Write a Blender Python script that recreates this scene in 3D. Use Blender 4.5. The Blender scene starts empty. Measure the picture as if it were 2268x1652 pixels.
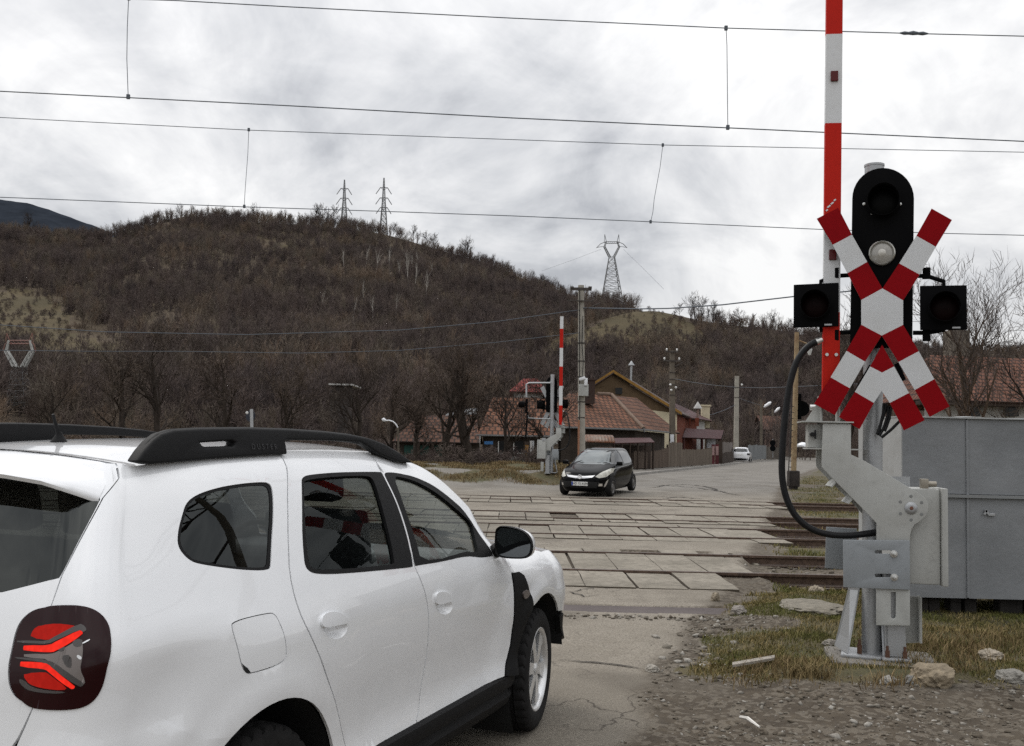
import bpy, bmesh, math, random
import numpy as np
from mathutils import Vector, Matrix, noise
from mathutils.bvhtree import BVHTree
from mathutils.geometry import delaunay_2d_cdt
R = math.radians
rng = random.Random(7)
scene = bpy.context.scene
COL = scene.collection

# ------------------------------------------------------------------ camera
F_PX, CX, CY = 2200.0, 1134.0, 826.0          # units: the photograph at 2268 px width
PITCH = math.atan((980.4 - 826) / F_PX)
ROLL = R(1.35)
CAM = Vector((0, 0, 1.65))
_f = Vector((0, math.cos(PITCH), math.sin(PITCH)))
_r0 = Vector((1, 0, 0)); _u0 = Vector((0, -math.sin(PITCH), math.cos(PITCH)))
_r = _r0 * math.cos(ROLL) + _u0 * math.sin(ROLL)
_u = _u0 * math.cos(ROLL) - _r0 * math.sin(ROLL)
cam_data = bpy.data.cameras.new('camera')
cam = bpy.data.objects.new('camera', cam_data)
COL.objects.link(cam)
m3 = Matrix((_r, _u, -_f)).transposed()
cam.matrix_world = Matrix.Translation(CAM) @ m3.to_4x4()
cam_data.sensor_width = 36.0
cam_data.lens = 36.0 * F_PX / 2268.0
cam_data.clip_start = 0.05
cam_data.clip_end = 9000
scene.camera = cam

def ray(px, py):
    return (_f * F_PX + _r * (px - CX) - _u * (py - CY)).normalized()
def W(px, py, Y):
    """survey point: the place at depth Y that the photograph shows at (px, py)"""
    d = ray(px, py); return CAM + d * (Y / d.y)
def G(px, py, z=0.0):
    d = ray(px, py); return CAM + d * ((z - CAM.z) / d.z)
def proj(p):
    v = Vector(p) - CAM; w = v.dot(_f)
    return CX + F_PX * v.dot(_r) / w, CY - F_PX * v.dot(_u) / w

# ------------------------------------------------------------------ object helpers
def obj(name, mesh_or_bm, mat=None, parent=None, smooth=False, loc=None):
    if isinstance(mesh_or_bm, bmesh.types.BMesh):
        me = bpy.data.meshes.new(name)
        mesh_or_bm.to_mesh(me); mesh_or_bm.free()
    else:
        me = mesh_or_bm
    if smooth:
        me.polygons.foreach_set('use_smooth', [True] * len(me.polygons))
    if mat is not None:
        for m in (mat if isinstance(mat, (list, tuple)) else [mat]):
            me.materials.append(m)
    o = bpy.data.objects.new(name, me); COL.objects.link(o)
    if parent is not None: o.parent = parent
    if loc is not None: o.location = loc
    return o
def tag(o, label=None, cat=None, group=None, kind=None):
    if label: o['label'] = label
    if cat: o['category'] = cat
    if group: o['group'] = group
    if kind: o['kind'] = kind
    return o
def thing(name, label, cat, loc=(0, 0, 0), rotz=0.0, group=None):
    o = bpy.data.objects.new(name, None); COL.objects.link(o)
    o.location = loc; o.rotation_euler = (0, 0, rotz)
    o.empty_display_size = 0.2
    return tag(o, label, cat, group)
def copy_tree(o, parent=None):
    c = o.copy(); COL.objects.link(c)
    if parent is not None:
        c.parent = parent; c.matrix_parent_inverse = o.matrix_parent_inverse
    for ch in list(o.children): copy_tree(ch, c)
    return c
def shade_auto(o, ang=35):
    me = o.data
    me.polygons.foreach_set('use_smooth', [True] * len(me.polygons))
    try: me.set_sharp_from_angle(angle=R(ang))
    except Exception: pass
    return o

class MB:
    """collects simple solids into one mesh"""
    def __init__(s): s.bm = bmesh.new(); s.mi = 0
    def _add(s, vs, fs):
        V = [s.bm.verts.new(v) for v in vs]
        for f in fs:
            try:
                fc = s.bm.faces.new([V[i] for i in f]); fc.material_index = s.mi
            except ValueError: pass
        return V
    def box(s, c, d, M=None, bev=0):
        x, y, z = d[0] / 2, d[1] / 2, d[2] / 2
        vs = [Vector((a * x, b * y, e * z)) for e in (-1, 1) for b in (-1, 1) for a in (-1, 1)]
        fs = [(0, 2, 3, 1), (4, 5, 7, 6), (0, 1, 5, 4), (2, 6, 7, 3), (0, 4, 6, 2), (1, 3, 7, 5)]
        c = Vector(c)
        if M is not None: vs = [M @ v for v in vs]
        V = s._add([v + c for v in vs], fs)
        if bev > 0:
            es = list({e for v in V for e in v.link_edges})
            r = bmesh.ops.bevel(s.bm, geom=es, offset=bev, segments=2, affect='EDGES', profile=0.6)
            for f in r['faces']: f.material_index = s.mi
        return V
    def prism(s, pts, axis_vec):
        """polygon pts (3D, planar) extruded along axis_vec"""
        n = len(pts); a = Vector(axis_vec)
        vs = [Vector(p) for p in pts] + [Vector(p) + a for p in pts]
        V = [s.bm.verts.new(v) for v in vs]
        fs = [list(range(n))[::-1], list(range(n, 2 * n))] + [(i, (i + 1) % n, n + (i + 1) % n, n + i) for i in range(n)]
        F = []
        for f in fs:
            fc = s.bm.faces.new([V[i] for i in f]); fc.material_index = s.mi; F.append(fc)
        bmesh.ops.recalc_face_normals(s.bm, faces=F)
        return V, F
    def tube(s, pts, rad, n=8, cap=True, closed=False):
        pts = [Vector(p) for p in pts]; m = len(pts)
        rads = rad if isinstance(rad, (list, tuple)) else [rad] * m
        rings = []; up = None
        for i, p in enumerate(pts):
            if closed: t = pts[(i + 1) % m] - pts[i - 1]
            else: t = pts[min(i + 1, m - 1)] - pts[max(i - 1, 0)]
            t.normalize()
            if up is None:
                up = Vector((0, 0, 1)) if abs(t.z) < 0.9 else Vector((1, 0, 0))
            a = t.cross(up); 
            if a.length < 1e-5: a = t.cross(Vector((0, 1, 0.1)))
            a.normalize(); b = a.cross(t); up = b
            rings.append([s.bm.verts.new(p + (a * math.cos(2 * math.pi * k / n) + b * math.sin(2 * math.pi * k / n)) * rads[i]) for k in range(n)])
        rr = range(m) if closed else range(m - 1)
        for i in rr:
            A, B = rings[i], rings[(i + 1) % m]
            for k in range(n):
                try:
                    f = s.bm.faces.new((A[k], A[(k + 1) % n], B[(k + 1) % n], B[k])); f.material_index = s.mi
                except ValueError: pass
        if cap and not closed and n > 2:
            for rg, rev in ((rings[0], False), (rings[-1], True)):
                try:
                    f = s.bm.faces.new(rg[::-1] if rev else rg); f.material_index = s.mi
                except ValueError: pass
    def cyl(s, p, q, r, n=16, r2=None): s.tube([p, q], [r, r if r2 is None else r2], n)
    def lathe(s, prof, M=None, n=24, cap=False):
        """profile of (radius, axial); revolved about local z, then M"""
        M = M or Matrix.Identity(4); rings = []
        for r, a in prof:
            rings.append([s.bm.verts.new(M @ Vector((r * math.cos(2 * math.pi * k / n), r * math.sin(2 * math.pi * k / n), a))) for k in range(n)])
        for A, B in zip(rings, rings[1:]):
            for k in range(n):
                f = s.bm.faces.new((A[k], A[(k + 1) % n], B[(k + 1) % n], B[k])); f.material_index = s.mi
        if cap:
            f = s.bm.faces.new(rings[0][::-1]); f.material_index = s.mi
            f = s.bm.faces.new(rings[-1]); f.material_index = s.mi
    def grid(s, P, closed_v=False):
        """P[i][j] points -> quads"""
        V = [[s.bm.verts.new(p) for p in row] for row in P]
        for i in range(len(V) - 1):
            for j in range(len(V[0]) - 1):
                try:
                    f = s.bm.faces.new((V[i][j], V[i + 1][j], V[i + 1][j + 1], V[i][j + 1])); f.material_index = s.mi
                except ValueError: pass
        return V
    def face(s, pts):
        f = s.bm.faces.new([s.bm.verts.new(p) for p in pts]); f.material_index = s.mi; return f
    def build(s, name, mat=None, parent=None, smooth=None, loc=None, recalc=True):
        if recalc: bmesh.ops.recalc_face_normals(s.bm, faces=s.bm.faces[:])
        o = obj(name, s.bm, mat, parent, loc=loc)
        if smooth: shade_auto(o, smooth)
        return o

def np_mesh(name, verts, faces_flat, nper):
    """fast mesh from numpy: verts (N,3), faces (M,nper)"""
    me = bpy.data.meshes.new(name)
    verts = np.asarray(verts, dtype=np.float32); faces_flat = np.asarray(faces_flat, dtype=np.int32)
    nf = len(faces_flat)
    me.vertices.add(len(verts)); me.vertices.foreach_set('co', verts.ravel())
    me.loops.add(nf * nper); me.loops.foreach_set('vertex_index', faces_flat.ravel())
    me.polygons.add(nf)
    me.polygons.foreach_set('loop_start', np.arange(0, nf * nper, nper, dtype=np.int32))
    me.update(calc_edges=True); me.validate()
    return me

def smoothstep(a, b, x):
    t = max(0.0, min(1.0, (x - a) / (b - a))); return t * t * (3 - 2 * t)
def lerp(a, b, t): return a + (b - a) * t
def pl(tab, x):
    """piecewise smooth (monotone cubic) lookup"""
    if x <= tab[0][0]: return tab[0][1]
    if x >= tab[-1][0]: return tab[-1][1]
    n = len(tab)
    for i in range(n - 1):
        if x <= tab[i + 1][0]: break
    def sl(k): return (tab[k + 1][1] - tab[k][1]) / (tab[k + 1][0] - tab[k][0])
    def tan(k):
        if k == 0: return sl(0)
        if k == n - 1: return sl(n - 2)
        a, b = sl(k - 1), sl(k)
        return 0.0 if a * b <= 0 else 2 * a * b / (a + b)
    x0, y0 = tab[i]; x1, y1 = tab[i + 1]; h = x1 - x0; t = (x - x0) / h
    m0, m1 = tan(i) * h, tan(i + 1) * h
    return (2 * t**3 - 3 * t * t + 1) * y0 + (t**3 - 2 * t * t + t) * m0 + (-2 * t**3 + 3 * t * t) * y1 + (t**3 - t * t) * m1
def lin(tab, x):
    if x <= tab[0][0]: return tab[0][1]
    for (a, b), (c, d) in zip(tab, tab[1:]):
        if x <= c: return b + (d - b) * (x - a) / (c - a)
    return tab[-1][1]

# ------------------------------------------------------------------ materials
class NT:
    def __init__(s, name):
        s.m = bpy.data.materials.new(name); s.m.use_nodes = True
        s.t = s.m.node_tree; s.t.nodes.clear()
        s.out = s.n('ShaderNodeOutputMaterial')
    def n(s, typ, **kw):
        nd = s.t.nodes.new(typ)
        for k, v in kw.items():
            if k.startswith('i_'):
                key = k[2:]
                key = int(key) if key.isdigit() else key.replace('_', ' ')
                nd.inputs[key].default_value = v
            else: setattr(nd, k, v)
        return nd
    def l(s, a, b): s.t.links.new(a, b)
    def coord(s, kind='Object', scale=(1, 1, 1)):
        tc = s.n('ShaderNodeTexCoord'); mp = s.n('ShaderNodeMapping'); mp.inputs['Scale'].default_value = scale
        s.l(tc.outputs[kind], mp.inputs['Vector']); return mp.outputs['Vector']
    def pos(s, scale=(1, 1, 1)):
        g = s.n('ShaderNodeNewGeometry'); mp = s.n('ShaderNodeMapping'); mp.inputs['Scale'].default_value = scale
        s.l(g.outputs['Position'], mp.inputs['Vector']); return mp.outputs['Vector']
    def noise(s, vec, scale, detail=4, rough=0.55, dist=0.0):
        nd = s.n('ShaderNodeTexNoise'); nd.inputs['Scale'].default_value = scale; nd.inputs['Detail'].default_value = detail
        nd.inputs['Roughness'].default_value = rough; nd.inputs['Distortion'].default_value = dist
        if vec is not None: s.l(vec, nd.inputs['Vector'])
        return nd.outputs['Fac']
    def ramp(s, fac, stops, interp='LINEAR'):
        nd = s.n('ShaderNodeValToRGB'); cr = nd.color_ramp; cr.interpolation = interp
        while len(cr.elements) < len(stops): cr.elements.new(0.5)
        for e, (p, c) in zip(cr.elements, stops):
            e.position = p
            e.color = (c, c, c, 1) if isinstance(c, (int, float)) else (c[0], c[1], c[2], 1)
        s.l(fac, nd.inputs['Fac']); return nd.outputs['Color']
    def mix(s, fac, a, b, blend='MIX'):
        nd = s.n('ShaderNodeMix', data_type='RGBA', blend_type=blend)
        for sock, v in ((nd.inputs[0], fac), (nd.inputs[6], a), (nd.inputs[7], b)):
            if isinstance(v, (int, float)): sock.default_value = v
            elif isinstance(v, (tuple, list)): sock.default_value = (v[0], v[1], v[2], 1)
            else: s.l(v, sock)
        return nd.outputs[2]
    def math(s, op, a, b=None, clamp=False):
        nd = s.n('ShaderNodeMath', operation=op); nd.use_clamp = clamp
        for sock, v in ((nd.inputs[0], a), (nd.inputs[1], b)):
            if v is None: continue
            if isinstance(v, (int, float)): sock.default_value = v
            else: s.l(v, sock)
        return nd.outputs[0]
    def bump(s, h, strength=0.3, dist=0.02):
        nd = s.n('ShaderNodeBump'); nd.inputs['Strength'].default_value = strength; nd.inputs['Distance'].default_value = dist
        s.l(h, nd.inputs['Height']); return nd.outputs['Normal']
    def bsdf(s, color=None, rough=0.6, metal=0.0, normal=None, coat=0.0, spec=0.5, trans=0.0):
        b = s.n('ShaderNodeBsdfPrincipled')
        for nm, v in (('Base Color', color), ('Roughness', rough), ('Metallic', metal), ('Coat Weight', coat), ('Specular IOR Level', spec)):
            if v is None: continue
            if isinstance(v, (int, float)): b.inputs[nm].default_value = v
            elif isinstance(v, (tuple, list)): b.inputs[nm].default_value = (v[0], v[1], v[2], 1)
            else: s.l(v, b.inputs[nm])
        b.inputs['Coat Roughness'].default_value = 0.04
        if normal is not None: s.l(normal, b.inputs['Normal'])
        s.l(b.outputs[0], s.out.inputs['Surface']); return b

def simple(name, col, rough=0.6, metal=0.0, var=0.12, vscale=6.0, bump=0.0, bscale=60, coat=0.0, spec=0.5, coord='Object'):
    """plain surface with mottled tone and a little relief"""
    t = NT(name); v = t.coord(coord)
    n1 = t.noise(v, vscale, 5, 0.6)
    c = t.mix(t.ramp(n1, [(0.3, 0.0), (0.7, 1.0)]), tuple(x * (1 - var) for x in col), tuple(min(1, x * (1 + var)) for x in col))
    nrm = t.bump(t.noise(v, bscale, 3), bump, 0.01) if bump else None
    rg = t.math('MULTIPLY_ADD', n1, 0.15); 
    nd = rg.node; nd.inputs[2].default_value = rough - 0.07
    t.bsdf(c, rg, metal, nrm, coat, spec)
    return t.m
# ------------------------------------------------------------------ world: overcast sky
world = bpy.data.worlds.new('World'); scene.world = world; world.use_nodes = True
_t = world.node_tree; _t.nodes.clear()
def _n(typ, **kw):
    nd = _t.nodes.new(typ)
    for k, v in kw.items(): setattr(nd, k, v)
    return nd
def _m(op, a, b=None, c=None, clamp=False):
    nd = _n('ShaderNodeMath', operation=op, use_clamp=clamp)
    for i, v in enumerate((a, b, c)):
        if v is None: continue
        if isinstance(v, (int, float)): nd.inputs[i].default_value = v
        else: _t.links.new(v, nd.inputs[i])
    return nd.outputs[0]
SUN_EL, SUN_AZ = 50.0, -48.0      # azimuth clockwise from +Y (view direction): ahead and left, behind thin cloud
_tc = _n('ShaderNodeTexCoord'); _sep = _n('ShaderNodeSeparateXYZ'); _t.links.new(_tc.outputs['Generated'], _sep.inputs[0])
_dx, _dy, _dz = _sep.outputs
_zc = _m('MAXIMUM', _dz, 0.0)
_den = _m('ADD', _zc, 0.55)
_comb = _n('ShaderNodeCombineXYZ')
_t.links.new(_m('DIVIDE', _dx, _den), _comb.inputs[0]); _t.links.new(_m('DIVIDE', _dy, _den), _comb.inputs[1])
def _noise(scale, detail, rough, dist, off):
    mp = _n('ShaderNodeMapping'); mp.inputs['Location'].default_value = off
    _t.links.new(_comb.outputs[0], mp.inputs['Vector'])
    nd = _n('ShaderNodeTexNoise'); nd.inputs['Scale'].default_value = scale; nd.inputs['Detail'].default_value = detail
    nd.inputs['Roughness'].default_value = rough; nd.inputs['Distortion'].default_value = dist
    _t.links.new(mp.outputs[0], nd.inputs['Vector']); return nd.outputs['Fac']
_c1 = _noise(1.9, 8, 0.58, 0.6, (-18.26, 8.14, 4.83))
_c2 = _noise(5.5, 6, 0.6, 0.5, (3.73, -4.26, -3.3))
_cl = _m('ADD', _m('MULTIPLY', _c1, 0.62), _m('MULTIPLY', _c2, 0.38))
_rp = _n('ShaderNodeValToRGB'); _cr = _rp.color_ramp
_stops = [(0.38, (0.50, 0.512, 0.54)), (0.45, (0.70, 0.71, 0.73)), (0.515, (0.875, 0.877, 0.885)), (0.59, (1.08, 1.075, 1.065))]
while len(_cr.elements) < len(_stops): _cr.elements.new(0.5)
for e, (p, c) in zip(_cr.elements, _stops): e.position = p; e.color = (*c, 1)
_t.links.new(_cl, _rp.inputs['Fac'])
# an overcast dome is brighter towards the zenith
_lum = _m('MULTIPLY_ADD', _m('POWER', _zc, 2.4), 11.0, 7.75)
_sc = _n('ShaderNodeVectorMath', operation='SCALE'); _t.links.new(_rp.outputs[0], _sc.inputs[0]); _t.links.new(_lum, _sc.inputs['Scale'])
_sky = _n('ShaderNodeTexSky', sky_type='NISHITA'); _sky.sun_disc = False
_sky.sun_elevation = R(SUN_EL); _sky.sun_rotation = R(SUN_AZ); _sky.air_density = 1.0; _sky.dust_density = 2.0
_mx = _n('ShaderNodeMix', data_type='RGBA'); _mx.inputs[0].default_value = 0.93
_t.links.new(_sky.outputs[0], _mx.inputs[6]); _t.links.new(_sc.outputs[0], _mx.inputs[7])
_bg = _n('ShaderNodeBackground'); _bg.inputs['Strength'].default_value = 0.1
_t.links.new(_mx.outputs[2], _bg.inputs['Color'])
_wo = _n('ShaderNodeOutputWorld'); _t.links.new(_bg.outputs[0], _wo.inputs['Surface'])
world.cycles.sampling_method = 'MANUAL'; world.cycles.sample_map_resolution = 512
sun_d = bpy.data.lights.new('sun', 'SUN'); sun_d.energy = 1.1; sun_d.angle = R(24); sun_d.color = (1.0, 0.96, 0.90)
sun = bpy.data.objects.new('sun', sun_d); COL.objects.link(sun)
_sd = Vector((math.sin(R(SUN_AZ)) * math.cos(R(SUN_EL)), math.cos(R(SUN_AZ)) * math.cos(R(SUN_EL)), math.sin(R(SUN_EL))))
sun.rotation_euler = _sd.to_track_quat('Z', 'Y').to_euler()
vs = scene.view_settings
scene.display_settings.display_device = 'sRGB'
vs.view_transform = 'Standard'; vs.look = 'None'; vs.gamma = 1; vs.exposure = 0.25; vs.use_curve_mapping = False
scene.cycles.use_denoising = False
scene.cycles.max_bounces = 7; scene.cycles.transparent_max_bounces = 12
scene.cycles.caustics_reflective = False; scene.cycles.caustics_refractive = False
# ------------------------------------------------------------------ white SUV
SUV_A = R(21.5)
SUV_F = Vector((math.sin(SUV_A), math.cos(SUV_A), 0)); SUV_L = Vector((-math.cos(SUV_A), math.sin(SUV_A), 0))
SUV_O = Vector((-1.603, 3.694, 0))
SUV_M = Matrix(((SUV_F.x, SUV_L.x, 0, SUV_O.x), (SUV_F.y, SUV_L.y, 0, SUV_O.y), (0, 0, 1, 0), (0, 0, 0, 1)))
SUV_MI = SUV_M.inverted()
WB, AXZ, ARCH = 2.674, 0.345, 0.435
W0 = [(.20, .82), (.28, .868), (.36, .888), (.43, .877), (.51, .860), (.62, .866), (.75, .883), (.88, .893), (.97, .892), (1.03, .884),
      (1.09, .866), (1.2, .822), (1.3, .779), (1.4, .733), (1.48, .690), (1.54, .648), (1.58, .607), (1.605, .560)]
ZT = [(-.95, 1.53), (-.6, 1.545), (-.35, 1.575), (0, 1.592), (.6, 1.602), (1.0, 1.596), (1.3, 1.570), (1.5, 1.525), (1.65, 1.465), (1.8, 1.375),
      (1.92, 1.285), (2.02, 1.20), (2.1, 1.12), (2.18, 1.075), (2.4, 1.05), (2.8, 1.01), (3.1, .955), (3.35, .88)]
XR = [(.25, -.78), (.45, -.825), (.6, -.835), (.9, -.80), (1.0, -.785), (1.1, -.755), (1.2, -.715), (1.3, -.66), (1.4, -.60), (1.5, -.535), (1.6, -.46)]
XFS = 2.92
def ztop(x): return pl(ZT, x)
def halfw(x, z):
    zt = ztop(x)
    zz = z + ((1.605 - zt) * smoothstep(1.12, 1.55, z) if x < 1.35 else (1.605 - ztop(1.35)) * smoothstep(1.12, 1.55, z))
    w = pl(W0, zz)
    w -= .045 * smoothstep(.05, -.85, x) + .02 * smoothstep(2.3, 3.0, x)
    w -= .02 * smoothstep(.3, -.6, x) * smoothstep(1.05, 1.4, z)
    w -= .045 * smoothstep(1.3, 2.0, x) * smoothstep(1.0, 1.2, z)
    if x > 1.95: w -= .085 * smoothstep(1.95, 2.25, x) * max(0, 1 - (zt - z) / .16) ** 2
    if x < .1:
        w -= .017 * math.exp(-((x + .44) / .17) ** 2 - ((z - .90) / .12) ** 2)
        w += .013 * smoothstep(.83, .77, z) * smoothstep(-.28, -.5, x) + .010 * math.exp(-((z - 1.06) / .05) ** 2) * smoothstep(.0, -.3, x)
    for cx in (0, WB):
        d = math.hypot(x - cx, z - AXZ)
        w += .036 * (1 - .55 * smoothstep(.46, .56, d) - .45 * smoothstep(.56, .80, d)) * smoothstep(.15, .4, z)
    return w
def surf(u, v):
    """u: 0 front centre, 1..2 right flank, 2..3 rear corner, 3..4 rear face; v: bottom..top -> local (x, half width, z)"""
    zb = .26
    if u < 1:
        zt = lerp(.86, ztop(XFS), smoothstep(0, 1, u)); z = zb + (zt - zb) * v
        w1 = halfw(XFS, zb + (ztop(XFS) - zb) * v); a = u * math.pi / 2
        nose = .59 - .10 * smoothstep(.62, .95, z) - .05 * smoothstep(.5, .25, z)
        ex = .62
        return Vector((XFS + nose * abs(math.cos(a)) ** ex, w1 * abs(math.sin(a)) ** .82, z))
    zr = zb + (ztop(-.5) - zb) * v
    rc = lerp(.20, .13, smoothstep(.9, 1.3, zr))
    xr = pl(XR, zr)
    if u <= 2:
        t = u - 1
        xe0 = pl(XR, .9) + .2
        zt = ztop(XFS + (xe0 - XFS) * t); z = zb + (zt - zb) * v
        x = XFS + (xr + rc - XFS) * t
        return Vector((x, halfw(x, z), z))
    z = zr
    w1 = halfw(xr + rc, z)
    if u <= 3:
        a = (u - 2) * math.pi / 2
        return Vector((xr + rc - rc * math.sin(a) ** .9, w1 - rc * (1 - math.cos(a) ** .9), z))
    w2 = w1 - rc; q = 4 - u
    return Vector((xr - .05 * (1 - q * q), w2 * q, z))
# survey mesh for turning photograph points into surface coordinates
_us = [0.02 + 0.98 * i / 40 for i in range(41)] + [1 + i / 220 for i in range(1, 221)] + [2 + i / 24 for i in range(1, 25)] + [3 + i / 30 for i in range(1, 31)]
_vs = [j / 90 for j in range(91)]
_sv = []; _sf = []
for u in _us:
    for v in _vs:
        p = surf(u, v); _sv.append(SUV_M @ Vector((p.x, -p.y, p.z)))
_nv = len(_vs)
for i in range(len(_us) - 1):
    for j in range(_nv - 1):
        a = i * _nv + j; _sf.append((a, a + _nv, a + _nv + 1, a + 1))
_bvh = BVHTree.FromPolygons(_sv, _sf)
def uv_at(px, py):
    hit = _bvh.ray_cast(CAM, ray(px, py))
    if hit[0] is None: return None
    i, j = divmod(hit[2], _nv - 1); p = hit[0]
    A, B, D = _sv[_sf[hit[2]][0]], _sv[_sf[hit[2]][1]], _sv[_sf[hit[2]][3]]
    e1, e2 = B - A, D - A; q = p - A
    a11, a12, a22 = e1.dot(e1), e1.dot(e2), e2.dot(e2); b1, b2 = q.dot(e1), q.dot(e2)
    det = a11 * a22 - a12 * a12
    s = (b1 * a22 - b2 * a12) / det; t = (b2 * a11 - b1 * a12) / det
    return Vector((_us[i] + s * (_us[i + 1] - _us[i]), _vs[j] + t * (_vs[j + 1] - _vs[j])))
def uvs(pts): return [q for q in (uv_at(*p) for p in pts) if q is not None]
def u_of_x(x, v):
    lo, hi = 0.05, 2.6
    for _ in range(40):
        m = (lo + hi) / 2
        if surf(m, v).x > x: lo = m
        else: hi = m
    return lo
def uv_xz(x, z):
    v = .5
    for _ in range(12):
        u = u_of_x(x, v); p = surf(u, v)
        v += (z - p.z) / 1.25
    return Vector((u_of_x(x, v), v))
def seg(px, n=6, closed=True):
    """resample a uv polyline by Catmull-Rom-free linear splitting (approx n mm steps in uv)"""
    out = []
    m = len(px)
    for i in range(m if closed else m - 1):
        a, b = px[i], px[(i + 1) % m]
        k = max(1, int(math.hypot((b.x - a.x) * 3.7, (b.y - a.y) * 1.3) / (n * .004)))
        for j in range(k): out.append(a.lerp(b, j / k))
    if not closed: out.append(px[-1])
    return out
def roundpoly(P, it=2):
    """Chaikin corner cutting, closed"""
    for _ in range(it):
        Q = []
        for i in range(len(P)):
            a, b = P[i], P[(i + 1) % len(P)]
            Q += [a.lerp(b, .25), a.lerp(b, .75)]
        P = Q
    return P
def smoothline(P, it=2):
    for _ in range(it):
        Q = [P[0]]
        for a, b in zip(P, P[1:]): Q += [a.lerp(b, .25), a.lerp(b, .75)]
        Q.append(P[-1]); P = Q
    return P
def inpoly(p, poly):
    x, y = p; c = False; n = len(poly); j = n - 1
    for i in range(n):
        xi, yi = poly[i]; xj, yj = poly[j]
        if (yi > y) != (yj > y) and x < (xj - xi) * (y - yi) / (yj - yi) + xi: c = not c
        j = i
    return c
def surf_n(u, v):
    e = 1e-3
    a = surf(min(u + e, 4), v) - surf(max(u - e, 0), v); b = surf(u, min(v + e, 1)) - surf(u, max(v - e, 0))
    # (x, w, z): outward is +w on the flank
    n = a.cross(b); n.normalize()
    return n if n.dot(Vector((.0, 1, 0)) + (Vector((-1, 0, 0)) if u > 2.5 else Vector((1, 0, 0)) if u < .5 else Vector())) > 0 else -n
def panel(name, outline, holes, mat, parent, side=-1, off=0.0, step=(.014, .034), lip=.012, gap=0.0, dome=0.0):
    outline = seg(outline); holes = [seg(h) for h in holes]
    pts = []; edges = []
    for lp in [outline] + holes:
        b = len(pts); pts += [Vector((p.x * 3.0, p.y)) for p in lp]
        edges += [(b + i, b + (i + 1) % len(lp)) for i in range(len(lp))]
    nb = len(pts)
    u0, u1 = min(p.x for p in outline), max(p.x for p in outline); v0, v1 = min(p.y for p in outline), max(p.y for p in outline)
    ot = [(p.x, p.y) for p in outline]; ht = [[(p.x, p.y) for p in h] for h in holes]
    def inside(q): return inpoly(q, ot) and not any(inpoly(q, h) for h in ht)
    nu = max(2, int((u1 - u0) / step[0])); nvv = max(2, int((v1 - v0) / step[1]))
    for i in range(1, nu):
        for j in range(1, nvv):
            q = (u0 + (u1 - u0) * (i + .25 * (j % 2)) / nu, v0 + (v1 - v0) * j / nvv)
            if inside(q): pts.append(Vector((q[0] * 3.0, q[1])))
    ov, oe, of, *_ = delaunay_2d_cdt(pts, edges, [], 0, 1e-7)
    bm = bmesh.new(); V = []
    for q in ov:
        u, v = q.x / 3.0, q.y
        v = min(max(v, 0), 1)
        p = surf(u, v); n = surf_n(u, v)
        if off: p = p + n * off
        V.append((p, n))
    B = [bm.verts.new((p.x, side * p.y, p.z)) for p, n in V]
    for f in of:
        c = (sum(ov[k].x for k in f) / len(f) / 3.0, sum(ov[k].y for k in f) / len(f))
        if inside(c):
            idx = list(f)
            try: fc = bm.faces.new([B[k] for k in idx])
            except ValueError: continue
            n3 = sum((V[k][1] for k in f), Vector()); fc.normal_update()
            if fc.normal.dot(Vector((n3.x, side * n3.y, n3.z))) < 0: fc.normal_flip()
            fc.smooth = True
    loose = [v for v in bm.verts if not v.link_faces]
    bmesh.ops.delete(bm, geom=loose, context='VERTS')
    if lip:
        nm = {}
        for (p, n), bv in zip(V, B):
            if bv.is_valid: nm[bv] = Vector((n.x, side * n.y, n.z))
        be = [e for e in bm.edges if e.is_boundary]
        new = {}; top = {}
        pairs = []
        for e in be:
            l = e.link_loops[0]
            pairs.append((l.vert, l.link_loop_next.vert))
        for a, b in pairs:
            for v in (a, b):
                if v not in new: top[v] = bm.verts.new(v.co); new[v] = bm.verts.new(v.co - nm[v] * lip)
        for a, b in pairs:
            f = bm.faces.new((top[b], top[a], new[a], new[b])); f.smooth = False
    return obj(name, bm, mat, parent)

# --- materials
def mat_paint():
    t = NT('white_car_paint'); v = t.coord('Object')
    d = t.noise(v, 7, 5, .6)
    c = t.mix(t.ramp(d, [(.35, 0.), (.75, 1.)]), (.84, .85, .865), (.81, .82, .835))
    # patchy browner, rougher tone, stronger towards the bottom of the flanks
    sp = t.n('ShaderNodeSeparateXYZ'); t.l(v, sp.inputs[0])
    z = t.n('ShaderNodeMapRange'); z.inputs['From Min'].default_value = .75; z.inputs['From Max'].default_value = .3; t.l(sp.outputs[2], z.inputs[0])
    dm = t.math('MULTIPLY', t.math('MULTIPLY', z.outputs[0], t.ramp(t.noise(v, 22, 4, .7), [(.35, 0.), (.7, 1.)])), .22)
    c = t.mix(dm, c, (.42, .39, .34))
    rg = t.math('MULTIPLY_ADD', dm, 1.2); rg.node.inputs[2].default_value = .28
    t.bsdf(c, rg, 0, None, 1.0, .5); return t.m
M_PAINT = mat_paint()
def glass_mat(name, tint, refl=1.0, rough=.0):
    t = NT(name)
    tr = t.n('ShaderNodeBsdfTransparent'); tr.inputs[0].default_value = (*tint, 1)
    gl = t.n('ShaderNodeBsdfGlossy'); gl.inputs['Roughness'].default_value = rough; gl.inputs[0].default_value = (.95, 1, .98, 1)
    fr = t.n('ShaderNodeFresnel'); fr.inputs[0].default_value = 1.52
    fac = t.math('MULTIPLY', fr.outputs[0], refl, clamp=True)
    mx = t.n('ShaderNodeMixShader'); t.l(fac, mx.inputs[0]); t.l(tr.outputs[0], mx.inputs[1]); t.l(gl.outputs[0], mx.inputs[2])
    t.l(mx.outputs[0], t.out.inputs['Surface']); return t.m
M_GLASS = glass_mat('window_glass', (.84, .88, .86), .62)
M_PRIV = glass_mat('privacy_glass', (.15, .16, .16), .95)
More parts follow.
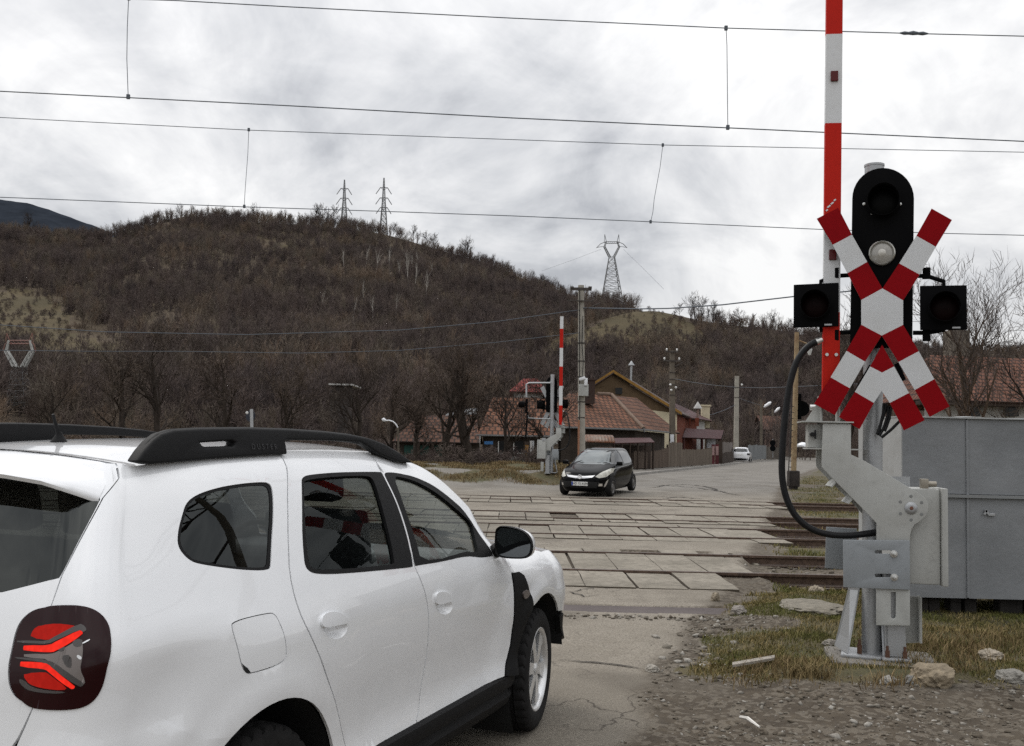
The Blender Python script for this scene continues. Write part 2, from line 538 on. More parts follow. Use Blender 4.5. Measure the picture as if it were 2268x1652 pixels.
M_REARDOOR = glass_mat('tinted_glass', (.50, .54, .53), .50)
M_BLACKPL = simple('black_plastic', (.008, .008, .0085), .6, 0, .2, 30, .15, 250, spec=.15)
M_GLOSSBLK = simple('gloss_black', (.012, .012, .013), .28, 0, .1, 10, coat=.3)
M_TYRE = simple('tyre_rubber', (.013, .0125, .0125), .85, 0, .35, 25, .2, 120, spec=.2)
M_DARK = simple('dark_cavity', (.008, .008, .008), .9)
def mat_rim():
    t = NT('alloy_silver'); v = t.coord('Object')
    d = t.ramp(t.noise(v, 14, 5, .65), [(.4, 0.), (.75, 1.)])
    t.bsdf(t.mix(d, (.80, .81, .82), (.58, .56, .53)), .34, .55, None, .3); return t.m
M_RIM = mat_rim()
M_SEAT = simple('seat_fabric', (.085, .085, .09), .9, 0, .3, 40, .2, 300)
M_TRIMGREY = simple('interior_grey', (.17, .17, .175), .7)
M_LINER = simple('head_lining', (.45, .44, .42), .9)

suv = thing('suv', 'white SUV with black roof rails waiting at the crossing, rear and right side towards us', 'car')
suv.matrix_world = SUV_M

Z1 = lambda L: [(x * .464, 885.9 + y * .464) for x, y in L]
Z2 = lambda L: [(553.7 + .4639 * x, 885.9 + .4639 * y) for x, y in L]
Z5 = lambda L: [(636.8 + .25634 * x, 1041 + .25634 * y) for x, y in L]
Z6 = lambda L: [(.22928 * x, 1273.5 + .22928 * y) for x, y in L]
# shut lines
Cl = smoothline(uvs(Z2([(175, 320), (178, 450), (181, 560), (185, 700), (190, 830), (215, 950), (250, 1050), (300, 1150), (370, 1330), (420, 1480), (455, 1648)])), 1)
Bl = smoothline(uvs(Z2([(612, 320), (625, 345), (652, 412), (690, 500), (735, 620), (770, 740), (786, 797), (830, 900), (850, 990), (853, 1100), (840, 1250), (815, 1370), (810, 1460), (795, 1528)])), 1)
Dl = smoothline(uvs(Z2([(1225, 752), (1245, 820), (1260, 900), (1261, 1000), (1255, 1080), (1240, 1200), (1215, 1312)])), 1)
vs_bot = uvs(Z2([(640, 1620), (795, 1536), (1000, 1432), (1195, 1330)]))
def sillv(u):
    return uv_xz(surf(u, .1).x, .425).y
Cl = [Vector((Cl[0].x, 1.0))] + Cl; Bl = [Vector((Bl[0].x - .012, 1.0))] + Bl
Cl.append(Vector((Cl[-1].x - .008, sillv(Cl[-1].x)))); Bl.append(Vector((Bl[-1].x, sillv(Bl[-1].x)))); 
Dl[-1].y = sillv(Dl[-1].x)
uD = uv_xz(2.06, 1.15).x
E = .0011   # half of a shut gap
def shift(L, d): return [Vector((p.x + d, p.y)) for p in L]
rd_black = roundpoly(uvs(Z5([(118, 100), (130, 62), (175, 42), (400, 22), (600, 17), (735, 15), (805, 18), (812, 20), (850, 97), (905, 205), (957, 332), (1006, 480), (1046, 630), (1083, 825), (1078, 838), (985, 850), (700, 878), (450, 897), (280, 900), (200, 885), (150, 835), (138, 700), (125, 400)])), 2)
rd_glass = roundpoly(uvs(Z5([(137, 120), (148, 90), (250, 72), (400, 58), (560, 50), (695, 50), (735, 75), (765, 150), (825, 350), (880, 560), (925, 790), (915, 815), (600, 848), (350, 860), (230, 860), (185, 820), (160, 600), (142, 300)])), 2)
fd_black = roundpoly(uvs(Z5([(828, 24), (890, 20), (960, 28), (1100, 62), (1250, 130), (1400, 240), (1550, 372), (1680, 492), (1790, 600), (1800, 650), (1795, 735), (1740, 755), (1650, 765), (1400, 795), (1110, 831), (1096, 822), (1060, 630), (1020, 480), (970, 330), (915, 200), (862, 95)])), 2)
fd_glass = roundpoly(uvs(Z5([(912, 55), (1000, 64), (1120, 105), (1250, 175), (1400, 290), (1500, 375), (1590, 460), (1615, 560), (1640, 665), (1650, 725), (1400, 765), (1155, 792), (1105, 600), (1050, 430), (980, 240)])), 1)
q_glass = roundpoly(uvs(Z1([(885, 495), (925, 458), (1000, 428), (1100, 405), (1240, 390), (1292, 395), (1305, 450), (1305, 600), (1297, 780), (1285, 815), (1150, 812), (960, 786), (900, 765), (846, 700), (850, 620), (868, 555)])), 2)
fuel = roundpoly(uvs(Z1([(1108, 1090), (1112, 1058), (1280, 1018), (1312, 1022), (1340, 1080), (1352, 1110), (1366, 1190), (1360, 1250), (1195, 1306), (1168, 1292), (1150, 1250), (1125, 1140)])), 2)
tail = roundpoly(uvs(Z6([(100, 1000), (112, 800), (150, 620), (200, 470), (290, 370), (400, 318), (500, 298), (650, 292), (780, 298), (890, 325), (985, 385), (1048, 480), (1066, 580), (1045, 830), (1010, 1000), (970, 1120), (900, 1220), (800, 1280), (650, 1303), (400, 1297), (280, 1270), (180, 1195), (120, 1100)])), 2)
seam = uvs([(264, 1060), (229.7, 1102), (185, 1185), (138.7, 1273.5), (114.6, 1340), (71, 1568), (66.5, 1617), (56, 1645)])
if __name__ == '__main__' and globals().get('DEBUG'):
    for nm, L in (('C', Cl), ('B', Bl), ('D', Dl), ('sill', vs_bot), ('seam', seam), ('tail', tail[::8]), ('q', q_glass[::8]), ('fuel', fuel[::8])):
        print(nm, [tuple(round(c, 3) for c in (*p, *surf(*p))) for p in L])
def arch(cx, a0, a1, n=26):
    return [uv_xz(cx + ARCH * math.cos(R(a)), AXZ + ARCH * math.sin(R(a))) for a in [lerp(a0, a1, i / n) for i in range(n + 1)]]
def vz(u, z):
    lo, hi = 0.0, 1.0
    for _ in range(30):
        m = (lo + hi) / 2
        if surf(u, m).z < z: lo = m
        else: hi = m
    return lo
def at_v1(u): return Vector((u, 1.0))
def V2(u, v): return Vector((u, v))
bump_line = smoothline(uvs(Z1([(484, 1383), (560, 1402), (640, 1448), (780, 1520), (900, 1590), (975, 1632)])), 1)
it = min(range(len(tail)), key=lambda i: (tail[i] - seam[4]).length)             # tail outline under the seam, above
ib = min(range(len(tail)), key=lambda i: (tail[i] - bump_line[0]).length)
ie = min(range(len(tail)), key=lambda i: (tail[i] - seam[5]).length)
def tl(i, j): 
    n = len(tail); out = []; k = i
    while True:
        out.append(tail[k]); 
        if k == j: break
        k = (k + 1) % n
    return out
ra = arch(0, 10, 170)
br = min(range(len(ra)), key=lambda i: (ra[i] - bump_line[-1]).length)
quarter = [V2(Cl[0].x + E, 1), V2(2.0, 1)] + [V2(2.13, 1.0)] + seam[:4] + tl(it, ib) + bump_line[1:-1] + ra[br::-1] + shift(Cl, E)[::-1][:-1]
quarter = [V2(p.x, p.y) for p in quarter]
zlow = .30
uarch_r = ra[-1]
bumper = tl(ib, ie) + [V2(3.0, vz(3.0, .80)), V2(3.4, vz(3.4, .74)), V2(4, vz(4, .74)), V2(4, vz(4, .36)), V2(3, vz(3, .36)), V2(2.5, vz(2.5, .36)), uv_xz(-ARCH + .005, .36)] + ra[::-1][:len(ra) - br] + bump_line[::-1][1:-1]
seamH = shift(seam, 2 * E * 6)
hatch = [V2(2.16, 1.0), V2(4, 1.0), V2(4, vz(4, .75)), V2(3.4, vz(3.4, .75)), V2(3.02, vz(3.02, .81))] + [V2(p.x + .012, p.y) for p in tl(ie, it)] + [V2(p.x + .02, p.y) for p in seam[:4]][::-1]
rg = uvs([(222, 1106), (205, 1140), (190, 1168), (160, 1226), (136, 1272), (131, 1280), (110, 1285), (60, 1298), (4, 1312)])
rear_glass = rg + [V2(4, rg[-1].y - .01), V2(4, .985), V2(3.3, .985), V2(2.75, .965), V2(2.5, .955)]
rdoor = shift(Cl, -E)[:] + [V2(lerp(Cl[-1].x, Bl[-1].x, t), sillv(lerp(Cl[-1].x, Bl[-1].x, t))) for t in (.2, .4, .6, .8)] + shift(Bl, E)[::-1]
ud = Dl[0].x
fdoor = shift(Bl, -E) + [V2(lerp(Bl[-1].x, Dl[-1].x, t), sillv(lerp(Bl[-1].x, Dl[-1].x, t))) for t in (.2, .4, .6, .8)] + shift(Dl, E)[::-1] + [V2(ud + E, 1.0)]
fa = arch(WB, 10, 172)
vent_top = uvs(Z2([(1247, 822), (1282, 820), (1306, 836), (1322, 872), (1345, 940), (1352, 985)]))
k0 = min(range(len(fa)), key=lambda i: (fa[i] - vent_top[-1]).length)
iD = min(range(len(Dl)), key=lambda i: (Dl[i] - vent_top[0]).length)
kf = min(range(len(fa) // 3), key=lambda i: abs(surf(*fa[i]).z - .585))
fender = [V2(ud - E, 1.0)] + [V2(p.x - E, p.y) for p in Dl[:iD]] + vent_top + fa[k0 - 1:kf:-1][:] + [V2(.75, vz(.75, .585)), V2(.55, vz(.55, .585)), V2(.3, vz(.3, .58)), V2(.05, vz(.05, .58)), V2(.05, 1)]
vent = [V2(p.x - E, p.y) for p in [vent_top[0]] + Dl[iD + 1:]] + [V2(p.x, p.y) for p in fa[:k0:-1]] + vent_top[::-1][:-1]
lowfront = fa[kf:1:-1] + [uv_xz(WB + ARCH + .01, .46), V2(.8, vz(.8, .43)), V2(.5, vz(.5, .36)), V2(.05, vz(.05, .34)), V2(.05, vz(.05, .57)), V2(.55, vz(.55, .58)), V2(.75, vz(.75, .58))]
def grow(P, k):
    c = sum(P, Vector((0, 0))) / len(P); return [c + (p - c) * k for p in P]
def xyz(P): return P
handles = {'rear': (Z2([(330, 1062), (338, 1030), (368, 1012), (410, 1013), (440, 1028), (460, 1052), (466, 1064), (400, 1078), (344, 1090)]),
                    Z2([(343, 1093), (400, 1080), (467, 1066), (466, 1100), (445, 1130), (412, 1144), (380, 1136), (356, 1112)])),
           'front': (Z2([(880, 950), (881, 926), (898, 915), (925, 914), (945, 925), (960, 950), (963, 960), (925, 970), (886, 979)]),
                     Z2([(886, 982), (925, 973), (965, 963), (969, 990), (955, 1016), (932, 1026), (908, 1020), (892, 1004)]))}
M_TAILBODY = simple('tail_lamp_dark_red', (.016, .0010, .002), .22, coat=.22, spec=.15)
M_TAILSIL = simple('tail_lamp_silver', (.20, .175, .165), .4, .4, coat=.1)
M_TAILGREY = simple('tail_lamp_trim', (.055, .048, .046), .4, coat=.2)
def emit_mat(name, col, base, st):
    t = NT(name); n1 = t.noise(t.coord('Object'), 60, 3)
    b = t.bsdf(base, .5, coat=0, spec=.06)
    c = t.mix(t.ramp(n1, [(.4, 0.), (.7, 1.)]), tuple(x * .75 for x in col), col)
    t.l(c, b.inputs['Emission Color']); b.inputs['Emission Strength'].default_value = st; return t.m
M_REDBAR = emit_mat('tail_lamp_lit_bar', (1.0, .03, .015), (.12, .004, .004), .8)
M_REDBLK = emit_mat('tail_lamp_lit_block', (.75, .03, .015), (.20, .003, .003), .30)
body_r = panel('rear_quarter', quarter, [q_glass, grow(fuel, 1.035)], M_PAINT, suv)
panel('rear_bumper', bumper, [], M_PAINT, suv)
hatch_o = panel('tailgate', hatch, [rear_glass], M_PAINT, suv)
panel('fuel_flap', fuel, [], M_PAINT, suv)
panel('window', q_glass, [], M_PRIV, suv, off=-.006, lip=0)
def ring(P, k): return grow(P, k)
panel('window_seal', grow(q_glass, 1.0), [grow(q_glass, .93)], M_BLACKPL, suv, off=-.004, lip=.004, step=(.007, .02))
for nm, poly, blk, gl, gmat, hk in (('rear_door', rdoor, rd_black, rd_glass, M_REARDOOR, 'rear'), ('front_door', fdoor, fd_black, fd_glass, M_GLASS, 'front')):
    flap, rec = [roundpoly(uvs(h), 2) for h in handles[hk]]
    d = panel(nm, poly, [blk, rec], M_PAINT, suv)
    panel('window_frame', blk, [gl], M_BLACKPL, d, off=.001, lip=.02, step=(.006, .02))
    panel('window', gl, [], gmat, d, off=-.012, lip=0)
    c = sum(rec, Vector((0, 0))) / len(rec)
    # handle: scooped recess below a flap
    bm = bmesh.new(); nr = 6; rings = []
    rec2 = seg(rec)
    for k in range(nr + 1):
        t = k / nr; rr = []
        for p in rec2:
            q = p.lerp(c, t * .999 if k < nr else 1); s = surf(q.x, q.y); n = surf_n(q.x, q.y)
            s = s - n * .034 * math.sin(t * math.pi / 2); rr.append(bm.verts.new((s.x, -s.y, s.z)))
        rings.append(rr)
    for A, B in zip(rings, rings[1:]):
        for k in range(len(A)):
            try: bm.faces.new((A[k], A[(k + 1) % len(A)], B[(k + 1) % len(A)], B[k])).smooth = True
            except ValueError: pass
    bmesh.ops.recalc_face_normals(bm, faces=bm.faces[:])
    hr = obj('handle_recess', bm, M_PAINT, d)
    panel('handle', flap, [], M_PAINT, d, off=.011, lip=.013, step=(.006, .012))
panel('fender', fender, [], M_PAINT, suv)
panel('fender_vent', vent, [], M_BLACKPL, suv, off=.004, lip=.03)
panel('front_bumper_cladding', lowfront, [], M_BLACKPL, suv, off=.002, lip=.03)
vt = panel('side_repeater', roundpoly(uvs(Z2([(1296, 915), (1322, 903), (1331, 925), (1314, 948), (1300, 946)])), 1), [], M_TAILSIL, suv, off=.012, lip=.012)
tail_o = panel('tail_light', tail, [], M_TAILBODY, suv, off=.004, lip=.02, step=(.006, .02))
def lamp(name, pts, mat, off, rounds=1):
    P = uvs(Z6(pts)); P = roundpoly(P, rounds) if rounds else P
    return panel(name, P, [], mat, tail_o, off=off, lip=.002, step=(.01, .02))
lamp('lamp_block', [(300, 612), (330, 530), (400, 485), (560, 470), (700, 488), (745, 505), (560, 600), (480, 632)], M_REDBLK, .0055)
lamp('lamp_trim', [(175, 632), (470, 640), (540, 595), (770, 470), (820, 498), (838, 535), (805, 560), (770, 530), (560, 630), (480, 668), (180, 657)], M_TAILGREY, .006)
lamp('lamp_bar', [(240, 705), (250, 680), (500, 680), (560, 642), (765, 538), (800, 552), (798, 580), (540, 742), (490, 748), (245, 735)], M_REDBAR, .0075)
lamp('lamp_reflector', [(245, 758), (500, 765), (560, 745), (790, 608), (802, 700), (792, 820), (775, 905), (825, 1020), (805, 1062), (720, 1000), (490, 812), (245, 798)], M_TAILSIL, .006)
lamp('lamp_trim', [(140, 788), (490, 820), (600, 890), (800, 1030), (808, 1062), (765, 1078), (480, 852), (200, 815)], M_TAILGREY, .007)
lamp('lamp_bar', [(213, 850), (222, 833), (455, 848), (505, 880), (727, 1064), (720, 1092), (688, 1098), (480, 925), (430, 905), (213, 890)], M_REDBAR, .0075)
lamp('lamp_block', [(245, 945), (440, 935), (482, 955), (655, 1085), (620, 1112), (400, 1088), (290, 1050), (248, 1000)], M_REDBLK, .0055)
lamp('lamp_trim', [(196, 1000), (240, 1012), (290, 1066), (400, 1103), (645, 1122), (600, 1142), (380, 1132), (260, 1102), (208, 1050)], M_TAILGREY, .006)
for mt, P_ in ((M_TAILGREY, [(600, 780), (690, 770), (700, 900), (640, 880)]), (M_TAILGREY, [(560, 700), (620, 660), (640, 720), (590, 750)]), (M_RIM, [(755, 768), (796, 795), (778, 822), (740, 790)]), (M_RIM, [(795, 660), (865, 622), (868, 634), (800, 672)]), (M_TAILGREY, [(700, 640), (790, 615), (795, 690), (720, 700)])): lamp('lamp_painted_shading', P_, mt, .0068)  # small overlay patches painting highlights and darker facets onto the flat lens
panel('flap_notch', uvs(Z1([(1152, 1254), (1165, 1268), (1182, 1280), (1197, 1303), (1180, 1303), (1164, 1288)])), [], M_DARK, suv, off=.0015, lip=0)
# far flank: same shapes mirrored
lb = panel('side_panel', [V2(2.13, 1), V2(2.9, .9), V2(2.9, .1), V2(ra[-1].x + .005, ra[-1].y)] + ra[::-1] + [V2(ra[0].x - .003, ra[0].y - .05), V2(fa[-1].x + .003, fa[-1].y - .05)] + fa[::-1] + [V2(.7, .15), V2(.05, .3), V2(.05, 1)], [q_glass, rd_black, fd_black], M_PAINT, suv, side=1, step=(.03, .07))
panel('window', q_glass, [], M_PRIV, lb, side=1, off=-.006, lip=0, step=(.03, .07))
panel('window', rd_black, [], M_REARDOOR, lb, side=1, off=-.006, lip=0, step=(.03, .07))
panel('window', fd_black, [], M_GLASS, lb, side=1, off=-.006, lip=0, step=(.03, .07))
panel('rear_window', rear_glass, [], M_PRIV, hatch_o, off=-.004, lip=0)
panel('rear_window', rear_glass, [], M_PRIV, hatch_o, side=1, off=-.004, lip=0)
panel('tailgate', [V2(2.16, 1.0), V2(4, 1.0), V2(4, vz(4, .75)), V2(2.9, vz(2.9, .75))], [rear_glass], M_PAINT, hatch_o, side=1)
panel('rear_bumper', [V2(2.9, vz(2.9, .74)), V2(4, vz(4, .74)), V2(4, vz(4, .36)), V2(2.9, vz(2.9, .36))], [], M_PAINT, hatch_o, side=1)
# roof, windscreen, bonnet: lofts across the car between the two v = 1 edges
def across(name, us, mat, crown, bow, n=17, drop=0.0):
    mb = MB(); P = []
    for k, u in enumerate(us):
        e = surf(u, 1.0); cr = crown(u) if callable(crown) else crown; bw = bow(u) if callable(bow) else bow
        row = []
        for j in range(n):
            q = -1 + 2 * j / (n - 1); h = 1 - abs(q) ** 2.2
            row.append((e.x + bw * h, e.y * q, e.z + cr * h - drop))
        P.append(row)
    mb.grid(P)
    o = mb.build(name, mat, suv); 
    o.data.polygons.foreach_set('use_smooth', [True] * len(o.data.polygons))
    if o.data.polygons[0].normal.z < 0: o.data.flip_normals()
    return o
uA = u_of_x(1.33, 1.0); uC2 = u_of_x(2.17, 1.0)
roof = across('roof', [lerp(uA, 2.0, i / 24) for i in range(25)] + [2.05, 2.1, 2.14], M_PAINT, lambda u: .030 * smoothstep(1.40, 1.55, u) + .006, lambda u: .05 * smoothstep(1.6, 1.47, u) - .05 * smoothstep(1.85, 2.1, u))
across('windscreen', [lerp(uC2, uA, i / 14) for i in range(15)], M_GLASS, lambda u: .02, lambda u: .05 + .10 * smoothstep(uA, uC2, u), drop=.004)
across('bonnet', [lerp(.02, uC2, i / 26) for i in range(27)], M_PAINT, lambda u: .055 * smoothstep(.1, .9, u), lambda u: .15 * smoothstep(.95, 1.24, u))
# spoiler over the tailgate glass
mb = MB(); P = []
edge = [(0, -.675, 1.540), (.2, -.672, 1.538), (.38, -.655, 1.530), (.5, -.632, 1.515), (.57, -.585, 1.488), (.615, -.52, 1.459)]
full = [(-a, b, c) for a, b, c in edge[:0:-1]] + edge
top = []
for y, x, z in full:
    q = y / .615; u = 2.12; e = surf(u, 1)
    h = 1 - abs(q) ** 2.2
    top.append((e.x - .05 * h + .012, e.y * q * 1.0, e.z + .036 * h - .002))
rows = []
for t in (0, .3, .6, .85, .97):
    rows.append([(lerp(a[0], b[1], t), lerp(a[1], b[0], t), lerp(a[2], b[2], t) + .012 * math.sin(t * math.pi)) for a, b in zip(top, full)])
rows.append([(b[1] - .004, b[0], b[2] - .008) for b in full])
rows.append([(b[1] + .003, b[0], b[2] - .02) for b in full])
rows.append([(b[1] + .11, b[0] * .99, b[2] - .012) for b in full])
mb.grid(rows); sp = mb.build('spoiler', M_PAINT, hatch_o, smooth=50)
# sill, undertray, wheel wells
mb = MB()
prof = [(.80, .43), (.872, .432), (.898, .415), (.902, .385), (.893, .352), (.868, .338), (.872, .325), (.884, .30), (.872, .262), (.83, .225), (.70, .215)]
for s in (-1, 1):
    mb.grid([[(x, s * (w + d), z) for w, z in prof] for x, d in ((.40, -.012), (.44, 0), (.8, 0), (1.3, 0), (1.8, 0), (2.2, 0), (2.26, -.012))])
mb.build('sill_cladding', M_BLACKPL, suv, smooth=40)
mb = MB()
mb.box((1.25, 0, .52), (3.9, 1.16, .56)); mb.box((1.33, 0, .42), (1.75, 1.62, .34))
mb.build('underbody', M_DARK, suv)
for cx in (0, WB):
    for s in (-1, 1):
        mb = MB(); mb.grid([[(cx + (ARCH + .012) * math.cos(R(a)), s * y, AXZ + (ARCH + .012) * math.sin(R(a))) for y in (.5, .60, .70, .80, .872)] for a in range(8, 221, 10)]); mb.build('wheel_well', M_DARK, suv)
# wheels
def wheel_meshes():
    A = MB(); N = 132
    prof = [(.222, .085, 0), (.232, .098, 0), (.25, .106, 0), (.285, .110, 0), (.312, .106, 0), (.328, .097, 1), (.339, .086, 2), (.344, .072, 2), (.3455, .045, 2), (.3455, .040, 0), (.336, .038, 0), (.336, .031, 0), (.3455, .029, 0),
            (.346, .012, 3), (.346, .006, 0), (.337, .004, 0), (.337, -.004, 0), (.346, -.006, 0), (.346, -.012, 3), (.3455, -.029, 0), (.336, -.031, 0), (.336, -.038, 0), (.3455, -.040, 0), (.3455, -.045, 2), (.344, -.072, 2), (.339, -.086, 2), (.328, -.097, 1), (.285, -.110, 0), (.222, -.085, 0)]
    rings = []
    for r, a, md in prof:
        rg = []
        for k in range(N):
            rr = r
            if md == 2 and k % 4 == 0: rr -= .011
            if md == 1 and k % 4 == 0: rr -= .006
            if md == 3 and k % 6 == 0: rr -= .007
            th = 2 * math.pi * (k + (a * 14 if md in (2, 3) else 0)) / N
            rg.append(A.bm.verts.new((rr * math.cos(th), a, rr * math.sin(th))))
        rings.append(rg)
    for X, Y in zip(rings, rings[1:]):
        for k in range(N): A.bm.faces.new((X[k], X[(k + 1) % N], Y[(k + 1) % N], Y[k]))
    Rm = MB(); M = Matrix.Rotation(R(-90), 4, 'X')
    Rm.lathe([(.236, .092), (.237, .099), (.231, .102), (.222, .098), (.214, .085), (.208, .05), (.200, -.02), (.196, -.09)], M, 64)
    for s in range(6):
        th = s * math.pi / 3 + .2
        c, d = math.cos(th), math.sin(th)
        pts = []
        for r, hw, a in ((.03, .026, .080), (.07, .030, .086), (.13, .033, .083), (.18, .043, .080), (.214, .058, .084)):
            pts.append((r, hw, a))
        L = []; Rr = []; 
        for dep in (0, -.022):
            row = [[], []]
            for r, hw, a in pts:
                for k, sg in enumerate((-1, 1)):
                    x, z = r, sg * hw * (1 if dep == 0 else .86)
                    row[k].append(Rm.bm.verts.new((x * c - z * d, a + dep, x * d + z * c)))
            L.append(row)
        (t0, t1), (b0, b1) = L
        for i in range(len(pts) - 1):
            for q in ((t0[i], t0[i + 1], t1[i + 1], t1[i]), (t0[i], b0[i], b0[i + 1], t0[i + 1]), (t1[i], t1[i + 1], b1[i + 1], b1[i])):
                Rm.bm.faces.new(q)
    Rm.lathe([(0.0001, .093), (.024, .093), (.031, .088), (.033, .07)], M, 24)
    D = MB(); D.lathe([(.0001, .02), (.14, .02), (.14, -.0), (.205, -.0)], M, 40)
    return A, Rm, D
A, Rm, D = wheel_meshes()
me_t = A.build('tyre', M_TYRE, smooth=50); me_r = Rm.build('rim', M_RIM, smooth=40); me_d = D.build('brake_disc', M_DARK, smooth=40)
def add_wheel(name, x, s, steer=0.0, src=None):
    w = bpy.data.objects.new(name, None); COL.objects.link(w); w.parent = suv; w.empty_display_size = .1
    w.location = (x, s * .775, AXZ); w.rotation_euler = (0, 0, (math.pi if s < 0 else 0) + steer)
    for o in (me_t, me_r, me_d):
        c = o if (o.parent is None) else o.copy()
        if c is not o: COL.objects.link(c)
        c.parent = w
    return w
for x, s, st in ((WB, -1, R(6.5)), (0, -1, 0), (WB, 1, R(6.5)), (0, 1, 0)): add_wheel('wheel', x, s, st)
# roof rails
def carplane(px, py, yl):
    d = SUV_MI.to_3x3() @ ray(px, py); c = SUV_MI @ CAM
    t = (yl - c.y) / d.y; return c + d * t
def plate(mb, outline, holes, frame, th, bev=0.0):
    """flat outline (2D) with holes, given thickness; frame maps (a, b, depth) to 3D"""
    pts = []; ed = []
    for lp in [outline] + holes:
        b = len(pts); pts += [Vector(p) for p in lp]; ed += [(b + i, b + (i + 1) % len(lp)) for i in range(len(lp))]
    ov, oe, of, *_ = delaunay_2d_cdt(pts, ed, [], 0, 1e-6)
    F = []
    for f in of:
        c = (sum(ov[k].x for k in f) / len(f), sum(ov[k].y for k in f) / len(f))
        if inpoly(c, [tuple(p) for p in outline]) and not any(inpoly(c, [tuple(p) for p in h]) for h in holes): F.append(f)
    bm = mb.bm
    T = [bm.verts.new(frame(p.x, p.y, 0)) for p in ov]; B = [bm.verts.new(frame(p.x, p.y, th)) for p in ov]
    cnt = {}; fs = []
    for f in F:
        fs.append(bm.faces.new([T[k] for k in f])); fs.append(bm.faces.new([B[k] for k in f][::-1]))
        for i in range(len(f)):
            a, b = f[i], f[(i + 1) % len(f)]
            cnt.setdefault((min(a, b), max(a, b)), []).append((a, b))
    for k, v in cnt.items():
        if len(v) == 1:
            a, b = v[0]; fs.append(bm.faces.new((T[b], T[a], B[a], B[b])))
    for f in fs: f.material_index = mb.mi
    lo = [v for v in T + B if not v.link_faces]
    bmesh.ops.delete(bm, geom=lo, context='VERTS')
    if bev:
        fset = set(fs); es = [e for e in bm.edges if len(e.link_faces) == 2 and e.link_faces[0] in fset and abs(e.link_faces[0].normal.dot(e.link_faces[1].normal)) < .5]
        for f in fs: f.normal_update()
        es = [e for e in bm.edges if len(e.link_faces) == 2 and e.link_faces[0] in fset and e.calc_face_angle(0) > .9]
        r = bmesh.ops.bevel(bm, geom=es, offset=bev, segments=3, affect='EDGES', profile=.5, clamp_overlap=True)
        for f in r['faces']: f.material_index = mb.mi
    return mb
ZR = lambda L: [(.415 * x, 913.6 + .415 * y) for x, y in L]
def railxz(L): 
    r = []
    for p in ZR(L):
        q = carplane(*p, -.60); r.append(Vector((q.x, q.z)))
    return r
rail_out = railxz([(705, 262), (760, 200), (820, 145), (870, 113), (940, 93), (1080, 85), (1340, 82), (1560, 89), (1750, 102), (1880, 117), (1970, 135), (2050, 166), (2120, 212), (2185, 268), (2100, 262), (2010, 222), (1965, 185), (1925, 158), (1750, 150), (1530, 148), (1522, 152), (1520, 222), (1400, 228), (1100, 248), (900, 266), (770, 276)])
rail_slot = railxz([(1066, 161), (1238, 151), (1255, 160), (1250, 172), (1236, 180), (1092, 184), (1075, 176)])
for s in (-1, 1):
    mb = MB(); plate(mb, rail_out, [rail_slot], lambda a, b, d: (a, s * (.612 - d - .25 * (b - 1.60)), b), .050, .011)
    top = rail_out[1:13]; mb.tube([(p.x, s * (.590 - .25 * (p.y - 1.60)), p.y - .016) for p in top], [.010, .016, .018, .019, .019, .019, .019, .019, .019, .018, .016, .010], 12)
    rl = mb.build('roof_rail', M_BLACKPL, suv, smooth=50)
    if s < 0:
        cu = bpy.data.curves.new('lettering', 'FONT'); cu.body = 'DUSTER'; cu.size = .030; cu.space_character = 1.7; cu.extrude = .0012
        tmp = bpy.data.objects.new('tmp', cu); COL.objects.link(tmp)
        dg = bpy.context.evaluated_depsgraph_get(); me = bpy.data.meshes.new_from_object(tmp.evaluated_get(dg)); bpy.data.objects.remove(tmp)
        q = railxz([(1330, 196)])[0]
        lt = obj('lettering', me, simple('lettering_grey', (.022, .022, .023), .5), rl)
        lt.matrix_parent_inverse = Matrix.Identity(4)
        lt.matrix_local = Matrix(((1, 0, 0, q.x), (0, .25, -1, -.6125 + .25 * (q.y - 1.60)), (0, 1, .25, q.y), (0, 0, 0, 1)))
# aerial
q = carplane(130, 984, 0.0)
mb = MB(); mb.lathe([(.034, -.006), (.033, .004), (.024, .018), (.013, .034), (.010, .044), (.0001, .046)], Matrix.Translation((q.x, 0, q.z)), 20)
mb.tube([(q.x - .002, 0, q.z + .036), (q.x - .016, 0, q.z + .065), (q.x - .034, 0, q.z + .108)], [.009, .007, .005], 10)
mb.build('aerial', M_BLACKPL, suv, smooth=40)
# door mirror
def mirror(s):
    c = Vector((1.965, -.985, 1.135))
    mb = MB(); rows = []
    sh = [(-.5, .30), (-.46, .48), (-.30, .54), (.05, .50), (.32, .38), (.47, .16), (.50, -.12), (.44, -.36), (.28, -.47), (-.1, -.50), (-.40, -.47), (-.5, -.30)]
    P2 = roundpoly([Vector(p) for p in sh], 1)
    for dx, k in ((-.012, .93), (-.022, .985), (0, 1.0), (.04, .97), (.08, .84), (.105, .6), (.115, .25)):
        rows.append([(c.x + dx - .06 * p.x * .22, c.y - p.x * .212 * k, c.z + p.y * .160 * k) for p in P2] )
        rows[-1].append(rows[-1][0])
    V = mb.grid(rows)
    mb.tube([(c.x + .03, c.y + .10, c.z - .05), (2.02, -.86, 1.085)], [.03, .04], 10)
    o = mb.build('door_mirror', [M_BLACKPL], suv, smooth=50)
    mb = MB(); mb.face([(c.x - .013 - .06 * p.x * .22, c.y - p.x * .192, c.z + p.y * .143) for p in P2])
    g = mb.build('mirror_glass', M_MIRROR, o)
    # painted back shell
    mb = MB(); mb.grid([[(x + .002 if i > 0 else x, c.y + (y - c.y) * 1.012, c.z + (z - c.z) * 1.012) for x, y, z in r] for i, r in enumerate(rows[2:6])])
    mb.build('mirror_cap', M_PAINT, o, smooth=50)
    return o
t = NT('mirror_silver'); t.bsdf((.13, .14, .145), .03, 1.0); M_MIRROR = t.m
mo = mirror(-1)
lm = mo.copy(); COL.objects.link(lm); lm.scale = (1, -1, 1)
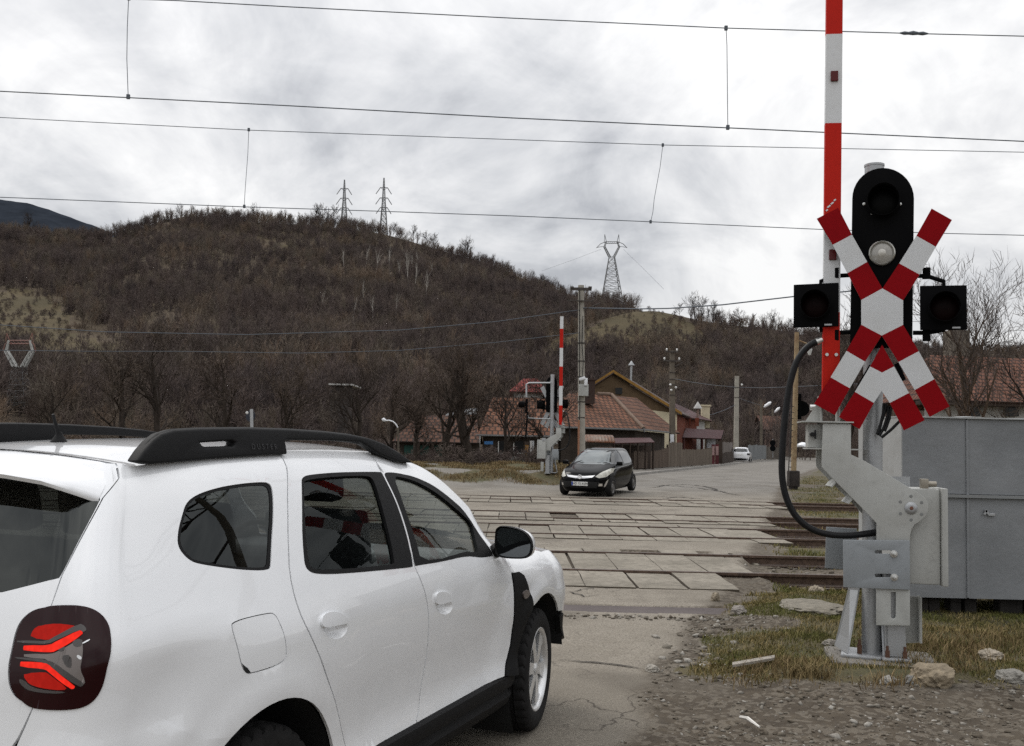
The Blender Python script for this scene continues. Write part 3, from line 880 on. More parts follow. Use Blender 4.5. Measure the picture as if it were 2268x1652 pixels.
for ch in mo.children:
    c = ch.copy(); COL.objects.link(c); c.parent = lm
# interior
mb = MB()
def seatback(x, y, w, h, z0):
    M = Matrix.Rotation(R(-14), 4, 'Y')
    mb.box((x, y, z0 + h / 2), (.13, w, h), M.to_3x3(), .05)
    mb.box((x - .10 - .0, y, z0 + h + .12), (.10, w * .56, .19), M.to_3x3(), .045)
for y in (-.37, .37): seatback(1.12, y, .50, .62, .72)
for y in (-.40, .0, .40): seatback(.18, y, .44, .50, .74)
mb.box((.75, 0, .78), (1.9, 1.5, .08))
mb.build('seats', M_SEAT, suv, smooth=60)
mb = MB(); mb.box((1.92, 0, .99), (.42, 1.46, .16), None, .05); mb.build('dashboard', M_TRIMGREY, suv, smooth=60)
mb = MB(); ca = [(1.60 + .07 * math.sin(a) - .0, .37 + .185 * math.cos(a), 1.02 + .175 * math.sin(a)) for a in [2 * math.pi * k / 28 for k in range(28)]]
mb.tube(ca, .014, 8, closed=True); mb.tube([(1.60, .19, 1.02), (1.62, .37, 1.01), (1.60, .55, 1.02)], .016, 6)
mb.build('steering_wheel', M_BLACKPL, suv, smooth=60)
M_XR = None
# ------------------------------------------------------------------ ground, road, tracks
def nz(x, y, s=1.0, o=0.0): return noise.noise(Vector((x * s + o, y * s - o, o * .37)))
def border(y):               # right-hand edge of the made road
    return lin([(-10, -3.8), (5.45, .61), (9.5, 1.71), (14, 3.25), (29.5, 7.8), (37.8, 10.1), (54, 15.2), (89, 28.0), (150, 52)], y)
def lborder(y):              # left kerb of the road beyond the tracks
    return lin([(33, -6), (37, 1.4), (40, 2.6), (52, 6.75), (89, 20.5), (150, 43)], y)
TR = [(13.08, 15.24, 11.65, 15.95, 3.25), (18.2, 20.2, 17.5, 20.85, 4.98), (22.1, 23.9, 21.45, 24.35, 5.75), (28.9, 30.5, 27.6, 30.9, 7.8)]   # near rail, far rail, slab edges, right end
def road_z(y): return lin([(0, 0), (32.5, 0), (36.5, .10), (62, .16), (98, .30), (150, .6), (400, 2)], y)
def gz(x, y):
    z = road_z(y)
    b = border(y); d = x - b
    # left bank beyond the tracks
    bk = smoothstep(36.6, 39.2, y + .5 * nz(x, y, .35, 3)) * smoothstep(3.2, 1.6, x - (y - 38) * .2) 
    z += .50 * bk * (1 - .75 * smoothstep(42, 50, y)) * (1 + .25 * nz(x, y, .6, 9))
    if y > 33: z += .10 * smoothstep(.0, -.3, x - lborder(y)) * smoothstep(41, 43, y)      # pavement
    # right-hand verge
    if d > 0:
        if y < 11.2:
            z += .07 * smoothstep(.2, 1.0, d) * smoothstep(5.6, 7.4, y) + .035 * nz(x, y, 1.6, 5) * smoothstep(.1, .6, d) + .015 * nz(x, y, 5, 1) * smoothstep(.1, .4, d)
        else:
            z += (.04 * nz(x, y, .9, 2) - .05) * smoothstep(.0, .8, d) * smoothstep(37, 33, y)
        for n, f, a, e, r in TR:
            if x > r: z -= .10 * smoothstep(a - .2, n - .1, y) * smoothstep(e + .2, f + .1, y) * smoothstep(r, r + .4, x)
    else:
        z += .006 * nz(x, y, .8, 4)
    for n, f, a, e, r in TR:
        if a + .05 < y < e - .05 and x < r - .04: z -= .028
    if 9.98 < y - .012 * x < 10.42 and d < .25: z -= .05
    return z
rows = [-10 + .6 * i for i in range(21)] + [2.6 + .04 * i for i in range(240)]
y = rows[-1]
while y < 150: y += max(.045, .0042 * y) if y < 40 else .011 * y; rows.append(y)
SN = 380; AP = -12.0
svals = [-.80 + 1.7 * i / SN for i in range(SN + 1)]
gv = np.zeros((len(rows), SN + 1, 3), np.float32); gm = np.zeros((len(rows), SN + 1, 4), np.float32)
def masks(x, y):
    b = border(y) + .16 * nz(x, y, 1.3, 7) + .07 * nz(x, y, 4, 8); d = x - b
    road = smoothstep(.10, -.10, d); grass = 0.0; gravel = 0.0
    if y < 12:
        gy = 7.05 + .35 * nz(x, y, .8, 1) - .12 * (x - 2.6)
        edge = .14 + .22 * nz(x, y, 1.1, 6)
        grass = smoothstep(gy - .2, gy + .35, y) * smoothstep(edge, edge + .25, d) * smoothstep(-.30, -.05, nz(x, y, .9, 12) + .32)
        if y > 10.6: grass *= smoothstep(.2, .9, d)
        gravel = max(0, 1 - road - grass)
    else:
        grass = smoothstep(.25, .9, d + .35 * nz(x, y, .7, 2)) * smoothstep(-.42, -.15, nz(x, y, .55, 4)) 
        for n, f, a, e, r in TR:
            grass *= 1 - .75 * smoothstep(n - .5, n - .2, y) * smoothstep(f + .5, f + .2, y)
        gravel = max(0, 1 - road - grass)
        if y > 34:
            bl = smoothstep(37.0, 38.0, y + .8 * nz(x, y, .5, 3)) * smoothstep(3.0, 1.9, x - (y - 38) * .22)
            if bl > 0: road *= 1 - bl; gravel *= 1 - bl; grass = max(grass, bl * smoothstep(-.45, -.2, nz(x, y, .7, 6)))
        if y > 60 and x < lborder(y) - 2.2: road = 0; grass = .6; gravel = .4
    for n, f, a, e, r in TR:
        if a + .04 < y < e - .04 and x < r - .03: return 0.0, 1.0, 0.0
    return grass, gravel, road
for i, y in enumerate(rows):
    for j, s in enumerate(svals):
        x = s * (y - AP)
        if abs(x) > 70: x = math.copysign(70 + (abs(x) - 70) * 1.0, x)
        gv[i, j] = (x, y, gz(x, y)); g = masks(x, y); gm[i, j] = (*g, 1)
nr, nc = len(rows), SN + 1
idx = np.arange(nr * nc).reshape(nr, nc)
fq = np.stack([idx[:-1, :-1], idx[:-1, 1:], idx[1:, 1:], idx[1:, :-1]], -1).reshape(-1, 4)
me = np_mesh('ground', gv.reshape(-1, 3), fq, 4)
at = me.attributes.new('soil', 'FLOAT_COLOR', 'POINT'); at.data.foreach_set('color', gm.reshape(-1))
def mat_ground():
    t = NT('ground_surface'); p = t.pos()
    a = t.n('ShaderNodeAttribute', attribute_name='soil'); sp = t.n('ShaderNodeSeparateColor'); t.l(a.outputs['Color'], sp.inputs[0])
    n1 = t.noise(p, .55, 6, .6); n2 = t.noise(p, 6.5, 6, .65); n3 = t.noise(p, 55, 5, .65); n4 = t.noise(p, 240, 3, .6)
    road = t.mix(t.ramp(n1, [(.36, 0.), (.64, 1.)]), (.202, .178, .143), (.288, .257, .211))
    road = t.mix(t.math('MULTIPLY', t.ramp(n2, [(.42, 0.), (.68, 1.)]), .55), road, (.17, .145, .11))
    road = t.mix(t.math('MULTIPLY', t.ramp(n3, [(.45, 0.), (.6, 1.)]), .85), road, (.115, .098, .078))
    road = t.mix(t.math('MULTIPLY', t.ramp(n4, [(.56, 0.), (.66, 1.)]), .4), road, (.42, .39, .35))
    yy = t.n('ShaderNodeSeparateXYZ'); t.l(p, yy.inputs[0]); nr_ = t.n('ShaderNodeMapRange'); nr_.inputs['From Min'].default_value = 7.52; nr_.inputs['From Max'].default_value = 7.36; t.l(t.math('ADD', yy.outputs[1], t.math('MULTIPLY', yy.outputs[0], .09)), nr_.inputs[0])
    grit = t.mix(t.ramp(t.noise(p, 130, 3, .7), [(.42, 0.), (.62, 1.)]), (.10, .087, .07), (.24, .212, .17)); road = t.mix(t.math('MULTIPLY', nr_.outputs[0], .62), road, grit)
    wv = t.n('ShaderNodeTexVoronoi', feature='DISTANCE_TO_EDGE'); wv.inputs['Scale'].default_value = .85
    wj = t.n('ShaderNodeVectorMath', operation='ADD'); nn = t.n('ShaderNodeTexNoise'); nn.inputs['Scale'].default_value = 2.2; nn.inputs['Detail'].default_value = 6; t.l(p, nn.inputs['Vector']); t.l(p, wj.inputs[0]); t.l(nn.outputs['Color'], wj.inputs[1]); t.l(wj.outputs[0], wv.inputs['Vector'])
    crk = t.math('MULTIPLY', t.ramp(wv.outputs['Distance'], [(.003, 1.), (.014, 0.)]), t.ramp(t.noise(p, .45, 3), [(.47, 0.), (.56, .9)]))
    road = t.mix(crk, road, (.045, .036, .027))
    # far asphalt is greyer
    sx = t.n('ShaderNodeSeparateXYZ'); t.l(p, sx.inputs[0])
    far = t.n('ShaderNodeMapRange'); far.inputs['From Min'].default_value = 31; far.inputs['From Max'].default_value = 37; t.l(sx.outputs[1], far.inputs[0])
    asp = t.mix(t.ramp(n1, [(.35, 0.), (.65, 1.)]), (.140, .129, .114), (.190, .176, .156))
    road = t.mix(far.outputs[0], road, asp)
    stn = t.n('ShaderNodeTexVoronoi', feature='F1'); stn.inputs['Scale'].default_value = 26; t.l(p, stn.inputs['Vector'])
    gcol = t.mix(t.ramp(n2, [(.3, 0.), (.7, 1.)]), (.042, .032, .022), (.092, .073, .051))
    gcol = t.mix(t.math('MULTIPLY', t.ramp(stn.outputs['Color'], [(.55, 0.), (.62, 1.)]), .45), gcol, (.20, .175, .14))
    gcol = t.mix(t.math('MULTIPLY', t.ramp(n3, [(.5, 0.), (.62, 1.)]), .6), gcol, (.07, .06, .05))
    grs = t.mix(t.ramp(n2, [(.35, 0.), (.65, 1.)]), (.075, .064, .031), (.125, .101, .050))
    grs = t.mix(t.math('MULTIPLY', t.ramp(t.noise(p, 1.4, 4), [(.45, 0.), (.62, 1.)]), .6), grs, (.060, .070, .028))
    grs = t.mix(t.math('MULTIPLY', t.ramp(n3, [(.4, 0.), (.65, 1.)]), .6), grs, (.035, .030, .020))
    c = t.mix(sp.outputs[1], road, gcol); 
    gmask = t.math('ADD', sp.outputs[0], t.math('MULTIPLY', t.math('SUBTRACT', n2, .5), .8)); 
    c = t.mix(t.ramp(gmask, [(.38, 0.), (.58, 1.)]), c, grs)
    c = t.mix(t.math('MULTIPLY', t.ramp(t.noise(p, .8, 3, .5), [(.54, 0.), (.66, 1.)]), .55), c, (.10, .085, .066))
    h = t.math('ADD', t.math('MULTIPLY', n3, .5), t.math('ADD', t.math('MULTIPLY', n4, .25), t.math('MULTIPLY', n2, .6)))
    t.bsdf(c, t.math('SUBTRACT', 1.0, t.math('MULTIPLY', sp.outputs[2], .12)), 0, t.bump(h, .55, .02), spec=.35); return t.m
M_GROUND = mat_ground()
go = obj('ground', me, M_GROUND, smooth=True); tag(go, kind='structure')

mb = MB(); mb.grid([[(x, y, -.45) for y in (-3500, -400, -60, 0, 60, 150, 400, 3500)] for x in (-3500, -400, -60, 0, 60, 400, 3500)])
t_ = NT('outlying_field'); p_ = t_.pos(); t_.bsdf(t_.mix(t_.ramp(t_.noise(p_, .15, 6, .65), [(.35, 0.), (.65, 1.)]), (.085, .072, .045), (.14, .115, .075)), .95, spec=.1)
tag(mb.build('terrain', t_.m), kind='structure')

def mat_concrete(name, c0, c1, dirt=.5, rough=.88):
    t = NT(name); p = t.pos()
    n1 = t.noise(p, .9, 5, .6); n2 = t.noise(p, 9, 6, .65); n3 = t.noise(p, 70, 4, .6)
    isl = t.n('ShaderNodeNewGeometry').outputs['Random Per Island']
    c = t.mix(t.ramp(n1, [(.35, 0.), (.65, 1.)]), c0, c1)
    c = t.mix(t.math('MULTIPLY', t.math('SUBTRACT', isl, .2), .55), c, tuple(x * .62 for x in c0))
    c = t.mix(t.math('MULTIPLY', t.ramp(n2, [(.45, 0.), (.7, 1.)]), dirt), c, tuple(x * .6 for x in c0))
    c = t.mix(t.math('MULTIPLY', t.ramp(n3, [(.45, 0.), (.65, 1.)]), .35), c, tuple(x * .55 for x in c0))
    t.bsdf(c, rough, 0, t.bump(t.math('ADD', n3, n2), .35, .01), spec=.3); return t.m
M_SLAB = mat_concrete('slab_concrete', (.180, .160, .128), (.305, .274, .226), .8)
def mat_rail():
    t = NT('rail_steel'); p = t.pos(); g = t.n('ShaderNodeNewGeometry'); s = t.n('ShaderNodeSeparateXYZ'); t.l(g.outputs['Normal'], s.inputs[0])
    n = t.noise(p, 18, 5, .6)
    rust = t.mix(t.ramp(n, [(.35, 0.), (.65, 1.)]), (.055, .034, .024), (.12, .078, .055))
    top = t.math('MULTIPLY', t.ramp(s.outputs[2], [(.9, 0.), (.97, 1.)]), .5)
    c = t.mix(top, rust, (.10, .092, .088)); rg = t.math('SUBTRACT', .85, t.math('MULTIPLY', top, .55))
    t.bsdf(c, rg); return t.m
M_RAIL = mat_rail(); M_EDGE = simple('slab_edge_dirt', (.080, .064, .046), .95, 0, .4, 9); M_GROOVE = simple('flangeway_dirt', (.016, .013, .010), .95)
LBL = ['railway track nearest the white SUV, wide pale slabs between its two rails', 'second railway track from the white SUV, bare rails in the verge by the cable',
       'third railway track from the white SUV, one slab broken out between its rails', 'farthest railway track, right in front of the black hatchback']
def slab_strip(mb, y0, y1, x0, x1, joint, seed, zt=.012, skip=()):
    r = random.Random(seed); x = x1; k = 0
    while x > x0:
        w = .594; gap = .010 + .022 * r.random() ** 2
        k += 1
        if True:
            tz = zt - (.05 if k in skip else 0) + r.uniform(-.009, .008); ta, tb = r.uniform(-.006, .006), r.uniform(-.006, .006)
            # each slab: slightly irregular outline
            pts = []
            cs = [(x - w + gap, y0), (x, y0), (x, y1), (x - w + gap, y1)]
            for (ax, ay), (bx, by) in zip(cs, cs[1:] + cs[:1]):
                for q in (0, .28, .55, .8):
                    pts.append((lerp(ax, bx, q) + r.uniform(-.009, .009), lerp(ay, by, q) + r.uniform(-.010, .010)))
            T = [mb.bm.verts.new((px_, py_, tz + ta * (px_ - x) + tb * (py_ - y0))) for px_, py_ in pts]
            B = [mb.bm.verts.new((px_, py_, -.12)) for px_, py_ in pts]
            mb.bm.faces.new(T)
            n = len(T)
            for q in range(n): mb.bm.faces.new((T[q], B[q], B[(q + 1) % n], T[(q + 1) % n])).material_index = 1
        x -= w + gap * .2
for k, (n, f, a, e, r) in enumerate(TR):
    t = thing('railway_track', LBL[k], 'railway track', (0, 0, 0), 0, 'tracks over the crossing')
    for yy in (n, f):
        mb = MB()
        for x0, x1, zb in ((-16 - k * 3, 40 + 8 * k, 0),):
            s = [(p_, q_ + .020) for p_, q_ in [(-.075, -.15), (-.075, -.135), (-.012, -.115), (-.010, -.035), (-.036, -.022), (-.036, .008), (-.030, .014), (.030, .014), (.036, .008), (.036, -.022), (.010, -.035), (.012, -.115), (.075, -.135), (.075, -.15)]]
            mb.prism([(x0, yy + p, q) for p, q in s], (x1 - x0, 0, 0))
        mb.build('rail', M_RAIL, t)
    x0 = -6.5 - k * 2.5
    for ya, yb in ((n + .036, n + .088), (f - .088, f - .036)):
        mb = MB(); mb.grid([[(x0 + (r - x0) * i / 60, ya, -.016), (x0 + (r - x0) * i / 60, yb, -.016 + .006 * nz(i, ya, .9, 4))] for i in range(61)]); mb.build('flangeway', M_GROOVE, t)
    mb = MB(); slab_strip(mb, n + .085, f - .085, x0, r, .6, 10 + k, skip=(8,) if k == 2 else ())
    mb.build('inner_slabs', [M_SLAB, M_EDGE], t)
    mb = MB(); slab_strip(mb, a, n - .050, x0, r - (.0 if k else .55), .6, 20 + k, skip=()); 
    mb.build('outer_slabs', [M_SLAB, M_EDGE], t)
    mb = MB(); slab_strip(mb, f + .050, e, x0, r - .3, .6, 30 + k, skip=(2, 7) if k == 0 else ())
    mb.build('outer_slabs', [M_SLAB, M_EDGE], t)
# drainage channel in front of the tracks
mb = MB()
def drain_y(x, o): return o + .012 * x
P = []
for i in range(60):
    x = -4.5 + 7.0 * i / 59
    P.append([(x, drain_y(x, 9.98) + .02 * nz(x, 0, 3, 5), -.012 + .004 * nz(x, 1, 4)), (x, drain_y(x, 10.2), -.014), (x, drain_y(x, 10.42) + .03 * nz(x, 3, 2.2, 1), -.010)])
mb.grid(P); dr = mb.build('drain_channel', mat_concrete('channel_concrete', (.085, .070, .068), (.125, .105, .10), .3), None)
tag(dr, kind='structure')
mb = MB()                                                                # broken kerb along the channel
r = random.Random(5); x = -4.4
while x < 2.05:
    w = r.uniform(.5, 1.0); z = -.006 + r.uniform(-.006, .008)
    o = drain_y(x, 9.90)
    pts = [(x, o + r.uniform(-.03, .02)), (x + w * .5, o + r.uniform(-.045, .02)), (x + w - .02, o + r.uniform(-.03, .02)), (x + w - .02, o + .085), (x + w * .5, o + .09), (x, o + .085)]
    T = [mb.bm.verts.new((a, b, z)) for a, b in pts]; B = [mb.bm.verts.new((a, b, -.1)) for a, b in pts]
    mb.bm.faces.new(T)
    for q in range(6): mb.bm.faces.new((T[q], B[q], B[(q + 1) % 6], T[(q + 1) % 6]))
    x += w + (.0 if r.random() < .7 else .12)
tag(mb.build('channel_kerb', M_SLAB, None), kind='structure')
# cracks and tar lines in the road
M_CRACK = simple('crack_dirt', (.030, .025, .020), .95, 0, .3, 20)
mb = MB()
def crack(pts, w=.02, seed=1, wob=.03, dz=.008):
    r = random.Random(seed); L = []
    for (x0, y0), (x1, y1) in zip(pts, pts[1:]):
        n = max(2, int(math.hypot(x1 - x0, y1 - y0) / .08))
        for i in range(n): L.append((lerp(x0, x1, i / n) + r.uniform(-wob, wob), lerp(y0, y1, i / n) + r.uniform(-wob, wob)))
    L.append(pts[-1]); rw = []
    for i, (x, y) in enumerate(L):
        a = L[max(0, i - 1)]; b = L[min(len(L) - 1, i + 1)]; d = Vector((b[0] - a[0], b[1] - a[1])); d.normalize()
        ww = w * r.uniform(.4, 1.5) * min(1, .25 + 4 * min(i, len(L) - 1 - i) / len(L))
        rw.append([(x - d.y * ww, y + d.x * ww, gz(x, y) + dz), (x + d.y * ww, y - d.x * ww, gz(x, y) + dz)])
    mb.grid(rw)
def gp(*L): return [tuple(G(x, y, 0)[:2]) for x, y in L]
crack(gp((1238, 1462), (1290, 1466), (1345, 1470), (1420, 1481)), .012, 3, .012)
crack(gp((1262, 1310), (1290, 1322), (1330, 1318)), .009, 4, .03)
crack(gp((1270, 1312), (1310, 1301), (1322, 1308)), .008, 5, .03)
crack(gp((1450, 1086), (1470, 1081), (1520, 1079), (1560, 1083), (1600, 1095)), .05, 6, .08)
crack(gp((1440, 1080), (1500, 1083), (1545, 1087), (1590, 1093), (1640, 1100)), .04, 7, .1)
crack(gp((1560, 1060), (1590, 1061), (1612, 1063)), .04, 8, .08)
crack(gp((1470, 1104), (1500, 1101), (1560, 1106)), .04, 9, .05)
tag(mb.build('road_cracks', M_CRACK, None), kind='structure')
# pavement kerb beyond the tracks
mb = MB()
P = []
for i in range(50):
    y = 43 + i * 1.1; x = lborder(y); z = road_z(y)
    P.append([(x + .10, y, z - .02), (x + .09, y, z + .125), (x - .06, y, z + .13), (x - .08, y, z + .08)])
mb.grid(P); tag(mb.build('kerb', mat_concrete('kerb_concrete', (.25, .24, .22), (.32, .30, .28)), None), kind='structure')
# ------------------------------------------------------------------ grass, gravel, stones
def in_road(x, y): return x < border(y) + .05
def blades(name, pts, mat, hmin, hmax, wid, lean, seed, grp='grass'):
    r = np.random.default_rng(seed); n = len(pts); P = np.array(pts, np.float32)
    h = r.uniform(hmin, hmax, n) * r.uniform(.5, 1.0, n); th = r.uniform(0, 2 * np.pi, n); ld = r.uniform(0, 2 * np.pi, n); la = r.uniform(.1, lean, n) * h
    dx, dy = np.cos(th) * wid, np.sin(th) * wid
    V = np.zeros((n, 5, 3), np.float32)
    V[:, 0] = P + np.stack([-dx, -dy, 0 * dx - .01], -1); V[:, 1] = P + np.stack([dx, dy, 0 * dx - .01], -1)
    m = P + np.stack([np.cos(ld) * la * .35, np.sin(ld) * la * .35, h * .6], -1)
    V[:, 2] = m + np.stack([dx * .7, dy * .7, 0 * dx], -1); V[:, 3] = m + np.stack([-dx * .7, -dy * .7, 0 * dx], -1)
    V[:, 4] = P + np.stack([np.cos(ld) * la, np.sin(ld) * la, h], -1)
    b = np.arange(n)[:, None] * 5
    T = np.concatenate([b + [0, 1, 2], b + [0, 2, 3], b + [3, 2, 4]], 1).reshape(-1, 3)
    me = np_mesh(name, V.reshape(-1, 3), T, 3)
    rv = np.repeat(r.random(n), 5).astype(np.float32)
    at = me.attributes.new('tone', 'FLOAT', 'POINT'); at.data.foreach_set('value', rv)
    o = obj(name, me, mat); tag(o, kind='stuff'); return o
def mat_blade(name, stops, green=.8):
    t = NT(name); a = t.n('ShaderNodeAttribute', attribute_name='tone')
    c = t.ramp(a.outputs['Fac'], stops)
    n = t.noise(t.pos(), 1.3, 4); 
    c = t.mix(t.math('MULTIPLY', t.ramp(n, [(.46, 0.), (.6, 1.)]), green), c, (.098, .108, .030))
    t.bsdf(c, .9, spec=.15); return t.m
M_BLADE = mat_blade('grass_blades', [(0, (.075, .068, .024)), (.3, (.135, .12, .044)), (.55, (.20, .16, .068)), (.8, (.28, .215, .10)), (1, (.38, .30, .155))])
M_DRY = mat_blade('dry_grass_blades', [(0, (.09, .062, .032)), (.4, (.17, .12, .062)), (.75, (.25, .18, .095)), (1, (.34, .26, .14))], .2)
r = random.Random(11); pts = []
while len(pts) < 75000:
    y = 6.6 + 4.8 * r.random() ** 1.0; x = border(y) + .2 + r.random() * 4.5
    if 1.9 < x < 3.3 and y < 7.35: continue
    if x > .62 * y + .6: continue
    g = masks(x, y)[0]
    if r.random() < g * (.35 + .65 * smoothstep(-.3, .3, nz(x, y, 2.6, 3))): pts.append((x, y, gz(x, y)))
blades('grass', pts, M_BLADE, .012, .052, .0034, 1.3, 1)
pts = []
while len(pts) < 42000:
    y = 11.4 + 44 * r.random() ** 1.6; x = border(y) + r.random() * (.55 * y - border(y) + 1)
    if r.random() < masks(x, y)[0] * smoothstep(-.35, .3, nz(x, y, 1.6, 3)): pts.append((x, y, gz(x, y)))
blades('grass', pts, M_BLADE, .03, .10, .008, 1.2, 2)
pts = []
while len(pts) < 26000:
    y = 36.8 + 8 * r.random(); x = -8 + 12 * r.random()
    if r.random() < masks(x, y)[0] * smoothstep(-.3, .35, nz(x, y, .9, 3)) and x < 2.6 + (y - 38) * .2: pts.append((x, y, gz(x, y)))
blades('dry_grass', pts, M_DRY, .05, .17, .011, 1.0, 3)
# tall dry tufts round the barrier foot and under the steel enclosure
pts = []
for cx, cy, n, sd in ((2.12, 7.12, 420, .10), (2.0, 7.4, 350, .2), (2.62, 6.92, 160, .12), (3.15, 7.4, 300, .16), (3.6, 8.15, 700, .35), (4.2, 8.4, 700, .35), (3.3, 7.9, 300, .25), (1.8, 7.0, 200, .15)):
    for i in range(n):
        x, y = r.gauss(cx, sd), r.gauss(cy, sd * .6); pts.append((x, y, gz(x, y)))
blades('dry_grass', pts, M_DRY, .04, .15, .0032, 1.2, 4)
# loose stones
def rocks(name, spots, mat, seed):
    bm = bmesh.new(); bmesh.ops.create_icosphere(bm, subdivisions=1, radius=1.0)
    base = np.array([v.co[:] for v in bm.verts], np.float32); tri = np.array([[v.index for v in f.verts] for f in bm.faces], np.int32); bm.free()
    rg = np.random.default_rng(seed); n = len(spots); m = len(base)
    S = np.array(spots, np.float32); sz = S[:, 3]
    V = base[None] * (1 + .30 * rg.standard_normal((n, m, 1)).astype(np.float32))
    V *= np.stack([rg.uniform(.7, 1.3, n), rg.uniform(.6, 1.1, n), rg.uniform(.35, .75, n)], -1)[:, None] * sz[:, None, None]
    th = rg.uniform(0, 6.28, n); c, s = np.cos(th)[:, None], np.sin(th)[:, None]
    X = V[..., 0] * c - V[..., 1] * s; Y = V[..., 0] * s + V[..., 1] * c
    V = np.stack([X, Y, V[..., 2]], -1) + S[:, None, :3]
    T = (tri[None] + (np.arange(n) * m)[:, None, None]).reshape(-1, 3)
    o = obj(name, np_mesh(name, V.reshape(-1, 3), T, 3), mat); tag(o, kind='stuff'); return o
def mat_stone():
    t = NT('gravel_stone'); g = t.n('ShaderNodeNewGeometry'); p = t.pos()
    c = t.ramp(g.outputs['Random Per Island'], [(0, (.065, .052, .038)), (.35, (.125, .104, .078)), (.65, (.18, .16, .13)), (.88, (.26, .24, .21)), (1, (.42, .40, .36))])
    c = t.mix(t.math('MULTIPLY', t.ramp(t.noise(p, 30, 4), [(.42, 0.), (.65, 1.)]), .5), c, (.10, .088, .07))
    t.bsdf(c, .9, 0, t.bump(t.noise(p, 120, 3), .4, .004), spec=.3); return t.m
M_STONE = mat_stone()
spots = []
while len(spots) < 3600:
    y = 4.9 + 5.0 * r.random(); x = border(y) - .05 + r.random() ** 1.0 * 4.0
    if x > .62 * y + .5: continue
    g, gr, rd = masks(x, y)
    if r.random() < gr * (.15 + .85 * smoothstep(-.25, .3, nz(x, y, 1.7, 21))): 
        s = .004 + .013 * r.random() ** 2.5 + (.022 * r.random() if r.random() < .04 else 0)
        spots.append((x, y, gz(x, y) + s * .15, s))
for i in range(230):                                                      # rubble strip along the broken road edge and the channel
    u = r.random(); y = 7.0 + 2.9 * u; x = border(y) + r.gauss(.22, .16); s = .006 + .034 * r.random() ** 3
    spots.append((x, y, gz(x, y) + s * .2, s))
for i in range(260):
    x = -1 + 3.2 * r.random(); y = 9.55 + .012 * x + r.gauss(.12, .07); s = .008 + .022 * r.random() ** 2
    spots.append((x, y, gz(x, y) + s * .2, s))
for i in range(260):                                                      # stones heaped round the concrete footing
    x = r.gauss(2.25, .62); y = r.gauss(6.62, .26); s = .005 + .022 * r.random() ** 2.5
    if x > border(y) + .2: spots.append((x, y, gz(x, y) + s * .2, s))
rocks('gravel', spots, M_STONE, 5)
spots = []
for i in range(2600):
    k = r.choice([0, 1, 2, 3]); n, f, a, e, rr = TR[k]
    x = rr + .2 + r.random() * 12; y = r.uniform(n - .5, f + .5); s = .02 + .035 * r.random() ** 2
    spots.append((x, y, gz(x, y) + s * .2, s))
rocks('gravel', spots, M_STONE, 6)
def stone(px, py, w, h, col, label, name='stone', z=0.0, flat=.6):
    col = tuple(c * .72 for c in col)
    p = G(px, py, z)
    for _ in range(6): p = G(px, py, gz(p.x, p.y) + .02)
    p.z = gz(p.x, p.y)
    k = (p - CAM).length / F_PX; rr = w * k / 2
    bm = bmesh.new(); bmesh.ops.create_icosphere(bm, subdivisions=4, radius=1)
    for v in bm.verts:
        c = v.co.copy(); f = 1 + .28 * noise.noise(c * 1.3 + Vector((px * .1, py * .1, 0))) + .12 * noise.noise(c * 3.5) + .04 * noise.noise(c * 11)
        v.co = Vector((c.x * rr, c.y * rr * .8, c.z * h * k * .62)) * (f + .13 * noise.noise(c * 5.5) * (1 if f > .9 else .4))
        v.co.z += h * k * .22
    o = obj(name, bm, simple('stone_' + name, col, .9, 0, .3, 14, .5, 90), loc=p); tag(o, label, 'stone')
    o.rotation_euler = (0, 0, px % 6); return o
stone(2064, 1506, 86, 46, (.32, .26, .18), 'large rounded tan boulder right of the barrier footing')
stone(2020, 1506, 32, 20, (.27, .27, .26), 'grey stone leaning against the large tan boulder')
stone(1969, 1507, 42, 17, (.42, .40, .36), 'pale flat stone left of the large tan boulder')
stone(1839, 1424, 30, 15, (.34, .31, .27), 'low pale stone in the grass left of the signal foot')
stone(1808, 1316, 36, 26, (.38, .32, .24), 'yellowish lump of rock in the grass left of the barrier', name='rock')
stone(1832, 1322, 22, 16, (.33, .32, .30), 'small grey rock touching the yellowish lump')
stone(1412, 1490, 0.1, .1, (.3, .28, .25), 'x') if False else None
stone(1445, 1480, 34, 16, (.40, .37, .32), 'pale rock at the corner of the cracked concrete edge')
stone(1636, 1355, 40, 20, (.30, .27, .24), 'rounded rock at the right end of the drainage channel')
stone(1585, 1326, 22, 22, (.36, .30, .22), 'small upright brown rock on bare soil before the grass')
stone(2240, 1500, 60, 24, (.36, .34, .30), 'pale flat stone near the right picture edge')
stone(2195, 1452, 50, 20, (.38, .33, .26), 'light brown stone in the grass below the steel enclosure')
stone(1802, 1348, 150, 22, (.25, .225, .18), 'flat bare slab of rock half sunk in the grass', name='flat_rock')
# a weathered plank with scraps on it, and a white splinter
mb = MB(); a, b = G(1622, 1478, .08), G(1715, 1462, .10)
mb.prism([a + Vector((0, 0, 0)), b, b + Vector((.03, .10, 0)), a + Vector((.02, .09, 0))], (0, 0, .018))
tag(mb.build('plank', simple('weathered_wood', (.27, .245, .21), .9, 0, .3, 20, .3, 60)), 'weathered grey plank lying at the edge of the grass', 'plank')
mb = MB(); a, b = G(1640, 1588, .05), G(1682, 1610, .05)
mb.tube([a, a.lerp(b, .4) + Vector((0, .01, .012)), b], [.010, .012, .006], 6)
tag(mb.build('stick', simple('white_wood', (.62, .60, .56), .8)), 'short white splinter of wood lying on the gravel', 'stick')
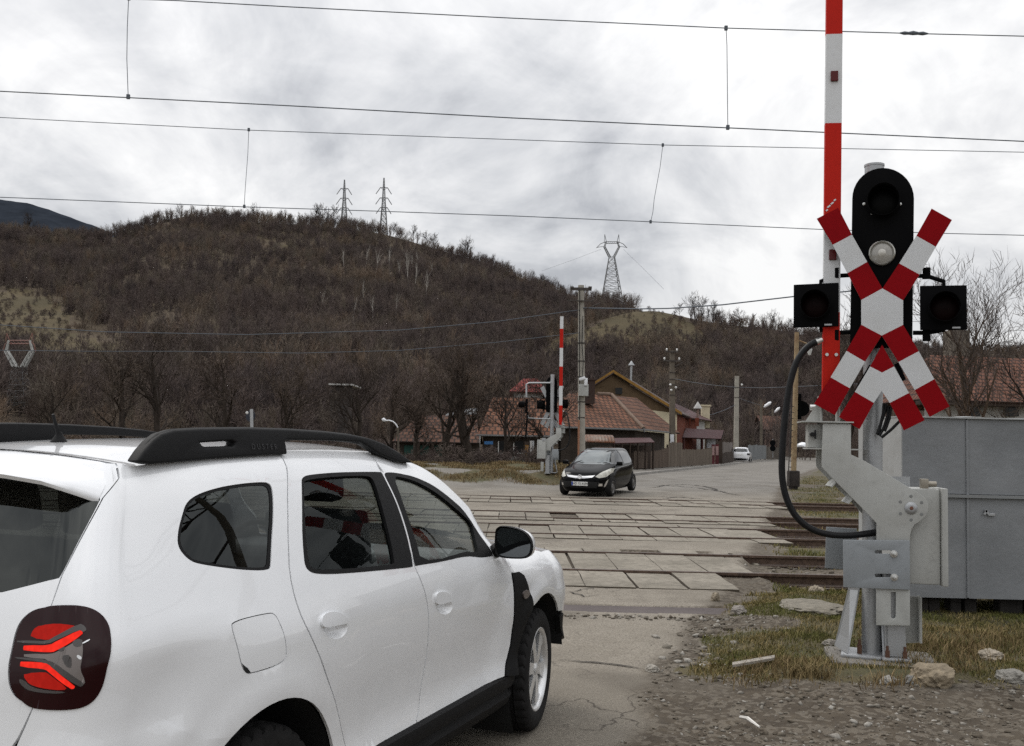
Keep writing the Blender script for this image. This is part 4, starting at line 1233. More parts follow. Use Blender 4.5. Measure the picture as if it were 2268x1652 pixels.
# ------------------------------------------------------------------ level-crossing equipment
class Frame:
    def __init__(s, origin, heading):
        a = R(heading); s.o = Vector(origin); s.a = a
        s.x = Vector((math.cos(a), -math.sin(a), 0)); s.f = Vector((math.sin(a), math.cos(a), 0))
    def at(s, px, py, d=0.0):
        r = ray(px, py); t = ((s.o - CAM).dot(s.f) + d) / r.dot(s.f)
        q = CAM + r * t - s.o; return Vector((q.dot(s.x), d, q.z))
    def root(s, name, label, cat, group=None): return thing(name, label, cat, s.o, -s.a, group)
def wear(name, col, rough=.5, metal=0.0, dirt=(.2, .19, .17), amt=.35, sc=5, coat=0.0, spec=.3):
    t = NT(name); p = t.coord('Object')
    n1 = t.noise(p, sc, 6, .62); n2 = t.noise(p, sc * 9, 5, .65)
    c = t.mix(t.math('MULTIPLY', t.ramp(n1, [(.45, 0.), (.75, 1.)]), amt), col, dirt)
    c = t.mix(t.math('MULTIPLY', t.ramp(n2, [(.55, 0.), (.72, 1.)]), amt * .6), c, tuple(x * .5 for x in col))
    rg = t.math('MULTIPLY_ADD', n2, .25); rg.node.inputs[2].default_value = rough - .1
    t.bsdf(c, rg, metal, t.bump(n2, .08, .004), coat, spec); return t.m
M_GALV = wear('galvanised_steel', (.40, .41, .42), .42, .55, (.30, .30, .30), .5, 4)
M_GPAINT = wear('light_grey_paint', (.42, .425, .405), .5, 0, (.27, .262, .235), .55, 2.2)
M_BLUEGREY = wear('blue_grey_plate', (.285, .305, .32), .5, .1, (.23, .24, .245), .5, 4)
M_CAP = simple('bolt_cap_grey', (.22, .225, .22), .5, .3)
M_REDP = wear('red_reflective', (.50, .017, .009), .5, 0, (.40, .014, .009), .5, 6, .0, .1)
M_DKRED = wear('dark_red_sheet', (.235, .003, .006), .55, 0, (.18, .003, .005), .5, 6, .0, .06)
def mat_whitesheet():
    t = NT('white_reflective_sheet'); p = t.coord('Object')
    v = t.n('ShaderNodeTexVoronoi', feature='DISTANCE_TO_EDGE'); v.inputs['Scale'].default_value = 95; t.l(p, v.inputs['Vector'])
    c = t.mix(t.ramp(v.outputs['Distance'], [(0, 0.), (.12, 1.)]), (.50, .51, .52), (.60, .61, .615))
    c = t.mix(t.math('MULTIPLY', t.ramp(t.noise(p, 5, 5), [(.45, 0.), (.75, 1.)]), .35), c, (.46, .455, .43))
    t.bsdf(c, .35, coat=.2); return t.m
M_WSHEET = mat_whitesheet()
M_WHITEP = wear('white_boom_paint', (.66, .67, .68), .4, 0, (.45, .44, .41), .35, 4, .1)
M_BLKP = wear('black_signal_paint', (.004, .004, .0045), .65, 0, (.006, .006, .006), .4, 8, 0, .04)
M_LENSRED = simple('dark_red_lens', (.005, .0006, .0006), .5, spec=.08)
M_BOOMLAMP = simple('boom_lamp_red', (.085, .006, .006), .3, spec=.3)
M_LENSBLK = simple('unlit_lens', (.002, .002, .002), .5, spec=.08)
M_CABLE = simple('black_cable', (.008, .008, .009), .5, 0, .3, 30, spec=.25)
M_BOLT = wear('bright_bolt', (.62, .62, .60), .28, .8, (.4, .39, .36), .4, 30)
def zb(L): return [(1744.2 + .25136 * x, 885.9 + .25136 * y) for x, y in L]
def zc(L): return [(1827.2 + .2011 * x, 1190.5 + .2011 * y) for x, y in L]
def z3(L): return [(1716.5 + .40203 * x, 332.2 + .40203 * y) for x, y in L]

def build_barrier():
    fr = Frame(G(1985, 1461, .085), 9.0)
    t = fr.root('crossing_barrier', 'near level-crossing barrier on grey stand, raised boom cut off by the picture top', 'barrier', 'crossing barriers')
    A = lambda L, d: [fr.at(x, y, d) for x, y in L]
    def plate3(mb, L, d, th, holes=()):
        q = A(L, d); hq = [A(h, d) for h in holes]
        plate(mb, [Vector((p.x, p.z)) for p in q], [[Vector((p.x, p.z)) for p in h] for h in hq], lambda a, b, dd: (a, d + dd, b), th, .003)
    arm = zb([(312, 208), (560, 212), (560, 480), (670, 530), (1180, 835), (1215, 865), (1236, 905), (1243, 940), (1238, 985), (1215, 1025), (1175, 1062), (1120, 1100), (1095, 1135), (1083, 1180), (1078, 1256), (785, 1244), (785, 1085), (640, 935), (318, 610), (303, 585), (300, 540)])
    mb = MB(); plate3(mb, arm, -.10, .014)
    back = [Vector((p.x - .0, p.z)) for p in A(arm, -.10)]
    plate(mb, back, [], lambda a, b, dd: (a, .20 + dd, b), .012, .003)
    q = A(arm, -.10)
    def web(i, j, y0=-.085, y1=.20, k=.9):                  # cross webs between the two cheeks
        a = Vector((lerp(q[i].x, q[j].x, k), 0, lerp(q[i].z, q[j].z, k))); mb.box((a.x, (y0 + y1) / 2, a.z), (.012, y1 - y0, .10), Matrix.Rotation(R(40), 3, 'Y'))
    web(18, 17, k=.35); web(18, 17, k=.80)
    mb.build('arm', M_GPAINT, t, smooth=40)
    # boom clamp: flange plates, side box
    mb = MB(); u0, u1 = fr.at(1773, 935, 0), fr.at(1885, 937, 0)
    mb.box(((u0.x + u1.x) / 2, .05, u0.z + .004), (u1.x - u0.x, .34, .010))
    u0, u1 = fr.at(1786, 993, 0), fr.at(1905, 996, 0)
    mb.box(((u0.x + u1.x) / 2, .06, u0.z), (u1.x - u0.x, .30, .010))
    a, b = fr.at(1790, 938, -.02), fr.at(1823, 993, -.02)
    mb.box(((a.x + b.x) / 2, .05, (a.z + b.z) / 2), (b.x - a.x, .16, a.z - b.z - .012))
    a, b = fr.at(1808, 895, .03), fr.at(1818, 936, .03)
    mb.prism([(a.x, .0, a.z), (b.x + .01, .0, a.z), (b.x + .01, .0, b.z), (a.x - .09, .0, b.z), (a.x - .08, 0, b.z + .015)], (0, .012, 0))
    a, b = fr.at(1858, 870, .0), fr.at(1861, 936, .0); mb.box((a.x, .05, (a.z + b.z) / 2), (.012, .16, a.z - b.z))
    a = fr.at(1817, 905, 0); mb.box((a.x, .05, a.z - .03), (.010, .16, .26))
    mb.build('boom_clamp', M_GPAINT, t)
    mb = MB(); a = fr.at(1798, 962, -.03); mb.cyl((a.x, -.075, a.z), (a.x, -.03, a.z), .016); mb.box((a.x + .022, -.06, a.z), (.010, .03, .07)); mb.build('lock_pin', M_CABLE, t)
    mb = MB(); a = fr.at(1798, 902, 0); mb.cyl((a.x - .01, .03, a.z), (a.x + .03, .03, a.z), .022); mb.build('bolt', M_BOLT, t)
    # the boom itself, leaning a little
    b0 = fr.at(1839, 905, .03); b1 = fr.at(1847.5, 5, .03); ax = (b1 - b0).normalized()
    px_per = (b1 - b0).length / 900.0
    bands = [(905, 697, 0), (697, 488, 1), (488, 280, 0), (280, 80, 1), (80, -128, 0), (-128, -262, 1)]
    Mr = Matrix((Vector((1, 0, -ax.x / ax.z)).normalized(), Vector((0, 1, 0)), ax)).transposed()
    mb = MB()
    for y0, y1, w in bands:
        s0, s1 = (905 - y0) * px_per, (905 - y1) * px_per; mb.mi = w
        mb.box(b0 + ax * (s0 + s1) / 2, (.125, .055, s1 - s0), Mr)
    boom = mb.build('boom', [M_REDP, M_WHITEP], t)
    for py in (176, 572, 968 - 260 - 905 + 20):
        if py < -250: continue
        s = (905 - py) * px_per; c = b0 + ax * s
        mb = MB(); mb.box(c + Vector((0.002, -.036, 0)), (.056, .018, .082), Mr, .004); mb.build('boom_lamp', M_BOOMLAMP, boom)
    for xx in (-.035, .035):
        mb = MB(); c = b0 + ax * (905 - 789) * px_per; mb.cyl(c + Vector((xx, -.028, 0)), c + Vector((xx, -.04, 0)), .013, 10); mb.build('bolt', M_BOLT, boom)
    mb = MB()                                               # scuff on the red band
    for k, (dx, dz, w) in enumerate(((-.03, .01, .03), (-.005, .035, .026), (.015, .06, .02), (-.045, -.02, .018))):
        c = b0 + ax * (905 - 468) * px_per + Vector((dx, -.0295, dz)); mb.box(c, (w, .002, .012), Matrix.Rotation(R(-38), 3, 'Y'))
    mb.build('scuff_mark', M_WHITEP, boom)
    # pivot hub and the six bolt holes round it
    c = fr.at(*zb([(1088, 952)])[0], -.10)
    Mx = Matrix.Translation((c.x, -.10, c.z)) @ Matrix.Rotation(R(90), 4, 'X')
    mb = MB(); mb.lathe([(.046, .0), (.046, .006), (.040, .010), (.034, .016), (.020, .018), (.0001, .018)], Mx, 24); hub = mb.build('pivot_hub', M_GALV, t, smooth=40)
    mb = MB(); mb.lathe([(.014, .018), (.012, .024), (.0001, .025)], Mx, 12); mb.build('hub_bolt', simple('rusty_bolt', (.16, .07, .045), .8), hub)
    for k in range(6):
        a = R(90 + 60 * k); r0 = 105 * .25136 / 300
        mb = MB(); mb.lathe([(.0125, .0005), (.011, .0015), (.0001, .0015)], Mx @ Matrix.Translation((r0 * math.cos(a), r0 * math.sin(a), 0)), 12); mb.build('bolt_cap', M_CAP, t)
    # drive housing behind the arm, its door folded to the right
    a, b = fr.at(*zb([(1000, 775)])[0], -.02), fr.at(*zb([(1352, 1632)])[0], -.02)
    mb = MB(); mb.box(((a.x + b.x) / 2, .15, (a.z + b.z) / 2), (b.x - a.x, .34, a.z - b.z), None, .018); hs = mb.build('drive_housing', M_GPAINT, t, smooth=40)
    a2, b2 = fr.at(*zb([(1352, 778)])[0], -.03), fr.at(*zb([(1416, 1645)])[0], -.03)
    mb = MB(); mb.box(((a2.x + b2.x) / 2, .13, (a2.z + b2.z) / 2), (b2.x - a2.x, .36, a2.z - b2.z), None, .012); mb.build('housing_door', M_GPAINT, hs, smooth=40)
    a3, b3 = fr.at(*zb([(1180, 706)])[0], .0), fr.at(*zb([(1322, 778)])[0], .0)
    mb = MB(); mb.box((a3.x + .028, .04, (a3.z + b3.z) / 2), (.055, .06, a3.z - b3.z + .02), None, .006); mb.cyl((a3.x + .05, .04, (a3.z + b3.z) / 2), (b3.x, .04, (a3.z + b3.z) / 2), .022); mb.build('housing_latch', wear('brass_latch', (.32, .29, .24), .4, .6), hs, smooth=40)
    mb = MB(); a4, b4 = fr.at(*zb([(905, 672)])[0], .32), fr.at(*zb([(1080, 800)])[0], .32); mb.box(((a4.x + b4.x) / 2, .33, (a4.z + b4.z) / 2), (b4.x - a4.x, .012, a4.z - b4.z)); mb.build('rear_bracket', M_GALV, t)
    # stand: slotted plate, bolts, foot post, base plates
    def rect(L, d, th, name, mat, holes=(), par=t):
        mb = MB(); plate3(mb, L, d, th, holes); return mb.build(name, mat, par, smooth=40)
    slots = [zc([(548, 148), (560, 140), (720, 140), (735, 155), (720, 178), (565, 178), (552, 172)]), zc([(548, 408), (560, 400), (720, 400), (735, 415), (720, 438), (565, 438), (552, 432)])]
    fp = rect(zc([(200, 26), (935, 30), (938, 578), (204, 548)]), -.125, .012, 'fixing_plate', M_BLUEGREY, slots)
    for px, py in zc([(757, 180), (762, 438)]):
        c = fr.at(px, py, -.125); mb = MB(); Mx = Matrix.Translation((c.x, -.126, c.z)) @ Matrix.Rotation(R(90), 4, 'X')
        mb.lathe([(.028, 0), (.028, .004), (.017, .005), (.017, .018), (.0105, .019), (.0105, .055), (.0001, .056)], Mx, 12); mb.build('bolt', M_BOLT, fp, smooth=40)
    uslot = zc([(726, 600), (782, 600), (782, 870), (772, 888), (753, 895), (735, 888), (726, 870)])
    rect(zc([(565, 500), (936, 500), (938, 972), (567, 966)]), -.105, .012, 'slotted_plate', M_GPAINT, [uslot])
    mb = MB(); a, b = fr.at(*zc([(640, 300)])[0], .02), fr.at(*zc([(860, 1290)])[0], .02)
    mb.prism([(a.x, -.06, a.z), (b.x - .03, -.06, a.z), (b.x + .01, -.06, b.z + .0), (a.x - .005, -.06, b.z)], (0, .012, 0)); mb.box((a.x + .01, .05, (a.z + b.z) / 2), (.016, .22, a.z - b.z)); mb.box(((a.x + b.x) / 2, .155, (a.z + b.z) / 2), (.15, .012, a.z - b.z))
    mb.build('foot_post', M_GALV, t)
    rect(zc([(868, 640), (1030, 650), (1030, 1160), (870, 1165)]), .24, .012, 'rear_cover', M_GPAINT)
    mb = MB(); c = fr.at(*zc([(1043, 900)])[0], .20); mb.box((c.x, .20, c.z), (.012, .10, .35)); mb.build('rear_cover_flange', M_GPAINT, t)
    mb = MB(); a = fr.at(*zc([(642, 1290)])[0], -.12); b = fr.at(*zc([(966, 1345)])[0], -.12)
    mb.box(((a.x + b.x) / 2, .04, .012), (b.x - a.x, .30, .028), None, .010); mb.build('base_plate', M_GALV, t, smooth=40)
    M_RUST = simple('rusty_anchor', (.10, .048, .03), .9)
    for xx in (.2, .8):
        mb = MB(); c = lerp(a.x, b.x, xx); mb.cyl((c, -.06, .02), (c, -.06, .075), .018, 6); mb.cyl((c, -.06, .075), (c, -.06, .11), .010, 8); mb.build('anchor_bolt', M_RUST, t)
    # side plate towards the tracks
    rect(zb([(342, 1118), (612, 1134), (612, 1500), (330, 1482)]), .30, .010, 'shield_plate', M_BLUEGREY)
    # supply cable swinging down from the boom
    path = [(1811, 757), (1800, 760), (1783, 772), (1763, 800), (1750, 845), (1741, 900), (1735, 960), (1731, 1020), (1732, 1065), (1741, 1105), (1757, 1138), (1780, 1162), (1808, 1178), (1845, 1186), (1885, 1186), (1912, 1183), (1940, 1179)]
    pts = [fr.at(x, y, lerp(-.02, .03, i / 16)) for i, (x, y) in enumerate(path)]
    mb = MB(); P2 = [pts[0]]
    for p, q in zip(pts, pts[1:]): P2 += [p.lerp(q, .33), p.lerp(q, .67), q]
    for _ in range(3): P2 = [P2[0]] + [(P2[i - 1] + P2[i] * 2 + P2[i + 1]) / 4 for i in range(1, len(P2) - 1)] + [P2[-1]]
    mb.tube(P2, .0255, 12); cb = mb.build('supply_cable', M_CABLE, t, smooth=60)
    mb = MB(); mb.tube([pts[0] + Vector((-.01, 0, 0)), pts[0] + Vector((.02, .0, .012)), pts[0] + Vector((.035, .0, .02))], [.03, .024, .02], 10); mb.build('cable_clamp', M_BOLT, cb, smooth=40)
    return t, fr
def build_signal():
    fr = Frame(G(1930, 1452, .085), 20.0)
    t = fr.root('crossing_signal', 'near level-crossing signal, red and white cross boards in front of a black lamp board', 'crossing signal', 'crossing signals')
    dB, dS = -.16, -.235
    mb = MB(); a = fr.at(1930, 1452, 0); b = fr.at(1936.5, 366, 0)
    mb.tube([(a.x, 0, .01), (b.x, 0, b.z)], .073, 28); mb.build('post', M_GALV, t, smooth=40)
    mb = MB(); mb.tube([(b.x, 0, b.z - .012), (b.x, 0, b.z + .004)], .077, 28); mb.build('post_cap', M_GALV, t, smooth=40)
    mb = MB(); q0, q1 = fr.at(1862, 1445, -.14), fr.at(1952, 1455, -.14)
    mb.box(((q0.x + q1.x) / 2, -.01, .012), (q1.x - q0.x, .32, .028), None, .012); bp = mb.build('base_plate', M_GALV, t, smooth=40)
    mb = MB()                                                # gusset wings
    for sx, L in ((-1, zc([(260, 540), (375, 540), (248, 1252), (95, 1170)])),):
        q = [fr.at(x, y, 0) for x, y in L]
        mb.prism([(q[0].x, .03, q[0].z), (q[1].x, -.02, q[1].z), (q[2].x, -.15, .03), (q[3].x, .12, .03)], (.010, .004, 0))
    mb.prism([(.06, .0, .5), (.075, .0, .5), (.095, -.12, .03), (.08, -.12, .03)], (0, .01, 0))
    mb.build('gusset', M_GALV, t)
    mb = MB(); mb.cyl((-.085, -.09, .02), (-.085, -.09, .09), .02, 6); mb.cyl((-.085, -.09, .09), (-.085, -.09, .13), .011, 8); mb.build('anchor_bolt', simple('rusty_stud', (.10, .05, .03), .9), t)
    # lamp board
    P = lambda L, d: [fr.at(x, y, d) for x, y in L]
    top = [(1956 + 68.5 * math.cos(R(k)), 440 - 68.5 * math.sin(R(k))) for k in range(0, 181, 10)]
    out = top + z3([(413, 1060), (430, 1090), (740, 1090), (757, 1060)])[:]
    def flat(mb, L, d, th, bev=.003):
        q = P(L, d); plate(mb, [Vector((p.x, p.z)) for p in q], [], lambda a, b, dd: (a, d + dd, b), th, bev)
    mb = MB(); flat(mb, out, dB, .030, .006); bd = mb.build('lamp_board', M_BLKP, t, smooth=40)
    mb = MB(); mb.box((fr.at(1956, 440, 0).x - .0, -.10, fr.at(1956, 440, 0).z), (.10, .10, .06)); mb.build('board_bracket', M_GALV, t); mb = MB(); mb.box((0.02, -.10, fr.at(1956, 690, 0).z), (.10, .10, .06)); mb.build('board_bracket', M_GALV, t)
    def ringlamp(px, py, r, d, lens, rim, hood=0.0, par=bd, nm='lamp', tilt=0.0):
        c = fr.at(px, py, d); Mx = Matrix.Translation((c.x, d, c.z)) @ Matrix.Rotation(R(90), 4, 'X')
        mb = MB(); mb.lathe([(r * 1.16, 0), (r * 1.16, .022), (r * 1.06, .030), (r, .024), (r * .98, .012)], Mx, 40); o = mb.build(nm, rim, par, smooth=40)
        mb = MB(); mb.lathe([(r * .99, .012), (r * .8, .020), (r * .45, .028), (.0001, .031)], Mx, 40); mb.build('lens', lens, o, smooth=60)
        if hood:
            mb = MB(); rows = []
            for k in range(0, 31):
                a = R(12 * k); ln = hood * (.45 + .55 * max(0, math.sin(a)))
                rows.append([Mx @ Vector((r * 1.1 * math.cos(a), r * 1.1 * math.sin(a), .01)), Mx @ Vector((r * 1.08 * math.cos(a), r * 1.08 * math.sin(a), .01 + ln))])
            mb.grid(rows); h = mb.build('hood', M_BLKP, o, smooth=60); m = h.modifiers.new('th', 'SOLIDIFY'); m.thickness = .004
        return o
    ringlamp(1956, 448, .108, dB, M_LENSBLK, M_BLKP, .16)
    for px, py in z3([(590, 203), (490, 298), (690, 298), (640, 350), (535, 350)]):
        c = fr.at(px, py, dB); Mx = Matrix.Translation((c.x, dB - .002, c.z)) @ Matrix.Rotation(R(90), 4, 'X'); mb = MB(); mb.lathe([(.013, 0), (.011, .008), (.0001, .010)], Mx, 12); mb.build('screw', M_BOLT, bd, smooth=40)
    t2 = NT('clear_lens'); pp = t2.coord('Object'); w = t2.n('ShaderNodeTexWave', wave_type='RINGS', rings_direction='SPHERICAL'); w.inputs['Scale'].default_value = 14; t2.l(pp, w.inputs['Vector'])
    t2.bsdf(t2.mix(t2.ramp(t2.noise(pp, 9, 4), [(.3, 0.), (.7, 1.)]), (.27, .255, .23), (.40, .385, .35)), .22, 0, None, .7)
    wl = ringlamp(1953.5, 561, .083, dB, t2.m, wear('lamp_ring', (.55, .54, .50), .25, .8), 0)
    c = fr.at(1953.5, 561, dB); mb = MB(); mb.lathe([(.030, .029), (.022, .036), (.0001, .038)], Matrix.Translation((c.x, dB, c.z)) @ Matrix.Rotation(R(90), 4, 'X'), 20); mb.build('lens_centre', simple('lens_centre', (.55, .53, .48), .2, coat=.5), wl, smooth=50)
    # the two side lamps on their brackets
    for px0, px1, py0, py1, s in ((1757.5, 1858, 630, 723.5, -1), (2037, 2142.5, 634, 730, 1)):
        a, b = fr.at(px0, py0, dB - .02), fr.at(px1, py1, dB - .02); c = (a + b) / 2
        mb = MB(); mb.box((c.x, dB - .02, c.z), (b.x - a.x, .022, a.z - b.z), Matrix.Rotation(R(6 * s), 3, 'Z'), .006); lb = mb.build('side_lamp_board', M_BLKP, t, smooth=40)
        ringlamp((px0 + px1) / 2 + 2 * s, (py0 + py1) / 2, .100, dB - .035, M_LENSRED, M_BLKP, .15, lb, 'side_lamp')
        mb = MB(); mb.lathe([(.11, -.13), (.125, -.10), (.125, 0)], Matrix.Translation((c.x, dB - .01, c.z)) @ Matrix.Rotation(R(90), 4, 'X'), 24, True); mb.build('lamp_case', M_BLKP, lb, smooth=40)
        mb = MB()
        for py, dz in ((609, .03), (735, -.03)):
            e = fr.at(1888 if s < 0 else 2022, py + (2 if s > 0 else 0), dB + .04)
            m = fr.at(1850 if s < 0 else 2052, py + 2, dB + .03); n = fr.at(1818 if s < 0 else 2090, py + (14 if py < 700 else -4), dB + .02)
            mb.tube([e, m, n, Vector((n.x + .03 * s * 0, n.y, c.z + (.13 if py < 700 else -.13)))], .017, 8)
            mb.box((m.x, m.y, m.z + (.02 if py < 700 else -.02)), (.055, .05, .085), None, .006)
        mb.build('bracket', M_BLKP, lb, smooth=40)
        mb = MB(); k = fr.at(px1 - 24 if s > 0 else px1 - 24, py1 - 5, dB - .06); mb.box((k.x, dB - .045, k.z), (.055, .012, .012)); mb.build('data_plate', M_GALV, lb)
    # cross and chevron boards
    def boards(name, regions, d):
        mb = MB(); edge = []
        for mi, L in regions:
            mb.mi = mi; q = P(z3(L), d)
            V, F = mb.prism(q, (0, .012, 0)); 
            for f in F[1:]: f.material_index = 2
            # front is the face nearest the road
            for f in F[:2]: f.material_index = mi if sum(v.co.y for v in f.verts) / len(f.verts) < d + .004 else 2
        return mb.build(name, [M_DKRED, M_WSHEET, M_GALV], t)
    boards('cross_board', [
        (0, [(230, 378), (348, 318), (424, 466), (318, 522)]), (1, [(318, 522), (424, 466), (508, 616), (399, 678)]), (0, [(399, 678), (508, 616), (592, 762), (475, 826)]),
        (0, [(863, 322), (975, 385), (886, 533), (779, 472)]), (1, [(886, 533), (779, 472), (684, 624), (797, 686)]), (0, [(797, 686), (684, 624), (592, 762), (706, 828)]),
        (1, [(475, 826), (592, 762), (706, 828), (706, 963), (588, 1022), (475, 962)]),
        (0, [(475, 962), (588, 1022), (496, 1166), (394, 1106)]), (1, [(394, 1106), (496, 1166), (412, 1312), (306, 1252)]), (0, [(306, 1252), (412, 1312), (330, 1460), (215, 1398)]),
        (0, [(706, 963), (588, 1022), (680, 1168), (792, 1108)]), (1, [(792, 1108), (680, 1168), (770, 1322), (878, 1262)]), (0, [(878, 1262), (770, 1322), (852, 1470), (962, 1412)])], dS)
    boards('chevron_board', [
        (0, [(590, 1072), (656, 1192), (590, 1226), (524, 1192)]), (1, [(524, 1192), (590, 1226), (656, 1192), (738, 1338), (632, 1393), (588, 1326), (545, 1393), (440, 1332)]),
        (0, [(440, 1332), (545, 1393), (466, 1538), (352, 1470)]), (0, [(738, 1338), (632, 1393), (710, 1545), (825, 1488)])], dS)
    for L in ([(520, 1180), (540, 1200), (470, 1320), (448, 1305)], [(655, 1180), (680, 1170), (722, 1262), (702, 1275)]):
        q = P(z3(L), dS + .03); mb = MB(); mb.prism(q, (0, .01, 0)); mb.build('sign_bracket', M_BLKP, t)
    mb = MB()
    for k, L in enumerate(([(612, 1400), (606, 1440), (585, 1500), (562, 1565), (590, 1582), (640, 1540), (690, 1490)], [(625, 1410), (622, 1460), (600, 1530), (575, 1572)], [(600, 1395), (596, 1450), (580, 1520), (570, 1560)], [(640, 1415), (630, 1480), (604, 1550)])):
        q = P(z3(L), dS + .10); mb.tube(q, .011, 8)
    mb.build('cable_loop', M_CABLE, t, smooth=60)
    return t, fr
BARRIER, FRB = build_barrier()
SIGNAL, FRS = build_signal()
# concrete footing they stand on
mb = MB(); c = FRB.o.lerp(FRS.o, .5); M = Matrix.Rotation(R(-12), 3, 'Z')
mb.box((c.x, c.y + .05, -.05), (.80, .62, .27), M, .03)
tag(mb.build('footing', mat_concrete('footing_concrete', (.20, .185, .165), (.27, .25, .225))), 'low concrete footing under the near barrier and signal', 'concrete footing')
# the far pair: same equipment turned round
def far_copy(src, fr, px, py, Y, rot, label):
    c = copy_tree(src); p = W(px, py, Y)
    c.location = (p.x, p.y, gz(p.x, p.y) + .03); c.rotation_euler = (0, 0, src.rotation_euler.z + R(180 + rot)); c['label'] = label
    return c
FB = far_copy(BARRIER, FRB, 1213, 1042, 38.6, -6, 'far level-crossing barrier seen from behind, boom raised left of the concrete pole')
FS = far_copy(SIGNAL, FRS, 1221, 1042, 38.7, 4, 'far level-crossing signal seen from behind, grey post between the far barrier and the bare tree')
# extra lamp of the far crossing, on a tubular frame pointing to the side road
fx = thing('side_road_signal', 'black side-facing signal lamp on a grey tubular frame left of the far signal post', 'crossing signal', (0, 0, 0))
Y = 38.6; mb = MB()
mb.tube([W(1219, 848, Y), W(1172, 848, Y), W(1166, 851, Y), W(1166, 880, Y)], .035, 8); mb.tube([W(1219, 928, Y), W(1170, 926, Y), W(1166, 900, Y)], .025, 8); mb.build('frame', M_GALV, fx, smooth=50)
mb = MB(); a = W(1166, 899, Y)
mb.box(a, (.10, .42, .55), None, .02); mb.box(a + Vector((.02, 0, -.75)), (.06, .40, 1.05), Matrix.Rotation(R(3), 3, 'Y'), .02); mb.build('lamp_board', M_BLKP, fx)
mb = MB(); mb.cyl(a + Vector((-.06, -.12, .05)), a + Vector((-.30, -.12, .05)), .12, 16); mb.build('hood', M_BLKP, fx, smooth=40)
# grey steel enclosure behind the barrier
def mat_sheet():
    t = NT('grey_steel_sheet'); p = t.coord('Object')
    n = t.noise(p, 1.6, 5, .6); n2 = t.noise(p, 160, 3, .7)
    c = t.mix(t.ramp(n, [(.35, 0.), (.65, 1.)]), (.205, .215, .226), (.255, .265, .276))
    c = t.mix(t.math('MULTIPLY', t.ramp(n2, [(.45, 0.), (.65, 1.)]), .4), c, (.09, .095, .10))
    t.bsdf(c, .55, .15, t.bump(t.math('ADD', t.math('MULTIPLY', n, 3.0), t.math('MULTIPLY', n2, .05)), .22, .03)); return t.m
M_SHEET = mat_sheet()
en = thing('steel_enclosure', 'large grey sheet-steel enclosure on stub legs behind the near barrier', 'enclosure', (0, 0, 0))
Y = 9.75; a = W(1998, 924, Y); b = W(1998, 1322, Y); x0 = a.x; x1 = x0 + 3.2; zt, zb_ = a.z, b.z; zm = W(2110, 1098, Y).z
def sheet(name, x0, x1, z0, z1, y, seed):
    mb = MB(); P = []
    for i in range(33):
        x = lerp(x0, x1, i / 32); row = []
        for j in range(13):
            z = lerp(z0, z1, j / 12); e = min(i, 32 - i, j, 12 - j); 
            row.append((x, y + .010 * nz(x * 2, z * 2, 1, seed) * min(1, e / 2), z))
        P.append(row)
    mb.grid(P); return mb.build(name, M_SHEET, en, smooth=60)
xs = W(2140, 1000, Y).x
for k, (u, v) in enumerate(((x0, xs), (xs + .012, x1))):
    sheet('upper_sheet', u, v, zm + .02, zt, Y, k); sheet('lower_sheet', u, v, zb_, zm - .02, Y + (.0 if k else .004), k + 5)
mb = MB(); mb.box(((x0 + x1) / 2, Y + .6, zt + .008), (x1 - x0 + .03, 1.26, .014)); 
P = []
for i in range(80):
    x = lerp(x0 - .01, x1, i / 79); z = zt + .012 + .012 * nz(x * 3, 0, 1, 3); P.append([(x, Y - .03, z), (x, Y + .04, z + .006)])
mb.grid(P); mb.build('lid', wear('zinc_lid', (.40, .41, .41), .45, .3), en)
mb = MB(); mb.box(((x0 + x1) / 2 + .02, Y - .012, zm), (x1 - x0, .05, .030)); mb.build('flange', wear('flange_grey', (.24, .25, .255), .5, .2), en)
mb = MB(); mb.box((xs + .006, Y - .004, (zt + zb_) / 2), (.022, .016, zt - zb_ - .02)); mb.build('seam', M_SHEET, en)
mb = MB(); mb.box((x0 - .004, Y + .60, (zt + zm) / 2), (.010, 1.2, zt - zm)); mb.box((x0 - .002, Y + .60, (zb_ + zm) / 2), (.010, 1.2, zm - zb_)); mb.build('side_sheet', wear('side_sheet_lit_tone', (.37, .375, .37), .5, .1), en)  # side made paler than the front: its light is painted into the colour
mb = MB(); mb.box(((x0 + x1) / 2, Y + .62, (zt + zb_) / 2), (x1 - x0 - .04, 1.16, zt - zb_ - .04)); mb.build('core', M_DARK, en)
mb = MB(); c = W(2187, 1135, Y - .02); mb.box(c, (.07, .015, .022), Matrix.Rotation(R(50), 3, 'Y')); mb.box(c + Vector((-.02, 0, 0)), (.05, .015, .02), Matrix.Rotation(R(-60), 3, 'Y')); mb.box(c + Vector((.05, .004, -.02)), (.05, .015, .03), None, .006); mb.build('hasp', M_GALV, en)
M_LEG = simple('dark_timber_leg', (.022, .019, .017), .9, 0, .4, 12, .3)
for px, w in ((2037, 26), (2063, 24), (2110, 24), (2143, 26), (2232, 50), (2290, 40)):
    mb = MB(); p = W(px, 1322, Y + .2); k = w / 226; mb.box((p.x, Y + .2, (p.z + gz(p.x, Y)) / 2 - .03), (k, .14, p.z - gz(p.x, Y) + .05), None, .006); mb.build('leg', M_LEG, en)
